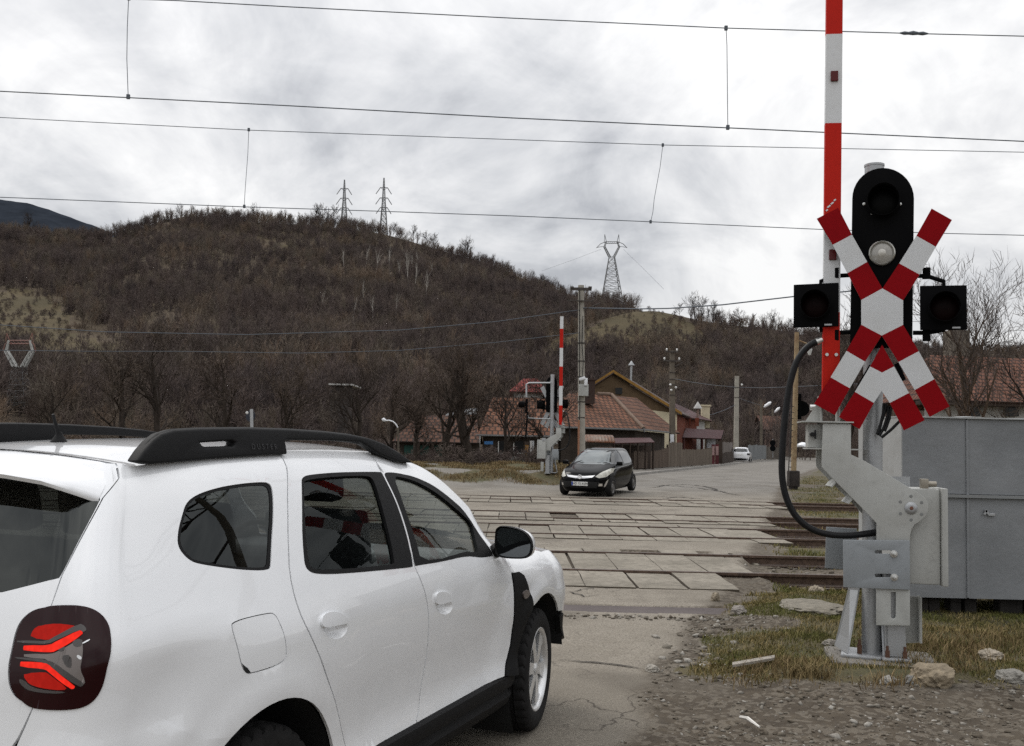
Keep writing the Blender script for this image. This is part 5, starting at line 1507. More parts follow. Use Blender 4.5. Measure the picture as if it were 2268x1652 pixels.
# ------------------------------------------------------------------ the two smaller cars
def car_body(t, L, paint, glassm, n=4.2):
    """L: tables xf(z), xr(z), w(z); returns helpers. A closed hull from stacked plan outlines."""
    zs = L['z']
    def half(x, z):
        xf, xr, w = pl(L['xf'], z), pl(L['xr'], z), pl(L['w'], z); xc = (xf + xr) / 2; a = (xf - xr) / 2
        return w * max(0.0, 1 - min(1, abs(x - xc) / a) ** n) ** (1 / n)
    def xat(y, z, front=True):
        xf, xr, w = pl(L['xf'], z), pl(L['xr'], z), pl(L['w'], z); xc = (xf + xr) / 2; a = (xf - xr) / 2
        e = a * max(0.0, 1 - min(1, abs(y) / w) ** n) ** (1 / n); return xc + e if front else xc - e
    mb = MB(); rings = []; N = 72
    for z in zs:
        xf, xr, w = pl(L['xf'], z), pl(L['xr'], z), pl(L['w'], z); xc = (xf + xr) / 2; a = (xf - xr) / 2; rg = []
        for k in range(N):
            th = 2 * math.pi * k / N; c, s = math.cos(th), math.sin(th)
            r = (abs(c) ** n + abs(s) ** n) ** (-1 / n); rg.append((xc + a * r * c, w * r * s, z))
        rg.append(rg[0]); rings.append(rg)
    mb.grid(rings); bmesh.ops.remove_doubles(mb.bm, verts=mb.bm.verts[:], dist=1e-5)
    top = [v for v in mb.bm.verts if abs(v.co.z - zs[-1]) < 1e-5]; 
    mb.bm.faces.new(sorted(top, key=lambda v: math.atan2(v.co.y, v.co.x - (pl(L['xf'], zs[-1]) + pl(L['xr'], zs[-1])) / 2)))
    b = mb.build('body', paint, t, smooth=38)
    return half, xat
def flank(name, half, poly, s, mat, par, off=.005):
    """panel given in (x, z), laid on the flank"""
    pts = []
    for (x0, z0), (x1, z1) in zip(poly, poly[1:] + poly[:1]):
        for q in range(6): pts.append((lerp(x0, x1, q / 6), lerp(z0, z1, q / 6)))
    mb = MB(); n = len(pts); c = (sum(p[0] for p in pts) / n, sum(p[1] for p in pts) / n)
    rings = []
    for k in range(5):
        rings.append([(lerp(x, c[0], k / 4 * .999), s * (half(lerp(x, c[0], k / 4 * .999), lerp(z, c[1], k / 4 * .999)) + off), lerp(z, c[1], k / 4 * .999)) for x, z in pts])
        rings[-1].append(rings[-1][0])
    mb.grid(rings); return mb.build(name, mat, par, smooth=60)
def facepanel(name, xat, poly, front, mat, par, off=.006):
    pts = []
    for (y0, z0), (y1, z1) in zip(poly, poly[1:] + poly[:1]):
        for q in range(6): pts.append((lerp(y0, y1, q / 6), lerp(z0, z1, q / 6)))
    mb = MB(); n = len(pts); c = (sum(p[0] for p in pts) / n, sum(p[1] for p in pts) / n); rings = []; sg = 1 if front else -1
    for k in range(7):
        f = k / 6 * .999
        rings.append([(xat(lerp(y, c[0], f), lerp(z, c[1], f), front) + sg * off, lerp(y, c[0], f), lerp(z, c[1], f)) for y, z in pts]); rings[-1].append(rings[-1][0])
    mb.grid(rings); return mb.build(name, mat, par, smooth=60)
M_CARGLASS = simple('dark_car_glass', (.008, .010, .011), .06, 0, .1, 3, coat=.6, spec=.4)
M_SCREEN = simple('windscreen_sky_tint', (.06, .078, .083), .06, 0, .3, 2, coat=.8)  # pale blue of the sky reflection put into the glass colour
M_BLACKCAR = simple('black_car_paint', (.003, .003, .0035), .12, 0, .2, 4, coat=0, spec=.09)
M_CHROME = simple('chrome', (.72, .72, .72), .15, .9)
M_STEELW = simple('grey_steel_wheel', (.13, .125, .12), .5, .4, .3, 12)
def cwheel(t, x, y, s, r=.30, w=.19, mat=None):
    wh = bpy.data.objects.new('wheel', None); COL.objects.link(wh); wh.parent = t; wh.location = (x, y, r); wh.empty_display_size = .1
    M = Matrix.Rotation(R(-90 * s), 4, 'X')
    mb = MB(); mb.lathe([(r * .66, w * .44), (r * .74, w * .5), (r * .93, w * .46), (r, w * .3), (r, -w * .4), (r * .6, -w * .5)], M, 40); mb.build('tyre', M_TYRE, wh, smooth=50)
    mb = MB(); mb.lathe([(r * .67, w * .44), (r * .62, w * .46), (r * .56, w * .33), (r * .40, w * .28), (r * .30, w * .42), (r * .16, w * .45), (.0001, w * .45)], M, 32)
    mb.build('rim', mat or M_STEELW, wh, smooth=40)
    mb = MB()
    for k in range(12):
        a = k * math.pi / 6; mb.lathe([(.016, w * .385), (.0001, w * .387)], Matrix.Rotation(a, 4, 'Y') @ Matrix.Translation((r * .47, 0, 0)) @ M, 8)
    mb.build('rim_hole', M_DARK, wh)
    return wh
# --- black hatchback
hb = thing('hatchback', 'black hatchback with cream headlights driving onto the crossing', 'car')
fwd = Vector((-.38, -.925, 0)).normalized(); lft = Vector((-fwd.y, fwd.x, 0))
P = G(1351, 1099.6, 0.0); org = P - fwd * 1.25 - lft * .76
rot = math.atan2(fwd.y, fwd.x); hb.location = (org.x, org.y, .05); hb.rotation_euler = (0, R(2.0), rot)
LH = {'z': [.17, .22, .28, .36, .45, .55, .63, .70, .75, .79, .83, .87, .91, .95, .985, 1.02, 1.07, 1.13, 1.20, 1.28, 1.35, 1.40, 1.435, 1.46, 1.478, 1.487],
      'xf': [(.17, 1.93), (.28, 2.02), (.45, 2.05), (.6, 2.04), (.70, 1.98), (.79, 1.86), (.87, 1.62), (.95, 1.30), (1.0, 1.08), (1.03, .98), (1.13, .80), (1.28, .52), (1.40, .24), (1.46, .0), (1.487, -.30)],
      'xr': [(.17, -1.86), (.3, -1.93), (.5, -1.95), (.8, -1.94), (.95, -1.90), (1.1, -1.82), (1.25, -1.72), (1.38, -1.60), (1.46, -1.42), (1.487, -1.0)],
      'w': [(.17, .74), (.25, .80), (.4, .845), (.6, .856), (.8, .85), (.92, .832), (1.0, .80), (1.15, .735), (1.3, .665), (1.40, .60), (1.46, .52), (1.487, .36)]}
half, xat = car_body(hb, LH, M_BLACKCAR, M_CARGLASS)
facepanel('windscreen', xat, [(-.70, 1.005), (.70, 1.005), (.60, 1.30), (.545, 1.425), (-.545, 1.425), (-.60, 1.30)], True, M_SCREEN, hb)
facepanel('rear_window', xat, [(-.6, 1.05), (.6, 1.05), (.5, 1.40), (-.5, 1.40)], False, M_CARGLASS, hb)
for s in (1, -1):
    flank('window', half, [(.80, 1.02), (.52, 1.22), (.20, 1.385), (-.12, 1.415), (-.14, .985), (.62, .985)], s, M_CARGLASS, hb)
    flank('window', half, [(-.20, .985), (-.18, 1.415), (-.75, 1.40), (-1.10, 1.33), (-1.28, 1.10), (-1.20, 1.02), (-.9, .99)], s, M_CARGLASS, hb)
    # headlamp wraps round the corner
    hd = facepanel('headlight', xat, [(s * .49, .66), (s * .60, .615), (s * .76, .645), (s * .83, .77), (s * .815, .895), (s * .75, .885), (s * .60, .775)], True, simple('headlamp_cream' + str(s), (.50, .49, .43), .15, 0, .35, 9, coat=.8), hb, .012)
    facepanel('fog_light', xat, [(s * .58, .36), (s * .68, .36), (s * .68, .44), (s * .60, .44)], True, M_CHROME, hb, .006)
    facepanel('fog_light_trim', xat, [(s * .70, .33), (s * .73, .33), (s * .80, .50), (s * .79, .56), (s * .765, .52)], True, M_CHROME, hb, .008)
    mb = MB(); mb.box((.74, s * .93, 1.03), (.12, .20, .14), None, .045); mb.tube([(.76, s * .80, .98), (.74, s * .90, 1.0)], .03, 8); mb.build('door_mirror', M_BLACKCAR, hb, smooth=50)
    for x in (1.25, -1.26):
        pts = [(x + .375 * math.cos(R(a)), .30 + .375 * math.sin(R(a))) for a in range(-25, 206, 15)]
        flank('wheel_arch', half, pts, s, M_DARK, hb, .004)
        cwheel(hb, x, s * .775, s)
    flank('door_handle', half, [(.0, .86), (.16, .86), (.16, .885), (.0, .885)], s, M_BLACKCAR, hb, .03)
    facepanel('tail_light', xat, [(s * .62, .85), (s * .78, .85), (s * .74, 1.08), (s * .62, 1.05)], False, M_LENSRED, hb)
    flank('shoulder_trim', half, [(1.0, .88), (-1.7, .955), (-1.7, .935), (1.0, .865)], s, M_CARGLASS, hb, .006)
facepanel('lower_grille', xat, [(-.52, .30), (.52, .30), (.62, .44), (.60, .50), (-.60, .50), (-.62, .44)], True, M_DARK, hb, .004)
facepanel('upper_grille', xat, [(-.47, .60), (.47, .60), (.52, .70), (.40, .705), (-.40, .705), (-.52, .70)], True, M_DARK, hb, .006)
gb = facepanel('grille_bar', xat, [(-.48, .705), (-.40, .635), (-.15, .60), (.15, .60), (.40, .635), (.48, .705), (.15, .672), (-.15, .672)], True, M_CHROME, hb, .020)
mb = MB(); Mx = Matrix.Translation((xat(0, .645) + .03, 0, .645)) @ Matrix.Rotation(R(90), 4, 'Y')
mb.tube([Mx @ Vector((.062 * math.cos(a), .062 * math.sin(a), 0)) for a in [2 * math.pi * k / 24 for k in range(24)]], .010, 6, closed=True)
mb.prism([Mx @ Vector(p) for p in ((.016, -.085, 0), (.006, .0, 0), (-.004, .085, 0), (-.016, .0, 0), (-.010, .02, 0), (.004, -.02, 0))], Vector((.006, 0, 0)))
mb.build('badge', M_CHROME, gb, smooth=40)
# number plate
M_PLATE = simple('plate_white', (.72, .72, .70), .4); M_PLBLUE = simple('plate_blue', (.03, .07, .35), .4); M_PLTXT = simple('plate_black', (.01, .01, .01), .5)
mb = MB(); xp = xat(.0, .43) + .018
mb.box((xp, -.0, .43), (.012, .54, .125), None, .003); np_ = mb.build('number_plate', M_PLATE, hb)
mb = MB(); mb.box((xp + .0075, -.245, .43), (.003, .044, .115)); mb.build('plate_band', M_PLBLUE, np_)
def text_mesh(s, size, ext=.002, sp=1.0):
    cu = bpy.data.curves.new('lettering', 'FONT'); cu.body = s; cu.size = size; cu.extrude = ext; cu.align_x = 'CENTER'; cu.align_y = 'CENTER'; cu.space_character = sp
    tmp = bpy.data.objects.new('tmp', cu); COL.objects.link(tmp); dg = bpy.context.evaluated_depsgraph_get()
    me = bpy.data.meshes.new_from_object(tmp.evaluated_get(dg)); bpy.data.objects.remove(tmp); return me
tx = obj('plate_lettering', text_mesh('HD 72 AVM', .098), M_PLTXT, np_)
tx.matrix_local = Matrix(((0, 0, 1, xp + .009), (1, 0, 0, .022), (0, 1, 0, .43), (0, 0, 0, 1)))
# --- distant white estate
we = thing('estate_car', 'white estate car parked at the left kerb far down the road', 'car')
wf = Vector((math.sin(R(17)), math.cos(R(17)), 0)); p = G(1643, 1023.5, .28)
we.location = (W(1643, 1015, 97).x, 97, .27); we.rotation_euler = (0, 0, math.atan2(wf.y, wf.x))
M_WHCAR = simple('white_estate_paint', (.74, .75, .77), .3, 0, .05, 3, coat=.8)
LE = {'z': [.2, .28, .36, .5, .65, .75, .82, .88, .93, .97, 1.01, 1.08, 1.16, 1.25, 1.34, 1.40, 1.44, 1.465],
      'xf': [(.2, 2.2), (.4, 2.3), (.6, 2.28), (.75, 2.1), (.88, 1.5), (.97, 1.05), (1.1, .8), (1.3, .4), (1.42, .05), (1.465, -.3)],
      'xr': [(.2, -2.2), (.4, -2.3), (.75, -2.28), (.95, -2.22), (1.1, -2.12), (1.3, -1.98), (1.42, -1.82), (1.465, -1.5)],
      'w': [(.2, .8), (.4, .87), (.7, .9), (.9, .88), (1.0, .84), (1.2, .74), (1.38, .64), (1.465, .46)]}
half, xat = car_body(we, LE, M_WHCAR, M_CARGLASS)
facepanel('rear_window', xat, [(-.68, 1.02), (.68, 1.02), (.55, 1.36), (-.55, 1.36)], False, M_CARGLASS, we, .01)
facepanel('windscreen', xat, [(-.72, 1.02), (.72, 1.02), (.58, 1.38), (-.58, 1.38)], True, M_CARGLASS, we, .01)
facepanel('rear_apron', xat, [(-.80, .24), (.80, .24), (.82, .42), (-.82, .42)], False, M_BLACKPL, we, .01)
facepanel('number_plate', xat, [(-.26, .70), (.26, .70), (.26, .81), (-.26, .81)], False, M_PLATE, we, .015)
for s in (1, -1):
    flank('window', half, [(.75, 1.02), (.3, 1.34), (-1.75, 1.33), (-1.95, 1.05)], s, M_CARGLASS, we, .008)
    facepanel('tail_light', xat, [(s * .62, .72), (s * .86, .72), (s * .84, .90), (s * .64, .90)], False, M_LENSRED, we, .012)
    for x in (1.35, -1.33): cwheel(we, x, s * .80, s, .315, .2, M_RIM)
# ------------------------------------------------------------------ houses, fences, sheds
def uvface(bm, uvl, pts, mi=0, org=None, ux=None, uy=None):
    V = [bm.verts.new(p) for p in pts]; f = bm.faces.new(V); f.material_index = mi
    o = Vector(org or pts[0]); x = (Vector(pts[1]) - Vector(pts[0])).normalized() if ux is None else ux
    n = f.normal.copy(); f.normal_update(); n = f.normal; y = n.cross(x) if uy is None else uy
    for l in f.loops: d = l.vert.co - o; l[uvl].uv = (d.dot(x), d.dot(y))
    return f
def roof_mesh(name, faces, mat, parent, thick=.10):
    """faces: lists of corner points, the first two along the eave"""
    bm = bmesh.new(); uvl = bm.loops.layers.uv.new('UVMap')
    for F in faces: uvface(bm, uvl, [Vector(p) for p in F])
    for f in bm.faces:
        if f.normal.z < 0: f.normal_flip()
    o = obj(name, bm, mat, parent); m = o.modifiers.new('thick', 'SOLIDIFY'); m.thickness = thick; m.offset = -1
    return o
def mat_tiles(name, c0, c1, dark, w=.30, h=.30, moss=.35):
    t = NT(name); tc = t.n('ShaderNodeTexCoord'); uv = tc.outputs['UV']
    b = t.n('ShaderNodeTexBrick'); b.inputs['Scale'].default_value = 1.0; b.inputs['Brick Width'].default_value = w; b.inputs['Row Height'].default_value = h
    b.inputs['Mortar Size'].default_value = .045; b.inputs['Bias'].default_value = 0; b.inputs['Color1'].default_value = (*c0, 1); b.inputs['Color2'].default_value = (*c1, 1); b.inputs['Mortar'].default_value = (*dark, 1)
    b.offset = .5; t.l(uv, b.inputs['Vector'])
    p = t.pos(); n = t.noise(p, .9, 5, .65); n2 = t.noise(p, 5, 4, .6)
    c = t.mix(t.math('MULTIPLY', t.ramp(n, [(.42, 0.), (.68, 1.)]), moss), b.outputs['Color'], dark)
    c = t.mix(t.math('MULTIPLY', t.ramp(n2, [(.45, 0.), (.65, 1.)]), .35), c, tuple(x * .6 for x in c0))
    # each course overlaps the next: saw-tooth relief
    s = t.n('ShaderNodeSeparateXYZ'); t.l(uv, s.inputs[0]); fr = t.math('FRACT', t.math('DIVIDE', s.outputs[1], h))
    t.bsdf(c, .9, 0, t.bump(t.math('ADD', t.math('MULTIPLY', fr, -1.0), t.math('MULTIPLY', b.outputs['Fac'], -.4)), .8, .05), spec=.2); return t.m
M_TILE_O = mat_tiles('orange_roof_tiles', (.138, .060, .036), (.205, .096, .058), (.034, .023, .018), .34, .46, .6)
M_TILE_B = mat_tiles('brown_roof_tiles', (.09, .042, .028), (.135, .066, .042), (.022, .017, .015), .34, .46, moss=.6)
M_TILE_R = mat_tiles('red_roof_tiles', (.20, .038, .032), (.25, .052, .04), (.08, .02, .02), .4, .4, .2)
def mat_ribbed(name, col, per=.25, rust=None):
    t = NT(name); tc = t.n('ShaderNodeTexCoord'); s = t.n('ShaderNodeSeparateXYZ'); t.l(tc.outputs['UV'], s.inputs[0])
    w = t.math('SINE', t.math('MULTIPLY', s.outputs[0], 2 * math.pi / per)); n = t.noise(t.pos(), 1.5, 5, .65)
    c = t.mix(t.ramp(n, [(.35, 0.), (.7, 1.)]), col, tuple(x * .65 for x in col))
    if rust: c = t.mix(t.ramp(t.noise(t.pos(), 2.3, 6, .7), [(.44, 0.), (.56, 1.)]), c, rust)
    t.bsdf(c, .6, 0, t.bump(w, .6, .04), spec=.35); return t.m
M_MAROON = mat_ribbed('maroon_sheet_roof', (.060, .016, .017)); M_BROWNMET = mat_ribbed('brown_sheet_roof', (.055, .029, .022))
M_RUSTROOF = mat_ribbed('rusty_sheet', (.20, .15, .115), .18, (.16, .062, .028))
def mat_plaster(name, c, v=.25, sc=.8):
    t = NT(name); p = t.pos(); n = t.noise(p, sc, 6, .65); n2 = t.noise(p, 7, 5, .6)
    k = t.mix(t.ramp(n, [(.35, 0.), (.68, 1.)]), c, tuple(x * (1 - v * 1.8) for x in c)); k = t.mix(t.math('MULTIPLY', t.ramp(n2, [(.5, 0.), (.7, 1.)]), .4), k, tuple(x * .6 for x in c))
    t.bsdf(k, .92, 0, t.bump(n2, .3, .02), spec=.2); return t.m
M_WALL_DK = mat_plaster('dark_rendered_wall', (.070, .056, .046)); M_WALL_OCH = mat_plaster('ochre_gable_wall', (.128, .086, .050)); M_WALL_CR = mat_plaster('cream_wall', (.60, .53, .38), .12)
M_WALL_OR = mat_plaster('orange_wall', (.17, .05, .03)); M_WALL_WH = mat_plaster('white_wall', (.55, .54, .52), .15); M_WALL_PK = mat_plaster('pink_wall', (.34, .24, .20))
M_TIM = mat_plaster('timber_dark', (.055, .040, .032)); M_YTRIM = mat_plaster('yellow_bargeboard', (.31, .17, .045), .25, 2)
M_CURT = mat_plaster('curtain', (.50, .50, .52), .1)
M_WINDOW = simple('house_window', (.006, .0065, .007), .2, spec=.3); M_TEAL = mat_plaster('teal_boards', (.035, .085, .072))
M_GUTTER = wear('gutter_zinc', (.17, .17, .17), .5, .3)
def slab_wall(name, a, b, z0, z1, th, mat, parent, depth_dir=None):
    """wall between ground points a and b (world xy)"""
    a, b = Vector((a[0], a[1], 0)), Vector((b[0], b[1], 0)); d = (b - a); n = Vector((-d.y, d.x, 0)).normalized() * th
    if n.y < 0: n = -n
    mb = MB(); mb.prism([a + Vector((0, 0, z0)), b + Vector((0, 0, z0)), b + Vector((0, 0, z1)), a + Vector((0, 0, z1))], n); return mb.build(name, mat, parent)
def wpanel(name, pts, mat, parent, th=.05, out=.03):
    """flat panel proud of a wall; pts world, faces the camera"""
    P = [Vector(p) for p in pts]; n = (P[1] - P[0]).cross(P[2] - P[0]).normalized()
    if n.dot(CAM - P[0]) < 0: n = -n
    mb = MB(); mb.prism([p + n * out for p in P], -n * th); return mb.build(name, mat, parent)
def pxrect(x0, y0, x1, y1, Y): return [W(x0, y1, Y), W(x1, y1, Y), W(x1, y0, Y), W(x0, y0, Y)]
def tube_obj(name, pts, r, mat, parent, n=6):
    mb = MB(); mb.tube(pts, r, n); return mb.build(name, mat, parent, smooth=60)
# ---- low house left of the far barrier (two roof blocks)
h = thing('cottage', 'low tile-roofed cottage behind the bare trees, left of the far barrier', 'house')
e0, e1 = W(1058, 962, 58), W(1230, 965, 58); r0, r1 = W(1092, 879, 62), W(1222, 881, 62)
bk0, bk1 = e0 + Vector((0, 8, 0)), e1 + Vector((0, 8, 0))
roof_mesh('roof', [[e0, e1, r1, r0], [bk1, bk0, r0, r1], [bk0, e0, r0], [e1, bk1, r1]], M_TILE_O, h)
slab_wall('wall', (e0.x + .3, 58.35), (e1.x - .3, 58.35), -.4, e0.z - .02, .3, M_WALL_DK, h); slab_wall('wall', (e1.x - .3, 58.4), (e1.x - .3, 65.5), -.4, e0.z - .02, .3, M_WALL_DK, h)
tube_obj('gutter', [e0 + Vector((-.1, -.06, -.05)), e1 + Vector((.1, -.06, -.05))], .055, M_GUTTER, h)
tube_obj('downpipe', [W(1063, 966, 57.9), W(1061, 1004, 57.9)], .045, M_WALL_WH, h)
for x0, x1 in ((1104, 1117), (1138, 1158)):
    w = wpanel('window', pxrect(x0, 977, x1, 1004, 58.3), M_WINDOW, h); tube_obj('window_frame', [W(x0, 977, 58.2), W(x0, 1004, 58.2)], .035, M_WALL_WH, w); tube_obj('window_frame', [W(x0, 1004, 58.2), W(x1, 1004, 58.2)], .03, M_WALL_WH, w)
h2 = thing('cottage_wing', 'lower brown-tiled wing with teal boarding, left end of the cottage', 'house')
e0, e1 = W(868, 977, 57), W(1062, 981, 57); r0, r1 = W(925, 921, 60.5), W(1056, 919, 60.5); bk0, bk1 = e0 + Vector((0, 7, 0)), e1 + Vector((0, 7, 0))
roof_mesh('roof', [[e0, e1, r1, r0], [bk1, bk0, r0, r1], [bk0, e0, r0]], M_TILE_B, h2)
slab_wall('wall', (e0.x + .2, 57.4), (e1.x, 57.4), -.4, e0.z - .03, .25, M_WALL_DK, h2)
for x0, x1 in ((895, 919), (931, 950), (962, 978)): wpanel('door', pxrect(x0, 986, x1, 1031, 57.35), M_TEAL, h2)
for x in (925, 958): tube_obj('porch_post', [W(x, 981, 56.8), W(x, 1036, 56.8)], .07, M_TIM, h2)
hb2 = thing('red_roof_house', 'house with bright red roof showing behind the cottage ridge', 'house')
a, b = W(1128, 866, 74), W(1212, 869, 74); c, d = W(1160, 838, 77), W(1190, 838, 77)
roof_mesh('roof', [[a, b, d, c], [b, b + Vector((0, 7, 0)), d], [a + Vector((0, 7, 0)), a, c], [b + Vector((0, 7, 0)), a + Vector((0, 7, 0)), c, d]], M_TILE_R, hb2); slab_wall('wall', (a.x + .3, 74.4), (b.x - .3, 74.4), -.3, a.z - .05, .3, M_WALL_WH, hb2)
hd = thing('grey_roof_shed', 'long grey-roofed shed among the trees left of the cottage', 'shed')
a, b = W(980, 924, 70), W(1060, 916, 70); c, d = W(1000, 909, 73), W(1056, 903, 73)
roof_mesh('roof', [[a, b, d, c]], mat_ribbed('grey_sheet_roof', (.085, .088, .095)), hd); slab_wall('wall', (a.x + .2, 70.3), (b.x, 70.3), -.3, a.z - .05, .2, M_WALL_DK, hd)
hw = thing('flat_roof_shed', 'pale flat-roofed shed glimpsed through the trees above the SUV roof rail', 'shed')
a, b = W(729, 851, 78), W(782, 853, 78)
mb = MB(); mb.box(((a.x + b.x) / 2, 80, a.z), (b.x - a.x, 4.5, .12)); mb.build('roof', M_WALL_WH, hw); slab_wall('wall', (a.x + .1, 78.2), (b.x - .1, 78.2), 0, a.z - .06, .2, mat_plaster('grey_wall', (.075, .065, .06)), hw)
# ---- hip-roofed house in the middle
Q = lambda x, y: (1301.2 + .16762 * x, 775.2 + .16762 * y)
h = thing('hipped_house', 'house with orange tiled hip roof behind the black hatchback', 'house')
fr_ = W(*Q(740, 1042), 61); fl_ = W(1236, 951, 58.5); fl_.z = fr_.z; rb = W(*Q(1105, 1042), 71); rb.z = fr_.z; pk = W(*Q(318, 598), 66); pk2 = W(*Q(650, 632), 75); lb_ = fl_ + Vector((-2, 10, 0)); pkl = W(1262, 880, 64); pkl.z = pk.z
rb2 = rb + Vector((1.5, 5, 0))
roof_mesh('roof', [[fl_, fr_, pk, pkl], [fr_, rb2, pk2, pk], [lb_, fl_, pkl]], M_TILE_O, h)
mb = MB(); mb.tube([fr_ + Vector((0, 0, .03)), pk + Vector((0, 0, .05))], .13, 8); mb.tube([pk + Vector((-.1, 0, .05)), pk.lerp(pkl, .35) + Vector((0, 0, .02))], .14, 8); mb.build('ridge_tiles', mat_plaster('ridge_mortar', (.21, .15, .115)), h, smooth=60)
wall_a, wall_b = fl_.lerp(fr_, .04) + Vector((0, .5, 0)), fr_ + Vector((-.45, .5, 0))
slab_wall('wall', wall_a[:2], wall_b[:2], -.2, fr_.z - .1, .3, M_WALL_DK, h); slab_wall('wall', (fr_.x - .45, fr_.y + .5), (rb.x - .4, rb.y + .4), -.2, fr_.z - .1, .3, M_WALL_DK, h)
tube_obj('gutter', [fl_ + Vector((0, -.07, -.06)), fr_ + Vector((.07, -.07, -.06)), rb + Vector((.08, 0, -.06))], .06, M_GUTTER, h)
tube_obj('downpipe', [W(*Q(745, 1030), 60.9), W(*Q(752, 1085), 60.9)], .06, M_GUTTER, h)
c = W(1306, 868, 63); mb = MB(); mb.box((c.x, 63, c.z), (.62, .6, 1.5)); mb.box((c.x, 63, c.z + .78), (.74, .72, .12)); mb.build('chimney', mat_tiles('chimney_brick', (.11, .05, .035), (.15, .07, .05), (.05, .035, .03), .22, .08), h)
# barrel-roofed rusty shelter and a maroon lean-to in front of it
s = thing('barrel_roof_shelter', 'small shelter under a rusty barrel roof beside the concrete pole', 'shelter')
x0, x1 = W(1296, 985, 55).x, W(1364, 985, 55).x
bm = bmesh.new(); uvl = bm.loops.layers.uv.new('UVMap'); zt = W(1330, 962, 55).z; ze = W(1330, 985, 55).z
pts = []
for k in range(11):
    a = math.pi * (.5 - .42 * k / 10); pts.append((57.2 - 1.5 * math.cos(a) * 1.2, ze + (zt - ze) * math.sin(a)))
for k in range(10):
    f = uvface(bm, uvl, [Vector((x0, pts[k + 1][0], pts[k + 1][1])), Vector((x1, pts[k + 1][0], pts[k + 1][1])), Vector((x1, pts[k][0], pts[k][1])), Vector((x0, pts[k][0], pts[k][1]))])
bmesh.ops.remove_doubles(bm, verts=bm.verts[:], dist=1e-4)
o = obj('roof', bm, M_RUSTROOF, s, smooth=True); m = o.modifiers.new('t', 'SOLIDIFY'); m.thickness = .04
slab_wall('wall', (x0 + .1, 55.9), (x1 - .1, 55.9), -.1, ze - .02, .15, M_WALL_PK if False else mat_plaster('shelter_wall', (.12, .105, .09)), s)
s = thing('lean_to', 'open lean-to with maroon sheet roof behind the wooden fence', 'lean-to')
a, b = W(1357, 981, 56.5), W(1450, 979, 59.5); c, d = W(1362, 970, 58), W(1440, 969, 61)
roof_mesh('roof', [[a, b, d, c]], M_MAROON, s, .05)
for k in range(6):
    p = a.lerp(b, .03 + k * .188); tube_obj('post', [Vector((p.x, p.y + .1, 0)), Vector((p.x, p.y + .1, p.z - .05))], .06, M_TIM, s)
slab_wall('back_wall', (a.x + .1, a.y + 1.6), (b.x, b.y + 1.6), 0, a.z - .1, .1, M_TIM, s)
# ---- tall gabled house
h = thing('gabled_house', 'tall house with ochre gable, yellow bargeboards and small attic window', 'house')
ap = W(*Q(340, 283), 76); gl = W(1262, 884, 74); gr = W(*Q(1245, 838), 79.5); bdir = Vector((math.sin(R(15)), math.cos(R(15)), 0)) * 11
roof_mesh('roof', [[gl, gl + bdir, ap + bdir, ap], [gr + bdir, gr, ap, ap + bdir]], M_BROWNMET, h, .12)
wl = gl.lerp(ap, .06) + Vector((0, .35, -.18)); wr = gr.lerp(ap, .06) + Vector((0, .35, -.18)); wa = ap + Vector((0, .35, -.22))
zc = W(*Q(1000, 797), 78).z
def on_rake(z, l, a): t = (z - l.z) / (a.z - l.z); return l.lerp(a, t)
mb = MB(); mb.prism([wl, wr, wa], bdir.normalized() * .25); mb.build('gable_wall', M_WALL_OCH, h)
zl = min(wl.z, wr.z)
slab_wall('wall', wl[:2], wr[:2], -.2, zl + .25, .3, M_WALL_CR, h); slab_wall('wall', wr[:2], (wr + bdir)[:2], -.2, wr.z - .05, .3, M_WALL_OR, h)
for l, nm in ((gl, 'bargeboard'), (gr, 'bargeboard')):
    mb = MB(); dv = (ap - l); mb.prism([l + Vector((0, -.03, -.12)), ap + Vector((0, -.03, -.10)), ap + Vector((0, -.03, .13)), l + Vector((0, -.03, .11))], (0, .05, 0)); mb.build(nm, M_YTRIM, h)
w = wpanel('attic_window', [W(*Q(280, 583), 76.6), W(*Q(441, 583), 76.9), W(*Q(441, 500), 76.9), W(*Q(280, 500), 76.6)], M_WINDOW, h, out=.25, th=.3); tube_obj('window_bar', [W(*Q(368, 500), 76.3), W(*Q(368, 583), 76.3)], .035, M_WALL_DK, w)
p = W(*Q(575, 320), 82); q = W(*Q(580, 200), 82); tube_obj('flue', [p + Vector((0, 0, -.6)), q], .09, M_GALV, h); mb = MB(); mb.lathe([(.26, -.02), (.26, .02), (.02, .36)], Matrix.Translation(q), 12, True); mb.build('flue_cowl', M_GALV, h, smooth=40)
# ---- lower maroon-roofed house to its right
h = thing('maroon_roof_house', 'orange and white house with maroon roof and cream chimney, right of the tall gable', 'house')
a, b = W(*Q(1240, 842), 84), W(*Q(1650, 962), 96); a.z = b.z = (a.z + b.z) / 2; c, d = W(*Q(1150, 700), 88), W(*Q(1340, 785), 99)
roof_mesh('roof', [[a, b, d, c], [b, d + Vector((2, 3, -1.5)), d]], M_MAROON, h, .1)
mid = a.lerp(b, .62); o = Vector((-.35, .45, 0))
slab_wall('wall', (a + o)[:2], (mid + o)[:2], -.2, a.z - .05, .3, M_WALL_OR, h); slab_wall('wall', (mid + o)[:2], (b + o + Vector((-.3, 0, 0)))[:2], -.2, a.z - .05, .3, M_WALL_WH, h)
for k, (x0, x1) in enumerate(((1210, 1250), (1310, 1330), (1390, 1440))): wpanel('window', [W(*Q(x0, 1010), 87.5 + k), W(*Q(x1, 1010), 87.5 + k), W(*Q(x1, 900), 87.5 + k), W(*Q(x0, 900), 87.5 + k)], M_WALL_CR if k == 0 else M_WALL_OR, h, out=1.2, th=.1)
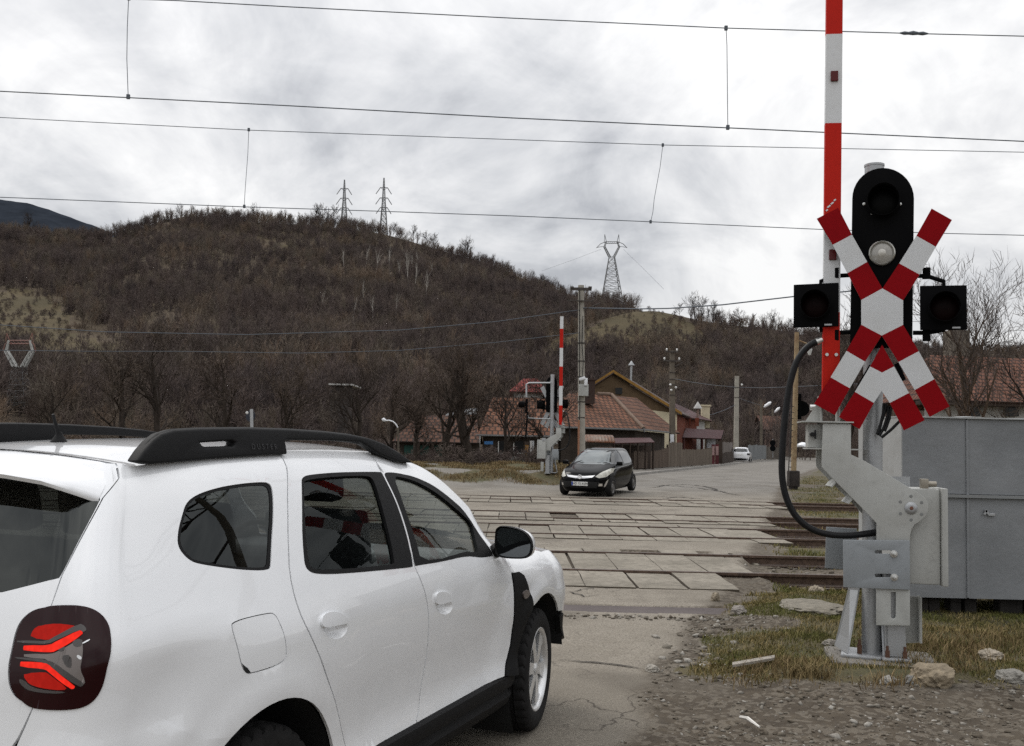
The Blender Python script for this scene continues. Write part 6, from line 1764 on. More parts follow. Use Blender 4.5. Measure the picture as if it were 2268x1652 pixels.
wpanel('window', [W(*Q(1462, 1290), 91), W(*Q(1575, 1290), 92.5), W(*Q(1575, 1165), 92.5), W(*Q(1462, 1165), 91)], M_CURT, h, out=.9, th=.1)
c0 = W(*Q(1556, 850), 97); mb = MB(); mb.box((c0.x, c0.y, c0.z - .2), (.75, .75, 2.2)); mb.box((c0.x, c0.y, c0.z + .85), (.95, .95, .16)); mb.build('chimney', M_WALL_CR, h)
p = W(*Q(1455, 825), 92); q = W(*Q(1458, 770), 92); tube_obj('flue', [p + Vector((0, 0, -.5)), q], .11, M_WALL_PK, h); mb = MB(); mb.lathe([(.40, -.02), (.40, .02), (.03, .62)], Matrix.Translation(q), 12, True); mb.build('flue_cowl', M_WALL_WH, h, smooth=40)
# entrance canopy over the gate
s = thing('gate_canopy', 'maroon sheet canopy on posts over the garden gate', 'canopy')
a, b = W(*Q(1255, 1160), 84), W(*Q(1768, 1172), 90); a.z = b.z; c, d = W(*Q(1300, 1052), 86.5), W(*Q(1800, 1060), 92.5); c.z = d.z
roof_mesh('roof', [[a, b, d, c], [b + Vector((.8, 4.6, 0)), a + Vector((.8, 4.6, 0)), c, d]], M_MAROON, s, .08)
for k, q in enumerate((.04, .5, .97)):
    p = a.lerp(b, q); tube_obj('post', [Vector((p.x, p.y + .3, .1)), Vector((p.x, p.y + .3, p.z))], .13, mat_plaster('maroon_post' + str(k), (.07, .028, .025)), s, 4)
mb = MB(); p = b + Vector((0, .1, 0)); mb.prism([p + Vector((0.05, 0, -.12)), d + Vector((.05, 0, -.1)), p + Vector((.85, 4.4, -.12))], (.05, 0, 0)); mb.build('gable_end', M_TIM, s)
# ---- fences along the pavement
def mat_boards(name, col):
    t = NT(name); p = t.pos((1, 1, .15)); g = t.n('ShaderNodeNewGeometry'); n = t.noise(p, 5, 6, .7)
    c = t.mix(t.ramp(n, [(.3, 0.), (.7, 1.)]), tuple(x * .6 for x in col), tuple(x * 1.2 for x in col)); c = t.mix(t.math('MULTIPLY', g.outputs['Random Per Island'], .5), c, tuple(x * .55 for x in col))
    t.bsdf(c, .92, spec=.15); return t.m
M_BOARD = mat_boards('weathered_boards', (.165, .135, .108)); M_BOARD2 = mat_boards('brown_boards', (.125, .095, .075))
def board_fence(name, label, p0, p1, h0, h1, mat, sag=.0, seed=1, w=.14):
    f = thing(name, label, 'fence'); p0, p1 = Vector(p0), Vector(p1); d = p1 - p0; n = int(d.length / (w + .01)); r = random.Random(seed); mb = MB(); u = Vector((d.x, d.y, 0)).normalized(); nn = Vector((-u.y, u.x, 0))
    for k in range(n):
        t_ = (k + .5) / n; c = p0.lerp(p1, t_); hh = lerp(h0, h1, t_) * (1 - sag * math.sin(t_ * math.pi)) + r.uniform(-.05, .05); z0 = gz(c.x, c.y) + .04
        M = Matrix((u, nn, Vector((0, 0, 1)))).transposed() @ Matrix.Rotation(R(r.uniform(-1, 1)), 3, 'Y')
        mb.box((c.x, c.y, z0 + hh / 2), (w, .025, hh), M)
    mb.build('boards', mat, f)
    for k in range(int(d.length / 3) + 1):
        c = p0 + u * min(3 * k, d.length); mb = MB(); z0 = gz(c.x, c.y); mb.box((c.x + nn.x * .09, c.y + nn.y * .09, z0 + h0 * .45), (.11, .11, h0 * .95)); mb.build('post', M_TIM, f)
    for q in (.25, .75):
        mb = MB(); mb.prism([p0 + nn * .04 + Vector((0, 0, gz(p0.x, p0.y) + h0 * q)), p1 + nn * .04 + Vector((0, 0, gz(p1.x, p1.y) + h1 * q)), p1 + nn * .04 + Vector((0, 0, gz(p1.x, p1.y) + h1 * q + .08)), p0 + nn * .04 + Vector((0, 0, gz(p0.x, p0.y) + h0 * q + .08))], nn * .04); mb.build('rail', M_TIM, f)
    return f
def fpt(px, Y): p = W(px, 1000, Y); return (p.x, Y, 0)
board_fence('board_fence', 'low weathered board fence behind the black hatchback', fpt(1404, 58.5), fpt(1481, 65), 1.05, 1.28, M_BOARD2, .12, 1)
board_fence('board_fence', 'short tall panel of grey boards at the foot of the utility pole', fpt(1481, 65.2), fpt(1511, 68), 1.62, 1.58, M_BOARD, 0, 2, .3)
board_fence('board_fence', 'grey board fence between the utility pole and the maroon gate', fpt(1511, 68), fpt(1577, 76), 1.15, 1.25, M_BOARD, .06, 3)
g = thing('garden_gate', 'maroon garden gate with pale pink upper panels under the canopy', 'gate')
for k, (x0, x1) in enumerate(((1576, 1583), (1584, 1592))):
    Y = 76.5 + k * 1.0; wpanel('gate_leaf', pxrect(x0, 984, x1, 1028, Y), mat_plaster('gate_maroon' + str(k), (.105, .03, .035)), g, out=.02); wpanel('pale_panel', pxrect(x0 + 1, 988, x1 - 1, 1008, Y), mat_plaster('gate_pink' + str(k), (.36, .24, .23)), g, out=.06)
wpanel('gate_post', pxrect(1592, 976, 1600, 1027, 78.5), M_TIM, g, th=.25)
board_fence('picket_fence', 'white-tipped picket fence behind the parked white estate car', fpt(1598, 92), fpt(1622, 96), 1.75, 1.75, mat_boards('grey_pickets', (.20, .175, .16)), 0, 5, .22)
board_fence('low_wall', 'dark low boarding right of the maroon gate', fpt(1600, 80), fpt(1625, 92), .85, .9, M_TIM, 0, 6, .3)
board_fence('metal_fence', 'pale grey sheet fence beyond the white estate car', fpt(1657, 100), fpt(1697, 112), 1.55, 1.5, mat_boards('grey_sheet', (.215, .225, .23)), 0, 7, .5)
board_fence('metal_fence', 'brownish sheet fence at the bend beyond the pale grey fence', fpt(1697, 112), fpt(1735, 124), 1.45, 1.3, mat_boards('brown_sheet', (.16, .14, .12)), 0, 8, .5)
h = thing('pink_house', 'faded pink house far down the road behind the lamp posts', 'house')
a, b = W(1692, 951, 135), W(1745, 953, 135); roof_mesh('roof', [[a, b, b + Vector((0, 4, 2.0)), a + Vector((0, 4, 2.0))], [b + Vector((0, 8, 0)), a + Vector((0, 8, 0)), a + Vector((0, 4, 2.0)), b + Vector((0, 4, 2.0))]], M_TILE_B, h); slab_wall('wall', (a.x + .3, 135.4), (b.x - .3, 135.4), .2, a.z - .05, .3, M_WALL_PK, h)
for x in (1700, 1738): wpanel('window', pxrect(x, 958, x + 5, 967, 135.2), M_WINDOW, h, out=.05)
p = W(1778, 990, 108); bm = bmesh.new(); bmesh.ops.create_icosphere(bm, subdivisions=3, radius=1)
for v_ in bm.verts: v_.co = Vector((v_.co.x * .62, v_.co.y * .8, max(-.25, v_.co.z) * .42)) * (1 + .14 * noise.noise(v_.co * 1.7))
tag(obj('covered_heap', bm, M_WHCAR, smooth=True, loc=(p.x, 108, p.z + .1)), 'white covered heap at the far bend between the rusty mast and the barrier', 'heap')
# ---- house at the right edge
h = thing('right_house', 'house with brown tiled roof behind the steel enclosure', 'house')
e0, e1 = W(2040, 884, 39), W(2330, 893, 39); r0, r1 = W(2062, 786, 43), W(2330, 797, 43); 
roof_mesh('roof', [[e0, e1, r1, r0], [e1 + Vector((0, 8, 0)), e0 + Vector((0, 8, 0)), r0, r1], [e0 + Vector((0, 8, 0)), e0, r0]], mat_tiles('brick_brown_tiles', (.125, .055, .036), (.175, .078, .05), (.035, .022, .018), .34, .36), h)
slab_wall('wall', (e0.x + .5, 39.6), (e1.x, 39.6), -.2, e0.z - .12, .3, M_WALL_WH, h); mb = MB(); mb.box(((e0.x + e1.x) / 2, 39.3, e0.z - .12), (e1.x - e0.x, .5, .16)); mb.build('soffit', M_TIM, h)
for px in (2140, 2225): wpanel('window', pxrect(px, 898, px + 30, 922, 39.5), M_WINDOW, h, out=.05)
c = W(2118, 770, 44); mb = MB(); mb.box((c.x, 44, c.z - .2), (.85, .8, 1.9)); mb.build('chimney', mat_plaster('chimney_render', (.24, .21, .17)), h)
# ---- yard clutter by the cottage
t = thing('yard_post', 'rusty yellow post in the yard left of the far barrier', 'post'); tube_obj('post', [W(1167, 1038, 45), W(1167, 985, 45)], .09, wear('yellow_rust', (.42, .21, .04), .7, 0, (.12, .05, .02), .8, 3), t); tube_obj('post_cap', [W(1167, 985, 45), W(1167, 978, 45)], .12, M_TIM, t)
for k, (x, dx) in enumerate(((1176, 0), (1179, 2))):
    t = tube_obj('pipe', [W(x, 1040, 45.5), W(x + dx, 976, 45.5)], .05, M_WALL_WH if k == 0 else M_GALV, None); tag(t, ('white pipe standing next to the yellow post', 'leaning grey pipe beside the white pipe in the yard')[k], 'pipe')
t = thing('blue_sign', 'small blue sign plate on a thin post in front of the cottage', 'sign'); wpanel('sign_plate', pxrect(1073, 977, 1092, 984, 50), simple('sign_blue', (.035, .15, .36), .5), t); tube_obj('sign_post', [W(1082, 984, 50.05), W(1082, 1040, 50.05)], .03, M_TIM, t)
p = W(1143, 1034, 46); bm = bmesh.new(); bmesh.ops.create_icosphere(bm, subdivisions=3, radius=1)
for v_ in bm.verts: v_.co = Vector((v_.co.x * .62, v_.co.y * .5, max(-.2, v_.co.z) * .48)) * (1 + .15 * noise.noise(v_.co * 2))
tag(obj('tarpaulin', bm, simple('green_tarpaulin', (.032, .055, .045), .6, 0, .3, 3), smooth=True, loc=(p.x, 46, gz(p.x, 46))), 'dark green tarpaulin heap at the cottage fence', 'tarpaulin')
# ------------------------------------------------------------------ poles, lamps, wires, pylons
M_CONC_P = mat_plaster('pole_concrete', (.40, .375, .325), .18, 1.5); M_CONC_D = mat_plaster('dark_pole_concrete', (.17, .145, .115), .2, 1.5)
M_WIRE = simple('wire_dark', (.085, .10, .12), .6); M_INS = simple('insulator_white', (.62, .62, .60), .3, coat=.5); M_STEELDK = wear('dark_crossarm', (.06, .05, .045), .7, .2)
def pole(label, px0, py0, px1, py1, Y, w0, w1, mat, name='utility_pole', zfoot=None):
    t = thing(name, label, 'pole', group='utility poles along the road'); a, b = W(px0, py0, Y), W(px1, py1, Y); a.z = gz(a.x, Y) if zfoot is None else zfoot
    mb = MB(); L = (b - a)
    # tapering rectangular concrete section with chamfers
    rows = []
    for k in range(9):
        q = k / 8; c = a.lerp(b, q); h = lerp(w0, w1, q) / 2; e = h * .3
        rows.append([(c.x + x, c.y + y, c.z) for x, y in ((-h + e, -h), (h - e, -h), (h, -h + e), (h, h - e), (h - e, h), (-h + e, h), (-h, h - e), (-h, -h + e), (-h + e, -h))])
    mb.grid(rows); mb.face(rows[-1][:-1]); mb.build('shaft', mat, t); return t, a, b
def crossarm(t, c, half, th=.10, ins=True, lift=.14):
    mb = MB(); mb.box(c, (half * 2, .10, th)); o = mb.build('crossarm', M_STEELDK, t)
    if ins:
        for s in (-1, 1):
            mb = MB(); mb.lathe([(.02, -.05), (.03, .02), (.075, .04), (.05, .08), (.07, .11), (.035, .17), (.0001, .18)], Matrix.Translation(c + Vector((s * (half - .08), 0, th / 2 + lift - .12))), 10); mb.build('insulator', M_INS, o, smooth=50)
    return o
def band(t, c, w):
    mb = MB(); mb.box(c, (w + .03, w + .03, .05)); mb.build('band', M_STEELDK, t)
# pole 1
P1, a, b = pole('tall pale concrete pole with grey box, right of the far barrier', 1288, 1048, 1287, 632, 47, .34, .27, M_CONC_P)
crossarm(P1, W(1287, 640, 46.9), .50, .13, False); mb = MB(); mb.box(W(1267, 637, 46.9), (.16, .16, .10)); mb.box(W(1307, 637, 46.9), (.16, .16, .10)); mb.build('arm_end', M_STEELDK, P1)
crossarm(P1, W(1286, 666, 46.8), .62, .05, False)
mb = MB(); mb.tube([W(1294, 685, 46.8), W(1318, 676, 46.8), W(1330, 671, 46.8)], .035, 6); mb.build('brace', M_STEELDK, P1)
for y in (760, 800, 835, 890, 925): band(P1, W(1287.5, y, 47), .30)
bx = W(1292.5, 864, 46.7); mb = MB(); mb.box(bx, (.44, .26, .56), None, .02); mb.build('meter_box', M_GPAINT, P1, smooth=40)
cm = W(1290, 840, 46.6); mb = MB(); mb.box(cm + Vector((-.02, 0, .03)), (.30, .30, .14), Matrix.Rotation(R(-20), 3, 'Y'), .03); mb.box(cm + Vector((.16, 0, -.12)), (.16, .22, .36), None, .03); mb.build('camera_housing', M_WHCAR, P1, smooth=40)
tube_obj('cable', [W(1291, 700, 46.75), W(1289, 760, 46.78), W(1292, 800, 46.78), W(1290, 832, 46.78)], .018, M_CABLE, P1); tube_obj('cable', [W(1284, 640, 46.78), W(1283, 780, 46.78), W(1284, 900, 46.78), W(1282, 1000, 46.78)], .022, M_CABLE, P1)
tube_obj('conduit', [W(1282, 930, 46.75), W(1281, 1040, 46.75)], .05, simple('rusty_pipe', (.30, .14, .08), .8), P1)
# pole 2
P2, a, b = pole('brownish concrete pole with two crossarms and white sticker', 1489, 1038, 1488.7, 776, 70, .46, .30, M_CONC_D)
crossarm(P2, W(1488, 779, 69.8), .44); crossarm(P2, W(1488, 799, 69.8), .60)
mb = MB(); mb.tube([W(1496, 812, 69.8), W(1512, 803, 69.8)], .05, 6); mb.build('brace', M_STEELDK, P2)
for y in (825, 840, 852, 875): band(P2, W(1489, y, 70), .38)
wpanel('sticker', pxrect(1484.5, 962, 1492.5, 984, 69.7), M_WHCAR, P2, .02, .02)
mb = MB()
for x, y in ((1485, 852), (1497, 858), (1487, 864)): mb.lathe([(.04, -.08), (.09, 0), (.04, .08)], Matrix.Translation(W(x, y, 69.7)), 8, True)
mb.build('insulator', M_INS, P2, smooth=40)
P4, a, b = pole('grey pole mostly hidden behind the near signal post', 1933, 1005, 1931, 632, 43, .26, .2, M_CONC_D)
# pole 3 and the far lamp posts
P3, a, b = pole('pale concrete pole behind the white estate car', 1630, 1012, 1632, 833, 106, .52, .40, M_CONC_P)
for y in (858, 880): band(P3, W(1631.5, y, 106), .46)
mb = MB(); mb.lathe([(.06, -.12), (.13, 0), (.06, .12)], Matrix.Translation(W(1643, 852, 105.8)), 8, True); mb.build('insulator', M_INS, P3)
def lamp_post(label, px, pyb, pyt, Y, hx, hy, mat, arm):
    t = thing('street_lamp', label, 'street lamp', group='street lamps along the road'); a, b = W(px, pyb, Y), W(px, pyt, Y); a.z = gz(a.x, Y) if a.y < 150 else a.z
    mb = MB(); mb.tube([a, b], [.20, .13], 8); mb.build('post', mat, t, smooth=50)
    e = W(hx, hy, Y); mb = MB(); mb.tube([W(px, pyt + (12 if pyt < hy else 0), Y), W((px + hx) / 2, hy + 1, Y), e], .05, 6); mb.build('arm', M_STEELDK, t)
    mb = MB(); d = (e - W(px, hy + 5, Y)).normalized(); mb.tube([e - d * .1, e + d * .15, e + d * .75, e + d * 1.0], [.06, .17, .20, .07], 10); mb.build('lamp_head', M_WHCAR, t, smooth=60)
    return t
lamp_post('brown lamp post with crossarm insulators, lamp head pointing right', 1686, 1000, 886, 118, 1693, 901, M_CONC_D, 1)
lamp_post('thin far lamp post behind the pair of round signs', 1711, 995, 905, 140, 1716, 913, M_CONC_D, 1)
sl = thing('street_lamp', 'street lamp with white curved arm showing over the SUV windscreen', 'street lamp', group='street lamps along the road')
Y = 52; tube_obj('arm', [W(853, 932, Y), W(862, 931, Y), W(871, 934, Y), W(878, 941, Y), W(881, 947, Y)], .045, M_WHCAR, sl); tube_obj('post', [W(881, 947, Y), W(884, 1040, Y)], .06, M_CONC_D, sl)
mb = MB(); mb.tube([W(846, 930, Y), W(849, 929.5, Y), W(855, 932, Y)], [.06, .11, .06], 8); mb.build('lamp_head', M_WHCAR, sl, smooth=60)
rs = thing('road_sign', 'pair of round road signs seen from behind on one post far down the road', 'road sign')
for y in (981, 993):
    c = W(1711.5, y, 112); mb = MB(); mb.lathe([(.33, 0), (.33, .03)], Matrix.Translation(c) @ Matrix.Rotation(R(90), 4, 'X'), 20, True); mb.build('sign_disc', M_BLKP, rs)
tube_obj('post', [W(1711.5, 972, 112.1), W(1711.5, 1014, 112.1)], .05, M_GALV, rs)
rs = thing('road_sign', 'round road sign seen from behind above the SUV roof rail', 'road sign')
c = W(555, 921, 34); mb = MB(); mb.lathe([(.20, 0), (.20, .025)], Matrix.Translation(c) @ Matrix.Rotation(R(90), 4, 'X') @ Matrix.Scale(.8, 4, (1, 0, 0)), 24, True); mb.build('sign_disc', simple('sign_back', (.018, .022, .035), .5), rs)
mb = MB(); mb.tube([W(557, 906, 33.8), W(558, 960, 33.8), W(558, 1060, 33.8)], .055, 10); mb.build('post', M_GALV, rs, smooth=50)
mb = MB(); mb.lathe([(.05, 0), (.0001, .02)], Matrix.Translation(W(547, 914, 33.7)) @ Matrix.Rotation(R(90), 4, 'X'), 10); mb.build('cap', M_INS, rs)
# rusty railway signal mast with ladder, right of the road
M_RUSTY = wear('rusty_yellow_mast', (.36, .27, .16), .75, 0, (.18, .085, .04), .9, 2.6)
t = thing('signal_mast', 'rusty yellow railway signal mast with ladder beyond the tracks', 'signal mast')
Y = 38.5; mb = MB(); a, b = W(1757.5, 1052, Y), W(1765, 736, Y); mb.tube([a, a.lerp(b, .35), b], [.108, .105, .085], 12); mb.build('mast', M_RUSTY, t, smooth=50)
c = W(1757, 1060, Y); mb = MB(); mb.box((c.x, Y, c.z), (.42, .42, .62), None, .06); g0 = gz(c.x, Y); mb.box((c.x, Y, (c.z - .3 + g0) / 2), (.30, .30, max(.1, c.z - .3 - g0 + .05)), None, .03); mb.build('base_box', simple('mast_base', (.035, .028, .025), .9, 0, .4, 8, .4), t, smooth=40)
mb = MB(); l0, l1 = W(1745, 1075, Y - .3), W(1753, 900, Y - .2); l2, l3 = W(1751, 1075, Y - .1), W(1758, 900, Y - .1)
mb.tube([l0, l1], .022, 6); 
for k in range(14): mb.tube([l0.lerp(l1, k / 13), l2.lerp(l3, k / 13)], .016, 5)
mb.build('ladder', M_STEELDK, t)
mb = MB(); c = W(1775, 905, Y + .3); mb.lathe([(.30, 0), (.30, .06)], Matrix.Translation(c) @ Matrix.Rotation(R(90), 4, 'X'), 20, True); mb.box(W(1767, 900, Y + .2), (.22, .3, 1.0), None, .03); mb.build('signal_head', M_BLKP, t)
mb = MB(); mb.tube([W(1764, 752, Y), W(1785, 760, Y), W(1800, 768, Y)], .03, 6); mb.build('bracket', M_RUSTY, t); mb = MB(); mb.lathe([(.05, -.2), (.11, 0), (.05, .2)], Matrix.Translation(W(1793, 775, Y)), 8, True); mb.build('insulator', M_INS, t, smooth=40)
# ---- overhead line: two catenaries
def catenary(label, Y, mess, cont, drops, rm, rc, splice=None):
    t = thing('overhead_line', label, 'overhead wire', group='overhead lines above the tracks')
    tube_obj('messenger_wire', [W(x, y, Y) for x, y in mess], rm, M_WIRE, t); tube_obj('contact_wire', [W(x, y, Y) for x, y in cont], rc, M_WIRE, t)
    for L in drops:
        d = tube_obj('dropper', [W(x, y, Y) for x, y in L], rm * .75, M_WIRE, t, 5)
        for x, y in (L[0], L[-1]): mb = MB(); mb.box(W(x, y, Y), (.05, .04, .07), None, .01); mb.build('clamp', M_WIRE, d)
    if splice: mb = MB(); p = [W(x, y, Y) for x, y in splice]; mb.tube(p, [.010, .028, .022, .034, .022, .030, .010], 8); mb.build('splice', M_WIRE, t)
catenary('nearer overhead line with droppers crossing the sky above the first track', 14.2, [(-1100, -62), (-200, -18), (0, -12), (390, 1), (640, 15), (1134, 40), (1607, 62), (2020, 74), (2270, 80), (2600, 88), (3600, 100)],
         [(-1100, 146), (-200, 192), (2, 202), (284, 216), (640, 234), (1134, 261), (1612, 283), (1870, 295), (2270, 313), (2600, 326), (3600, 360)], [[(285, -5), (282, 60), (281, 130), (284, 214)], [(1608, 62), (1610, 100), (1611, 200), (1612, 282)]], .0075, .0085,
         [(1993, 73), (2003, 73.2), (2012, 73.6), (2022, 73), (2034, 74), (2044, 74), (2056, 74.6)])
catenary('farther overhead line with droppers passing in front of the hill crest', 20.2, [(-1100, 226), (-200, 254), (2, 260), (550, 288), (1134, 309), (1468, 321), (1870, 329), (2270, 337), (2600, 345), (3600, 370)],
         [(-1100, 388), (-200, 430), (35, 438), (540, 458), (850, 468), (1134, 478), (1441, 491), (1820, 508), (2100, 517), (2270, 521), (2600, 533), (3600, 565)], [[(551, 287), (549, 340), (543, 420), (541, 457)], [(1468, 321), (1462, 370), (1449, 440), (1446, 470), (1441, 491)]], .0075, .0085)
def wire(label, pts, r):
    o = tube_obj('wire', pts, r, M_WIRE, None, 5); tag(o, label, 'wire', 'utility wires'); return o
wire('upper black utility wire sagging left of the pale pole in front of the hill', [W(x, y, Y) for x, y, Y in ((-60, 714, 40), (0, 719.6, 41), (234, 735, 43), (547, 741, 45), (886, 731, 46), (1100, 712, 46.5), (1262, 689, 46.8), (1285, 686, 46.9))], .017)
wire('lower black utility wire sagging left of the pale pole', [W(x, y, Y) for x, y, Y in ((-60, 775, 40), (200, 778, 43), (390, 778, 44), (664, 782, 45), (886, 776, 46), (1100, 758, 46.5), (1284, 737, 46.9))], .014)
wire('thick black wire running right from the pale pole past the signal lamp', [W(x, y, Y) for x, y, Y in ((1288, 682, 46.9), (1420, 684, 46), (1480, 683, 45), (1600, 675, 44), (1755, 657, 43), (1931, 640, 43))], .030)
wire('grey wire from the two-armed pole to the pole behind the white estate car', [W(x, y, Y) for x, y, Y in ((1490, 838, 70), (1530, 846, 78), (1580, 853, 90), (1631, 857.5, 106))], .022)
wire('grey wire running right from the pole behind the white estate car', [W(x, y, Y) for x, y, Y in ((1631, 857.5, 106), (1690, 859, 104), (1745, 857, 100), (1900, 850, 96))], .025)
wire('thin wire from the pole behind the estate car to the brown lamp post', [W(x, y, Y) for x, y, Y in ((1633, 880, 106), (1660, 890, 112), (1686, 898, 118))], .02)
wire('pair of thin service wires dropping left to the maroon roofed house', [W(x, y, Y) for x, y, Y in ((1630, 896, 106), (1605, 908, 102), (1580, 917, 98), (1560, 921, 97))], .02)
# ---- pylons
M_PYL = simple('pylon_steel', (.20, .205, .21), .6, .3); M_PYLW = simple('pylon_white_paint', (.40, .40, .38), .6); M_PYLR = simple('pylon_red_paint', (.20, .085, .065), .6)
def lattice(mb, base, top, w0, w1, n, r):
    base, top = Vector(base), Vector(top); prev = None
    for k in range(n + 1):
        q = k / n; c = base.lerp(top, q); h = lerp(w0, w1, q) / 2; cur = [c + Vector((x * h, y * h, 0)) for x, y in ((-1, -1), (1, -1), (1, 1), (-1, 1))]
        if prev:
            for i in range(4):
                mb.tube([prev[i], cur[i]], r, 4, False); mb.tube([prev[i], cur[(i + 1) % 4]], r * .6, 3, False); mb.tube([prev[(i + 1) % 4], cur[i]], r * .6, 3, False); mb.tube([cur[i], cur[(i + 1) % 4]], r * .6, 3, False)
        prev = cur
def pylon_arms(label, px, pyt, pyb, Y, arms):
    t = thing('pylon', label, 'pylon', group='pylons on the hill'); b, a = W(px - 1, pyb, Y), W(px, pyt, Y); u = (a - b); s = u.length
    mb = MB(); m = b.lerp(a, .55); lattice(mb, b, m, s * .13, s * .055, 6, .20); lattice(mb, m, a, s * .055, s * .012, 9, .15); mb.build('mast', M_PYL, t)
    for q, hw in arms:
        c = b.lerp(a, q)
        mb = MB()
        for sg in (-1, 1):
            e = c + Vector((sg * hw * s, 0, -hw * s * .62)); mb.tube([c + Vector((0, 0, .9)), c + Vector((sg * hw * s * .45, 0, .9)), e], .22, 4); mb.tube([c + Vector((0, 0, -.4)), c + Vector((sg * hw * s * .45, 0, .8)), e], .16, 4)
        mb.build('crossarm', M_PYL, t)
    return t
pylon_arms('left pylon of the two on the hill crest', 763, 398, 512, 520, [(.80, .145), (.61, .155), (.42, .15)])
pylon_arms('right pylon of the two on the hill crest, slightly taller', 850.5, 394, 520, 505, [(.80, .135), (.62, .14), (.45, .13)])
def pylon_delta(label, px, pyt, pyw, pyb, hw, Y, ms, mt, pc, pm, arm):
    t = thing('pylon', label, 'pylon', group='pylons on the hill')
    k = Y / F_PX; c = lambda dx, py: W(px + dx, py, Y)
    mb = MB(); lattice(mb, c(0, pyb), c(0, pyw), .46 * k * (pyb - pyw), 12 * k * hw / 16, 7, .17 if Y > 200 else .012)
    mb.build('lower_tower', M_PYL, t); mb = MB()
    for sg in (-1, 1):
        lattice(mb, c(sg * hw * .3, pyw), c(sg * hw, pc), 5 * k * hw / 16, 4 * k * hw / 16, 4, .13 if Y > 200 else .07)
        lattice(mb, c(sg * hw, pc), c(sg * hw * .8, pm), 3 * k, 2.5 * k, 2, .11 if Y > 200 else .06)
    mb.build('tower', ms, t)
    mb = MB(); yb = pm; ht = pm - pyt
    for dz in (0, 4 * hw / 16): mb.tube([c(-hw * .8, yb + dz), c(hw * .8, yb + dz)], .16 if Y > 200 else .06, 4)
    n = 6
    for q in range(n): mb.tube([c(lerp(-hw * .8, hw * .8, q / n), yb), c(lerp(-hw * .8, hw * .8, (q + 1) / n), yb + 4 * hw / 16)], .10 if Y > 200 else .03, 3)
    for sg in (-1, 1):
        mb.tube([c(sg * hw * .8, yb), c(sg * lerp(hw, arm, .5), lerp(yb, pc, .4)), c(sg * arm, pc + 2)], .17 if Y > 200 else .05, 4); mb.tube([c(sg * hw * .95, pc - 2), c(sg * arm, pc + 1)], .13 if Y > 200 else .04, 4)
        mb.tube([c(sg * hw * .75, yb), c(sg * hw * .98, pyt)], .16 if Y > 200 else .05, 4); mb.tube([c(sg * hw * 1.05, yb + 3), c(sg * hw * .98, pyt)], .11 if Y > 200 else .04, 4)
    mb.build('crossbeam', mt, t); return t
PYD = pylon_delta('forked pylon on the right shoulder of the hill', 1355, 519, 569, 664, 16, 480, M_PYL, M_PYL, 547, 535, 34)
pylon_delta('white and red forked pylon low on the slope at the left edge', 43, 738, 813, 905, 29, 112, M_PYLW, M_PYLR, 777, 754, 36)
for k, L in enumerate((((1331, 552, 480), (1270, 575, 520), (1200, 600, 560)), ((1381, 552, 480), (1420, 590, 470), (1470, 640, 460)))):
    wire(('power line descending left from the forked pylon', 'power line descending right from the forked pylon')[k], [W(*p) for p in L], .05)
# ---- assumed lattice portal: unseen, added for its reflection in the side windows
c2 = sum(q_glass, Vector((0, 0))) / len(q_glass); sp_ = surf(*c2); sn = surf_n(*c2)
pw = SUV_M @ Vector((sp_.x, -sp_.y, sp_.z)); nw = SUV_M.to_3x3() @ Vector((sn.x, -sn.y, sn.z)); dw = (pw - CAM).normalized(); rf = dw - nw * 2 * dw.dot(nw)
t = thing('assumed_portal_mast', 'concrete portal mast with lattice beam, mirrored in the rear side window', 'mast')
b = pw + rf * (11.0 / math.hypot(rf.x, rf.y)); g0 = Vector((b.x, b.y, 0)); hz = b.z + 1.2
mb = MB(); mb.tube([g0, g0 + Vector((0, 0, hz + .6))], [.24, .15], 10); mb.build('mast', M_CONC_D, t, smooth=50)
u = Vector((rf.y, -rf.x, 0)).normalized(); mb = MB()
for k in range(12):
    a0, a1 = g0 + Vector((0, 0, hz)) + u * (k - 2) * .8, g0 + Vector((0, 0, hz)) + u * (k - 1) * .8
    for dz in (0, .5): mb.tube([a0 + Vector((0, 0, dz)), a1 + Vector((0, 0, dz))], .045, 5, False)
    mb.tube([a0, a1 + Vector((0, 0, .5))], .03, 4, False); mb.tube([a0, a0 + Vector((0, 0, .5))], .03, 4, False)
mb.build('lattice_beam', M_STEELDK, t)
mb = MB(); q = g0 + Vector((0, 0, hz - 1.6)); mb.tube([q, q + u * 1.8 + Vector((0, 0, .2))], .045, 6); mb.build('bracket', M_STEELDK, t)
# ------------------------------------------------------------------ hills, woods, trees
def hill(name, cols, foot, ridge_y, sky, prof, mat, back=60, nt=44, seed=0, amp=3.0):
    P = []
    for px in cols:
        rz = W(px, lin(sky, px), ridge_y(px)); fy = foot(px); f = W(px, 980, fy); f.z = .35; row = []
        for k in range(nt + 1):
            t = k / nt; q = f.lerp(rz, t); q.z = f.z + (rz.z - f.z) * prof(t)
            q.z += amp * nz(q.x, q.y, .012, seed) * math.sin(t * math.pi) + amp * .4 * nz(q.x, q.y, .05, seed) * math.sin(t * math.pi)
            row.append(q)
        d = (rz - f); d.z = 0; d.normalize()
        for s in (.1, .3, .65, 1.0): row.append(rz + d * back * s - Vector((0, 0, back * .42 * s * s)))
        P.append(row)
    mb = MB(); mb.grid(P); o = mb.build(name, mat, None); o.data.polygons.foreach_set('use_smooth', [True] * len(o.data.polygons))
    if sum(p.normal.z for p in o.data.polygons) < 0: o.data.flip_normals()
    tag(o, kind='structure'); return o, P
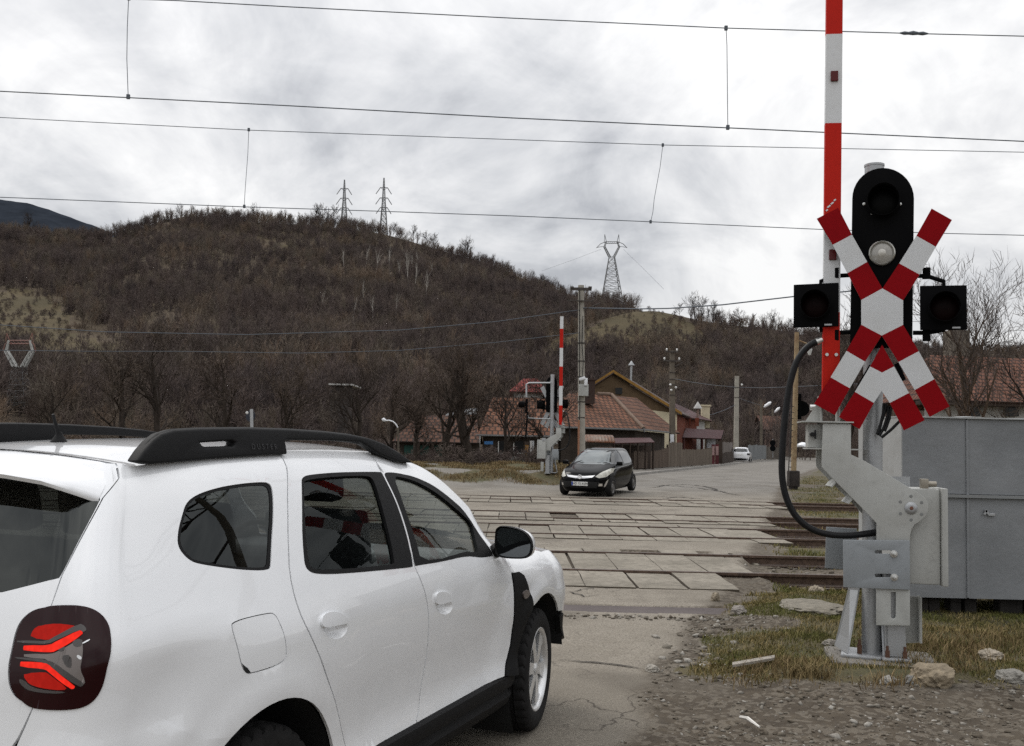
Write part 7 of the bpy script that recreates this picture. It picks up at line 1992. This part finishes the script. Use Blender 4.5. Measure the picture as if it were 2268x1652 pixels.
def mat_hill(name, bare=.5):
    t = NT(name); p = t.pos(); n = t.noise(p, .013, 6, .6); n2 = t.noise(p, .11, 6, .65); n3 = t.noise(p, .9, 4, .7)
    c = t.mix(t.ramp(n, [(.40, 0.), (.60, 1.)]), (.075, .058, .045), (.105, .083, .053))
    c = t.mix(t.math('MULTIPLY', t.ramp(n2, [(.42, 0.), (.62, 1.)]), .6), c, (.080, .060, .045)); c = t.mix(t.math('MULTIPLY', t.ramp(n3, [(.45, 0.), (.65, 1.)]), .4), c, (.045, .036, .028))
    t.bsdf(c, .95, 0, t.bump(n3, .6, .8), spec=.1); return t.m
M_HILL = mat_hill('hill_ground')
def mat_meadow():
    t = NT('meadow'); p = t.pos(); n = t.noise(p, .05, 5, .6); n2 = t.noise(p, .6, 5, .7)
    c = t.mix(t.ramp(n, [(.35, 0.), (.65, 1.)]), (.070, .057, .034), (.102, .079, .046)); c = t.mix(t.math('MULTIPLY', t.ramp(n2, [(.45, 0.), (.65, 1.)]), .6), c, (.060, .052, .028))
    t.bsdf(c, .95, spec=.1); return t.m
SKY_A = [(-600, 560), (0, 520), (110, 530), (240, 528), (300, 510), (360, 488), (420, 478), (520, 487), (600, 494), (700, 500), (780, 508), (850, 518), (920, 538), (980, 556), (1040, 572), (1090, 586), (1120, 600), (1160, 618), (1200, 630), (1260, 652), (1330, 668), (1400, 676), (1470, 720), (1560, 800)]
SKY_B = [(1000, 905), (1060, 850), (1120, 800), (1190, 765), (1250, 742), (1300, 720), (1350, 703), (1400, 691), (1450, 688), (1500, 698), (1560, 712), (1620, 720), (1700, 728), (1770, 740), (1850, 752), (1960, 765), (2100, 772), (2300, 780), (2900, 800)]
HA, PA = hill('hill', list(range(-560, 1561, 20)), lambda px: lin([(-600, 85), (900, 92), (1560, 140)], px), lambda px: lin([(-600, 420), (300, 500), (900, 500), (1400, 400), (1560, 380)], px), SKY_A, lambda t: .30 * t + .70 * t ** 1.6, M_HILL, seed=3, amp=5)
HB, PB = hill('hill', list(range(1000, 2901, 20)), lambda px: lin([(1000, 150), (1500, 140), (2900, 130)], px), lambda px: lin([(1000, 260), (1450, 300), (1800, 330), (2900, 420)], px), SKY_B, lambda t: .15 * t + .85 * t ** 1.25, M_HILL, seed=8, amp=3)
HA.data.materials.append(mat_meadow()); HB.data.materials.append(HA.data.materials[1])
MEADOW = [[(1290, 735), (1340, 708), (1400, 690), (1450, 684), (1490, 692), (1520, 708), (1545, 725), (1560, 742), (1540, 768), (1490, 770), (1440, 765), (1400, 772), (1330, 780), (1240, 812), (1165, 832), (1140, 815), (1230, 755)],
          [(-50, 640), (60, 645), (110, 655), (150, 690), (160, 730), (210, 760), (170, 790), (60, 800), (-50, 800)], [(60, 735), (200, 745), (300, 790), (280, 830), (130, 840), (20, 810)], [(560, 560), (650, 540), (660, 552), (590, 580)]]
def in_meadow(p):
    q = proj(p); return any(inpoly(q, m) for m in MEADOW)
for o in (HA, HB):
    for f in o.data.polygons:
        if in_meadow(f.center): f.material_index = 1
# far mountain, the blue of the haze painted into its base colour
M_MTN = simple('haze_tinted_mountain', (.026, .031, .040), .95, 0, .25, .02, spec=.0, coord='Object')
SKY_C = [(-900, 470), (-300, 430), (-100, 428), (0, 442), (60, 450), (120, 468), (180, 490), (240, 512), (300, 535), (420, 600)]
HC, PC = hill('mountain', list(range(-900, 421, 12)), lambda px: 1500, lambda px: 2600, [(x, y + 2.0 * nz(x, 0, .05, 2)) for x, y in [(px, lin(SKY_C, px)) for px in range(-900, 421, 12)]], lambda t: t, M_MTN, back=400, seed=5, amp=20)
# ---- bare tree prototypes
def tree_mesh(name, h, seed, spread=.55, levels=3, n1=7, n2=5, n3=5, n4=4, r0=.14, tw=.018, lean=0.0, upright=.35, split=.28, bole=True):
    """tapered trunk with limbs as tubes; outer twigs as slivers. Returns (trunk bmesh data, twig arrays)"""
    r = random.Random(seed); TB = MB(); tv = []; tf = []
    def rv(): return Vector((r.gauss(0, 1), r.gauss(0, 1), r.gauss(0, 1)))
    def twig(p, d, L, w):
        s = d.cross(rv()); s.normalize(); m = p + d * L * .5 + rv() * L * .05; e = p + d * L + rv() * L * .09
        b = len(tv); tv.extend([p - s * w, p + s * w, m + s * w * .8, m - s * w * .8, e]); tf.extend([(b, b + 1, b + 2), (b, b + 2, b + 3), (b + 3, b + 2, b + 4)])
    def limb(p, d, L, rad, lv):
        nseg = 5 if lv < 2 else 3; pts = [p.copy()]; dd = d.copy(); rads = [rad]
        for k in range(nseg):
            dd = (dd + rv() * (.14 if lv else .06) + Vector((0, 0, .10 * upright * (1 if lv else .3)))).normalized(); pts.append(pts[-1] + dd * L / nseg); rads.append(rad * (1 - .80 * (k + 1) / nseg) if lv else rad * (1 - .62 * (k + 1) / nseg))
        if lv <= 1: TB.tube(pts, rads, 6 if lv == 0 else 5, False)
        elif lv == 2: TB.tube(pts, rads, 3, False)
        else:
            for a, b, q in zip(pts, pts[1:], rads): twig(a, (b - a).normalized(), (b - a).length * 1.1, q)
        def at(t): i = min(nseg - 1, int(t * nseg)); return pts[i].lerp(pts[i + 1], t * nseg - i), (pts[i + 1] - pts[i]).normalized(), lerp(rads[i], rads[i + 1], t * nseg - i)
        n = (n1, n2, n3, n4)[lv] if lv < 4 else 0
        for k in range(n):
            t = lerp(split if lv == 0 else .22, 1.0, (k + r.random() * .8) / n); q, dq, rr = at(min(t, .999)); side = dq.cross(rv()); side.normalize()
            ang = r.uniform(.45, .95) * (spread / .55); nd = (dq * math.cos(ang) + side * math.sin(ang)).normalized(); nd = (nd + Vector((0, 0, upright * .5))).normalized()
            nl = L * r.uniform(.45, .72) * (1.0 if lv else lerp(1.05, .6, t))
            if lv + 1 <= levels: limb(q, nd, nl, min(rr * .62, rad * .5) + tw * .2, lv + 1)
            else: twig(q, nd, nl, tw)
    limb(Vector((0, 0, -.2)), Vector((lean, 0, 1)).normalized(), h * .62, r0, 0)
    return TB, np.array([v[:] for v in tv], np.float32), np.array(tf, np.int32)
def mat_bark(name, c, var=.4, rnd=0.0):
    t = NT(name); n = t.noise(t.coord('Object', (1, 1, .3)), 6, 5, .65); k = t.mix(t.ramp(n, [(.3, 0.), (.7, 1.)]), tuple(x * (1 - var) for x in c), tuple(x * (1 + var) for x in c))
    t.bsdf(k, .95, spec=.15); return t.m
M_BARK = mat_bark('tree_bark', (.042, .033, .027)); M_TWIG = mat_bark('tree_twigs', (.044, .033, .027)); M_BIRCH = mat_bark('birch_bark', (.38, .355, .32), .2); M_TWIGGREY = mat_bark('pale_twigs', (.085, .068, .054))
def mat_woods():
    t = NT('bare_woodland'); oi = t.n('ShaderNodeObjectInfo'); p = t.pos(); n = t.noise(p, .02, 4, .6)
    f = t.math('ADD', t.math('MULTIPLY', oi.outputs['Random'], .38), t.math('MULTIPLY', t.ramp(t.noise(p, .045, 3, .5), [(.37, 0.), (.63, 1.)]), .62))
    c = t.ramp(f, [(0, (.060, .050, .048)), (.3, (.092, .072, .067)), (.5, (.128, .098, .086)), (.68, (.122, .104, .082)), (.85, (.175, .124, .090)), (1, (.21, .17, .128))])
    c = t.mix(t.math('MULTIPLY', t.ramp(n, [(.42, 0.), (.62, 1.)]), .4), c, (.080, .065, .060))
    t.bsdf(c, .95, spec=.1); return t.m
M_WOODS = mat_woods()
def merged(name, h, seed, mat, **kw):
    TB, tv, tf = tree_mesh(name, h, seed, **kw)
    me = bpy.data.meshes.new(name + '_trunk'); bmesh.ops.triangulate(TB.bm, faces=TB.bm.faces[:]); TB.bm.to_mesh(me); TB.bm.free()
    n = len(me.vertices); V = np.empty(n * 3, np.float32); me.vertices.foreach_get('co', V); V = V.reshape(-1, 3); T = np.empty(len(me.polygons) * 3, np.int32); me.loops.foreach_get('vertex_index', T); T = T.reshape(-1, 3)
    m2 = np_mesh(name, np.concatenate([V, tv]), np.concatenate([T, tf + n]), 3); m2.materials.append(mat); return m2
def scatter(name, protos, pts, mat):
    """one 'stuff' object: prototypes set out on points (x, y, z, scale)"""
    coll = bpy.data.collections.new(name + '_kinds')
    for me in protos: coll.objects.link(bpy.data.objects.new(name + '_kind', me))
    P = np.array(pts, np.float32); me = bpy.data.meshes.new(name); me.vertices.add(len(P)); me.vertices.foreach_set('co', P[:, :3].ravel())
    at = me.attributes.new('size', 'FLOAT', 'POINT'); at.data.foreach_set('value', P[:, 3].copy())
    o = bpy.data.objects.new(name, me); COL.objects.link(o); me.materials.append(mat)
    ng = bpy.data.node_groups.new(name, 'GeometryNodeTree'); ng.interface.new_socket('Geometry', in_out='INPUT', socket_type='NodeSocketGeometry'); ng.interface.new_socket('Geometry', in_out='OUTPUT', socket_type='NodeSocketGeometry')
    N = ng.nodes.new; gi, go_ = N('NodeGroupInput'), N('NodeGroupOutput'); ip = N('GeometryNodeInstanceOnPoints'); ci = N('GeometryNodeCollectionInfo'); ci.inputs['Collection'].default_value = coll; ci.inputs['Separate Children'].default_value = True; ci.inputs['Reset Children'].default_value = True
    rv = N('FunctionNodeRandomValue'); rv.data_type = 'FLOAT_VECTOR'; rv.inputs[0].default_value = (-.08, -.08, 0); rv.inputs[1].default_value = (.08, .08, 6.28)
    na = N('GeometryNodeInputNamedAttribute'); na.data_type = 'FLOAT'; na.inputs['Name'].default_value = 'size'
    L = ng.links.new; L(gi.outputs[0], ip.inputs['Points']); L(ci.outputs[0], ip.inputs['Instance']); ip.inputs['Pick Instance'].default_value = True
    L(rv.outputs[0], ip.inputs['Rotation']); L([s for s in na.outputs if s.enabled][0], ip.inputs['Scale']); L(ip.outputs[0], go_.inputs[0])
    m = o.modifiers.new('scatter', 'NODES'); m.node_group = ng; tag(o, kind='stuff'); return o
wood_protos = [merged('wood_tree', 8.0, 100 + k, M_WOODS, n1=9, n2=6, n3=4, levels=2, spread=sp, r0=.10, tw=twd, upright=up, split=.18) for k, (sp, up, twd) in enumerate(((.40, .7, .026), (.52, .5, .028), (.34, .9, .025), (.60, .35, .030), (.45, .6, .027)))]
bush_protos = [merged('wood_bush', 3.0, 140 + k, M_WOODS, n1=10, n2=6, n3=5, levels=2, spread=.75, r0=.04, tw=.030, upright=.3, split=.02) for k in range(3)]
rr_ = random.Random(31); pts = []; bpts = []
def blocks(p):
    """keep the cutting in front of the painted pylon clear of trees"""
    if p.y > 111: return False
    q = proj(p + Vector((0, 0, 8))); return 8 < q[0] < 86 and q[1] < 818
def on_grid(P, a, t):
    nc, nt = len(P) - 1, 44; i = min(nc - 1, int(a * nc)); j = min(nt - 1, int(t * nt)); fa, ft = a * nc - i, t * nt - j
    return P[i][j].lerp(P[i + 1][j], fa).lerp(P[i][j + 1].lerp(P[i + 1][j + 1], fa), ft)
for P, n, y0, y1 in ((PA, 14500, 85, 500), (PB, 9000, 130, 330)):
    k = 0
    while k < n:
        a = rr_.random(); t = rr_.random() ** .8; t = t * 1.0; p = on_grid(P, a, t)
        if P is PB and not (1100 < proj(p)[0] < 2600): k += 1; continue
        if P is PA and not (-250 < proj(p)[0] < 1560): k += 1; continue
        k += 1
        if blocks(p): continue
        if in_meadow(p):
            if rr_.random() < (.3 if P is PB else .55): bpts.append((p.x, p.y, p.z - .1, rr_.uniform(.3, .9)))
            continue
        d = nz(p.x, p.y, .03, 4)
        if nz(p.x, p.y, .018, 17) > .34 and rr_.random() < .7: continue
        s = rr_.uniform(.45, 1.05) * (1.0 if t < .8 else .8) * (1.12 if P is PA else .95)
        if d < -.22 and rr_.random() < .55: bpts.append((p.x, p.y, p.z - .1, rr_.uniform(.7, 1.3)))
        else: pts.append((p.x, p.y, p.z - .2, s))
        if rr_.random() < .4:
            q = on_grid(P, min(.999, max(0, a + rr_.gauss(0, .006))), min(.999, t + rr_.random() * .01))
            if not in_meadow(q): bpts.append((q.x, q.y, q.z - .1, rr_.uniform(.8, 1.6)))
for k in range(2600):                                                      # the taller wood along the crest
    p = on_grid(PA, rr_.random(), lerp(.90, 1.0, rr_.random() ** .7)); q = proj(p)[0]
    if -200 < q < 1250 and not in_meadow(p) and nz(p.x, p.y, .03, 9) > -.25: pts.append((p.x, p.y, p.z - .3, rr_.uniform(.7, 1.15) * (1 if q < 960 else .6)))
scatter('woodland', wood_protos, pts, M_WOODS); scatter('undergrowth', bush_protos, bpts, M_WOODS)
# scrub on the flat behind the tracks, left of the cottage
pts = []
for k in range(1300):
    y = 45 + 42 * rr_.random() ** 1.2; x = W(rr_.uniform(-80, 1010), 980, y).x
    if y > 55 and W(870, 980, y).x < x: continue
    if blocks(Vector((x, y, -3))): continue
    pts.append((x, y, gz(x, y) - .1, rr_.uniform(.25, .75) * (.5 + .5 * smoothstep(48, 70, y))))
for k in range(90):
    y = 43 + 10 * rr_.random(); x = W(rr_.uniform(930, 1225), 980, y).x; pts.append((x, y, gz(x, y) - .1, rr_.uniform(.15, .45)))
scatter('scrub', bush_protos, pts, M_WOODS)
pts = []
for k in range(260):
    y = 66 + 55 * rr_.random(); x = W(rr_.uniform(-80, 900), 980, y).x
    if not blocks(Vector((x, y, 0))): pts.append((x, y, .1, rr_.uniform(.35, .65)))
for k in range(150):
    y = 112 + 25 * rr_.random(); x = W(rr_.uniform(1480, 2300), 980, y).x; pts.append((x, y, gz(x, y) - .1, rr_.uniform(.4, .8)))
scatter('woodland', wood_protos, pts, M_WOODS)
# ---- trees one can tell apart
M_TW2 = mat_bark('tan_twigs', (.080, .060, .046)); M_TW3 = mat_bark('brown_twigs', (.060, .044, .035))
def put_tree(name, label, px, pyt, Y, seed, kw, bark=M_BARK, twig=None, cat='tree', group=None, z=None, h0=10.0):
    twig = twig or (M_TWIG, M_TW2, M_TW3)[seed % 3]
    p = W(px, 990, Y); p.z = (gz(p.x, p.y) if z is None else z); h = W(px, pyt, Y).z - p.z
    TB, tv, tf = tree_mesh(name, h / .93, seed, **kw)
    t = thing(name, label, cat, p, 0, group); TB.build('trunk', bark, t, smooth=60, recalc=False)
    me = np_mesh('crown', tv, tf, 3); obj('crown', me, twig, t); return t
BIG = dict(n1=8, n2=6, n3=6, n4=5, levels=3, r0=.20, tw=.0085, spread=.62, upright=.35, split=.22)
GR = 'bare trees behind the tracks'
put_tree('bare_tree', 'largest bare tree, dark forked crown in front of the cottage', 1040, 728, 46, 5, dict(BIG, r0=.26, n1=9, split=.16), group=GR)
put_tree('bare_tree', 'slim bare tree in front of the cottage roof, right of the largest bare tree', 1118, 800, 52, 6, dict(BIG, r0=.13, tw=.010), group=GR)
put_tree('bare_tree', 'bare tree with crooked trunk left of the largest bare tree', 986, 762, 49, 7, dict(BIG, r0=.19, lean=.08), group=GR)
put_tree('bare_tree', 'leaning bare tree in front of the teal boarded wing', 922, 825, 47, 8, dict(BIG, r0=.14, lean=-.12), group=GR)
put_tree('bare_tree', 'bare tree behind the far barrier and signal', 1222, 770, 50, 9, dict(BIG, r0=.15, tw=.010), group=GR)
put_tree('bare_tree', 'broad bare tree above the SUV roof rail, behind the round sign', 640, 770, 54, 10, dict(BIG, r0=.17), group=GR)
put_tree('bare_tree', 'bare tree with dark forked trunk above the middle of the SUV roof', 505, 735, 52, 11, dict(BIG, r0=.20), group=GR)
put_tree('bare_tree', 'tall bare tree with two stems left of centre above the SUV roof', 352, 690, 56, 12, dict(BIG, r0=.22, split=.15), group=GR)
put_tree('bare_tree', 'wide bare tree with low bent limb above the SUV rear window', 268, 705, 55, 13, dict(BIG, r0=.21, spread=.75), group=GR)
put_tree('bare_tree', 'bare tree at the left edge beside the white and red pylon', 110, 800, 58, 14, dict(BIG, r0=.16), group=GR)
put_tree('bare_tree', 'bare tree in front of the pale flat-roofed shed', 795, 765, 53, 15, dict(BIG, r0=.17), group=GR)
put_tree('bare_tree', 'bare tree between the flat-roofed shed and the grey-roofed shed', 868, 800, 60, 16, dict(BIG, r0=.15), group=GR)
put_tree('bare_tree', 'spreading bare tree behind the steel enclosure', 2166, 560, 33, 17, dict(BIG, r0=.17, tw=.0075, n1=11, n2=6, n3=7, upright=.65, split=.26, spread=.55), bark=mat_bark('brown_bark', (.105, .075, .055)), twig=mat_bark('grey_brown_twigs', (.085, .07, .062)), group=GR)
put_tree('bare_tree', 'thin bare tree showing between the near boom and the signal board', 1876, 585, 36, 18, dict(BIG, r0=.12, tw=.008, upright=.6), group=GR)
put_tree('bare_tree', 'young bare tree beyond the right picture edge of the tile roof', 2290, 640, 35, 19, dict(BIG, r0=.13, tw=.008, upright=.6), group=GR)
bvA = BVHTree.FromPolygons([v.co[:] for v in HA.data.vertices], [p.vertices[:] for p in HA.data.polygons]); bvB = BVHTree.FromPolygons([v.co[:] for v in HB.data.vertices], [p.vertices[:] for p in HB.data.polygons])
ORD = 'first second third fourth fifth sixth seventh eighth ninth tenth eleventh twelfth thirteenth fourteenth fifteenth sixteenth seventeenth eighteenth nineteenth twentieth twenty-first twenty-second twenty-third twenty-fourth'.split()
# birches on the main hill: white stems
bir = [(60, 1000, 830), (200, 720, 555), (260, 1050, 870), (330, 930, 760), (348, 690, 540), (385, 1050, 860), (402, 770, 560), (505, 720, 535), (540, 1050, 850), (556, 770, 620), (604, 730, 560), (620, 800, 585), (645, 720, 575), (666, 830, 640), (686, 700, 575), (732, 900, 690), (775, 760, 640), (962, 780, 650), (985, 920, 860)]
bp = []
for zx, zb0, zt0 in bir:
    px, pb, ptp = 692.1 + .34179 * zx, 359.9 + .34179 * zb0, 359.9 + .34179 * zt0; d = ray(px, pb); hit = bvA.ray_cast(CAM, d)
    if hit[0] is not None: bp.append((px, pb, ptp, hit[0]))
for px, pb, ptp in ((248, 560, 480), (300, 640, 560)):
    pass
bm_protos = []
for k in range(4):
    TB, tv, tf = tree_mesh('birch', 10.0, 200 + k, n1=9, n2=3, n3=3, levels=1, r0=.105, tw=.014, spread=.20, upright=.5, split=.45)
    mt = bpy.data.meshes.new('trunk'); 
    TB.bm.to_mesh(mt); TB.bm.free(); mt.materials.append(M_BIRCH); mc = np_mesh('crown', tv, tf, 3); mc.materials.append(M_TWIGGREY); bm_protos.append((mt, mc))
bp.sort(key=lambda q: q[0])
def place_proto(name, label, cat, group, p, h, k, protos, hb):
    t = thing(name, label, cat, p, k * 1.3, group); s = h / hb; t.scale = (s, s, s); mt, mc = protos[k % len(protos)]
    for nm, me in (('trunk', mt), ('crown', mc)): o = bpy.data.objects.new(nm, me); COL.objects.link(o); o.parent = t
    return t
for k, (px, pb, ptp, p) in enumerate(bp):
    h = (pb - ptp) / F_PX * (p - CAM).length
    place_proto('birch_tree', '%s white-stemmed birch from the left on the main hill slope' % ORD[k], 'tree', 'birches on the hill slope', p, h * 1.15, k, bm_protos, 8.6)
# trees along the skyline
sk_protos = []
for k in range(5):
    TB, tv, tf = tree_mesh('ridge', 9.0, 300 + k, n1=9, n2=6, n3=5, levels=2, r0=.13, tw=.040, spread=.5 + .05 * k, upright=.5, split=.25); mt = bpy.data.meshes.new('trunk'); TB.bm.to_mesh(mt); TB.bm.free(); mt.materials.append(M_BARK); mc = np_mesh('crown', tv, tf, 3); mc.materials.append(M_TWIG); sk_protos.append((mt, mc))
skA = [(62, 470), (262, 490), (290, 486), (372, 462), (395, 448), (428, 456), (482, 455), (522, 470), (565, 450), (640, 472), (700, 450), (718, 447), (738, 449), (806, 486), (870, 488), (916, 497), (948, 509), (962, 512), (1034, 522), (1028, 528), (1180, 600), (1206, 605), (1248, 628), (1316, 640)]
for k, (px, pt) in enumerate(skA):
    Y = lin([(-600, 420), (300, 500), (900, 500), (1400, 400)], px) - 3; b = W(px, lin(SKY_A, px) + 3, Y); h = W(px, pt, Y).z - b.z
    place_proto('ridge_tree', '%s leafless tree from the left along the main hill crest' % ORD[k], 'tree', 'trees along the hill crests', b, h, k, sk_protos, 8.0)
skB = [(1505, 668), (1540, 645), (1552, 652), (1580, 664), (1640, 678), (1668, 690), (1712, 684), (1745, 700), (2010, 742), (2120, 745)]
for k, (px, pt) in enumerate(skB):
    Y = lin([(1000, 260), (1450, 300), (1800, 330), (2900, 420)], px) - 3; b = W(px, lin(SKY_B, px) + 4, Y); h = W(px, pt, Y).z - b.z
    place_proto('ridge_tree', '%s leafless tree from the left on the lower right-hand hill crest' % ORD[k], 'tree', 'trees along the hill crests', b, h, k + 2, sk_protos, 8.0)
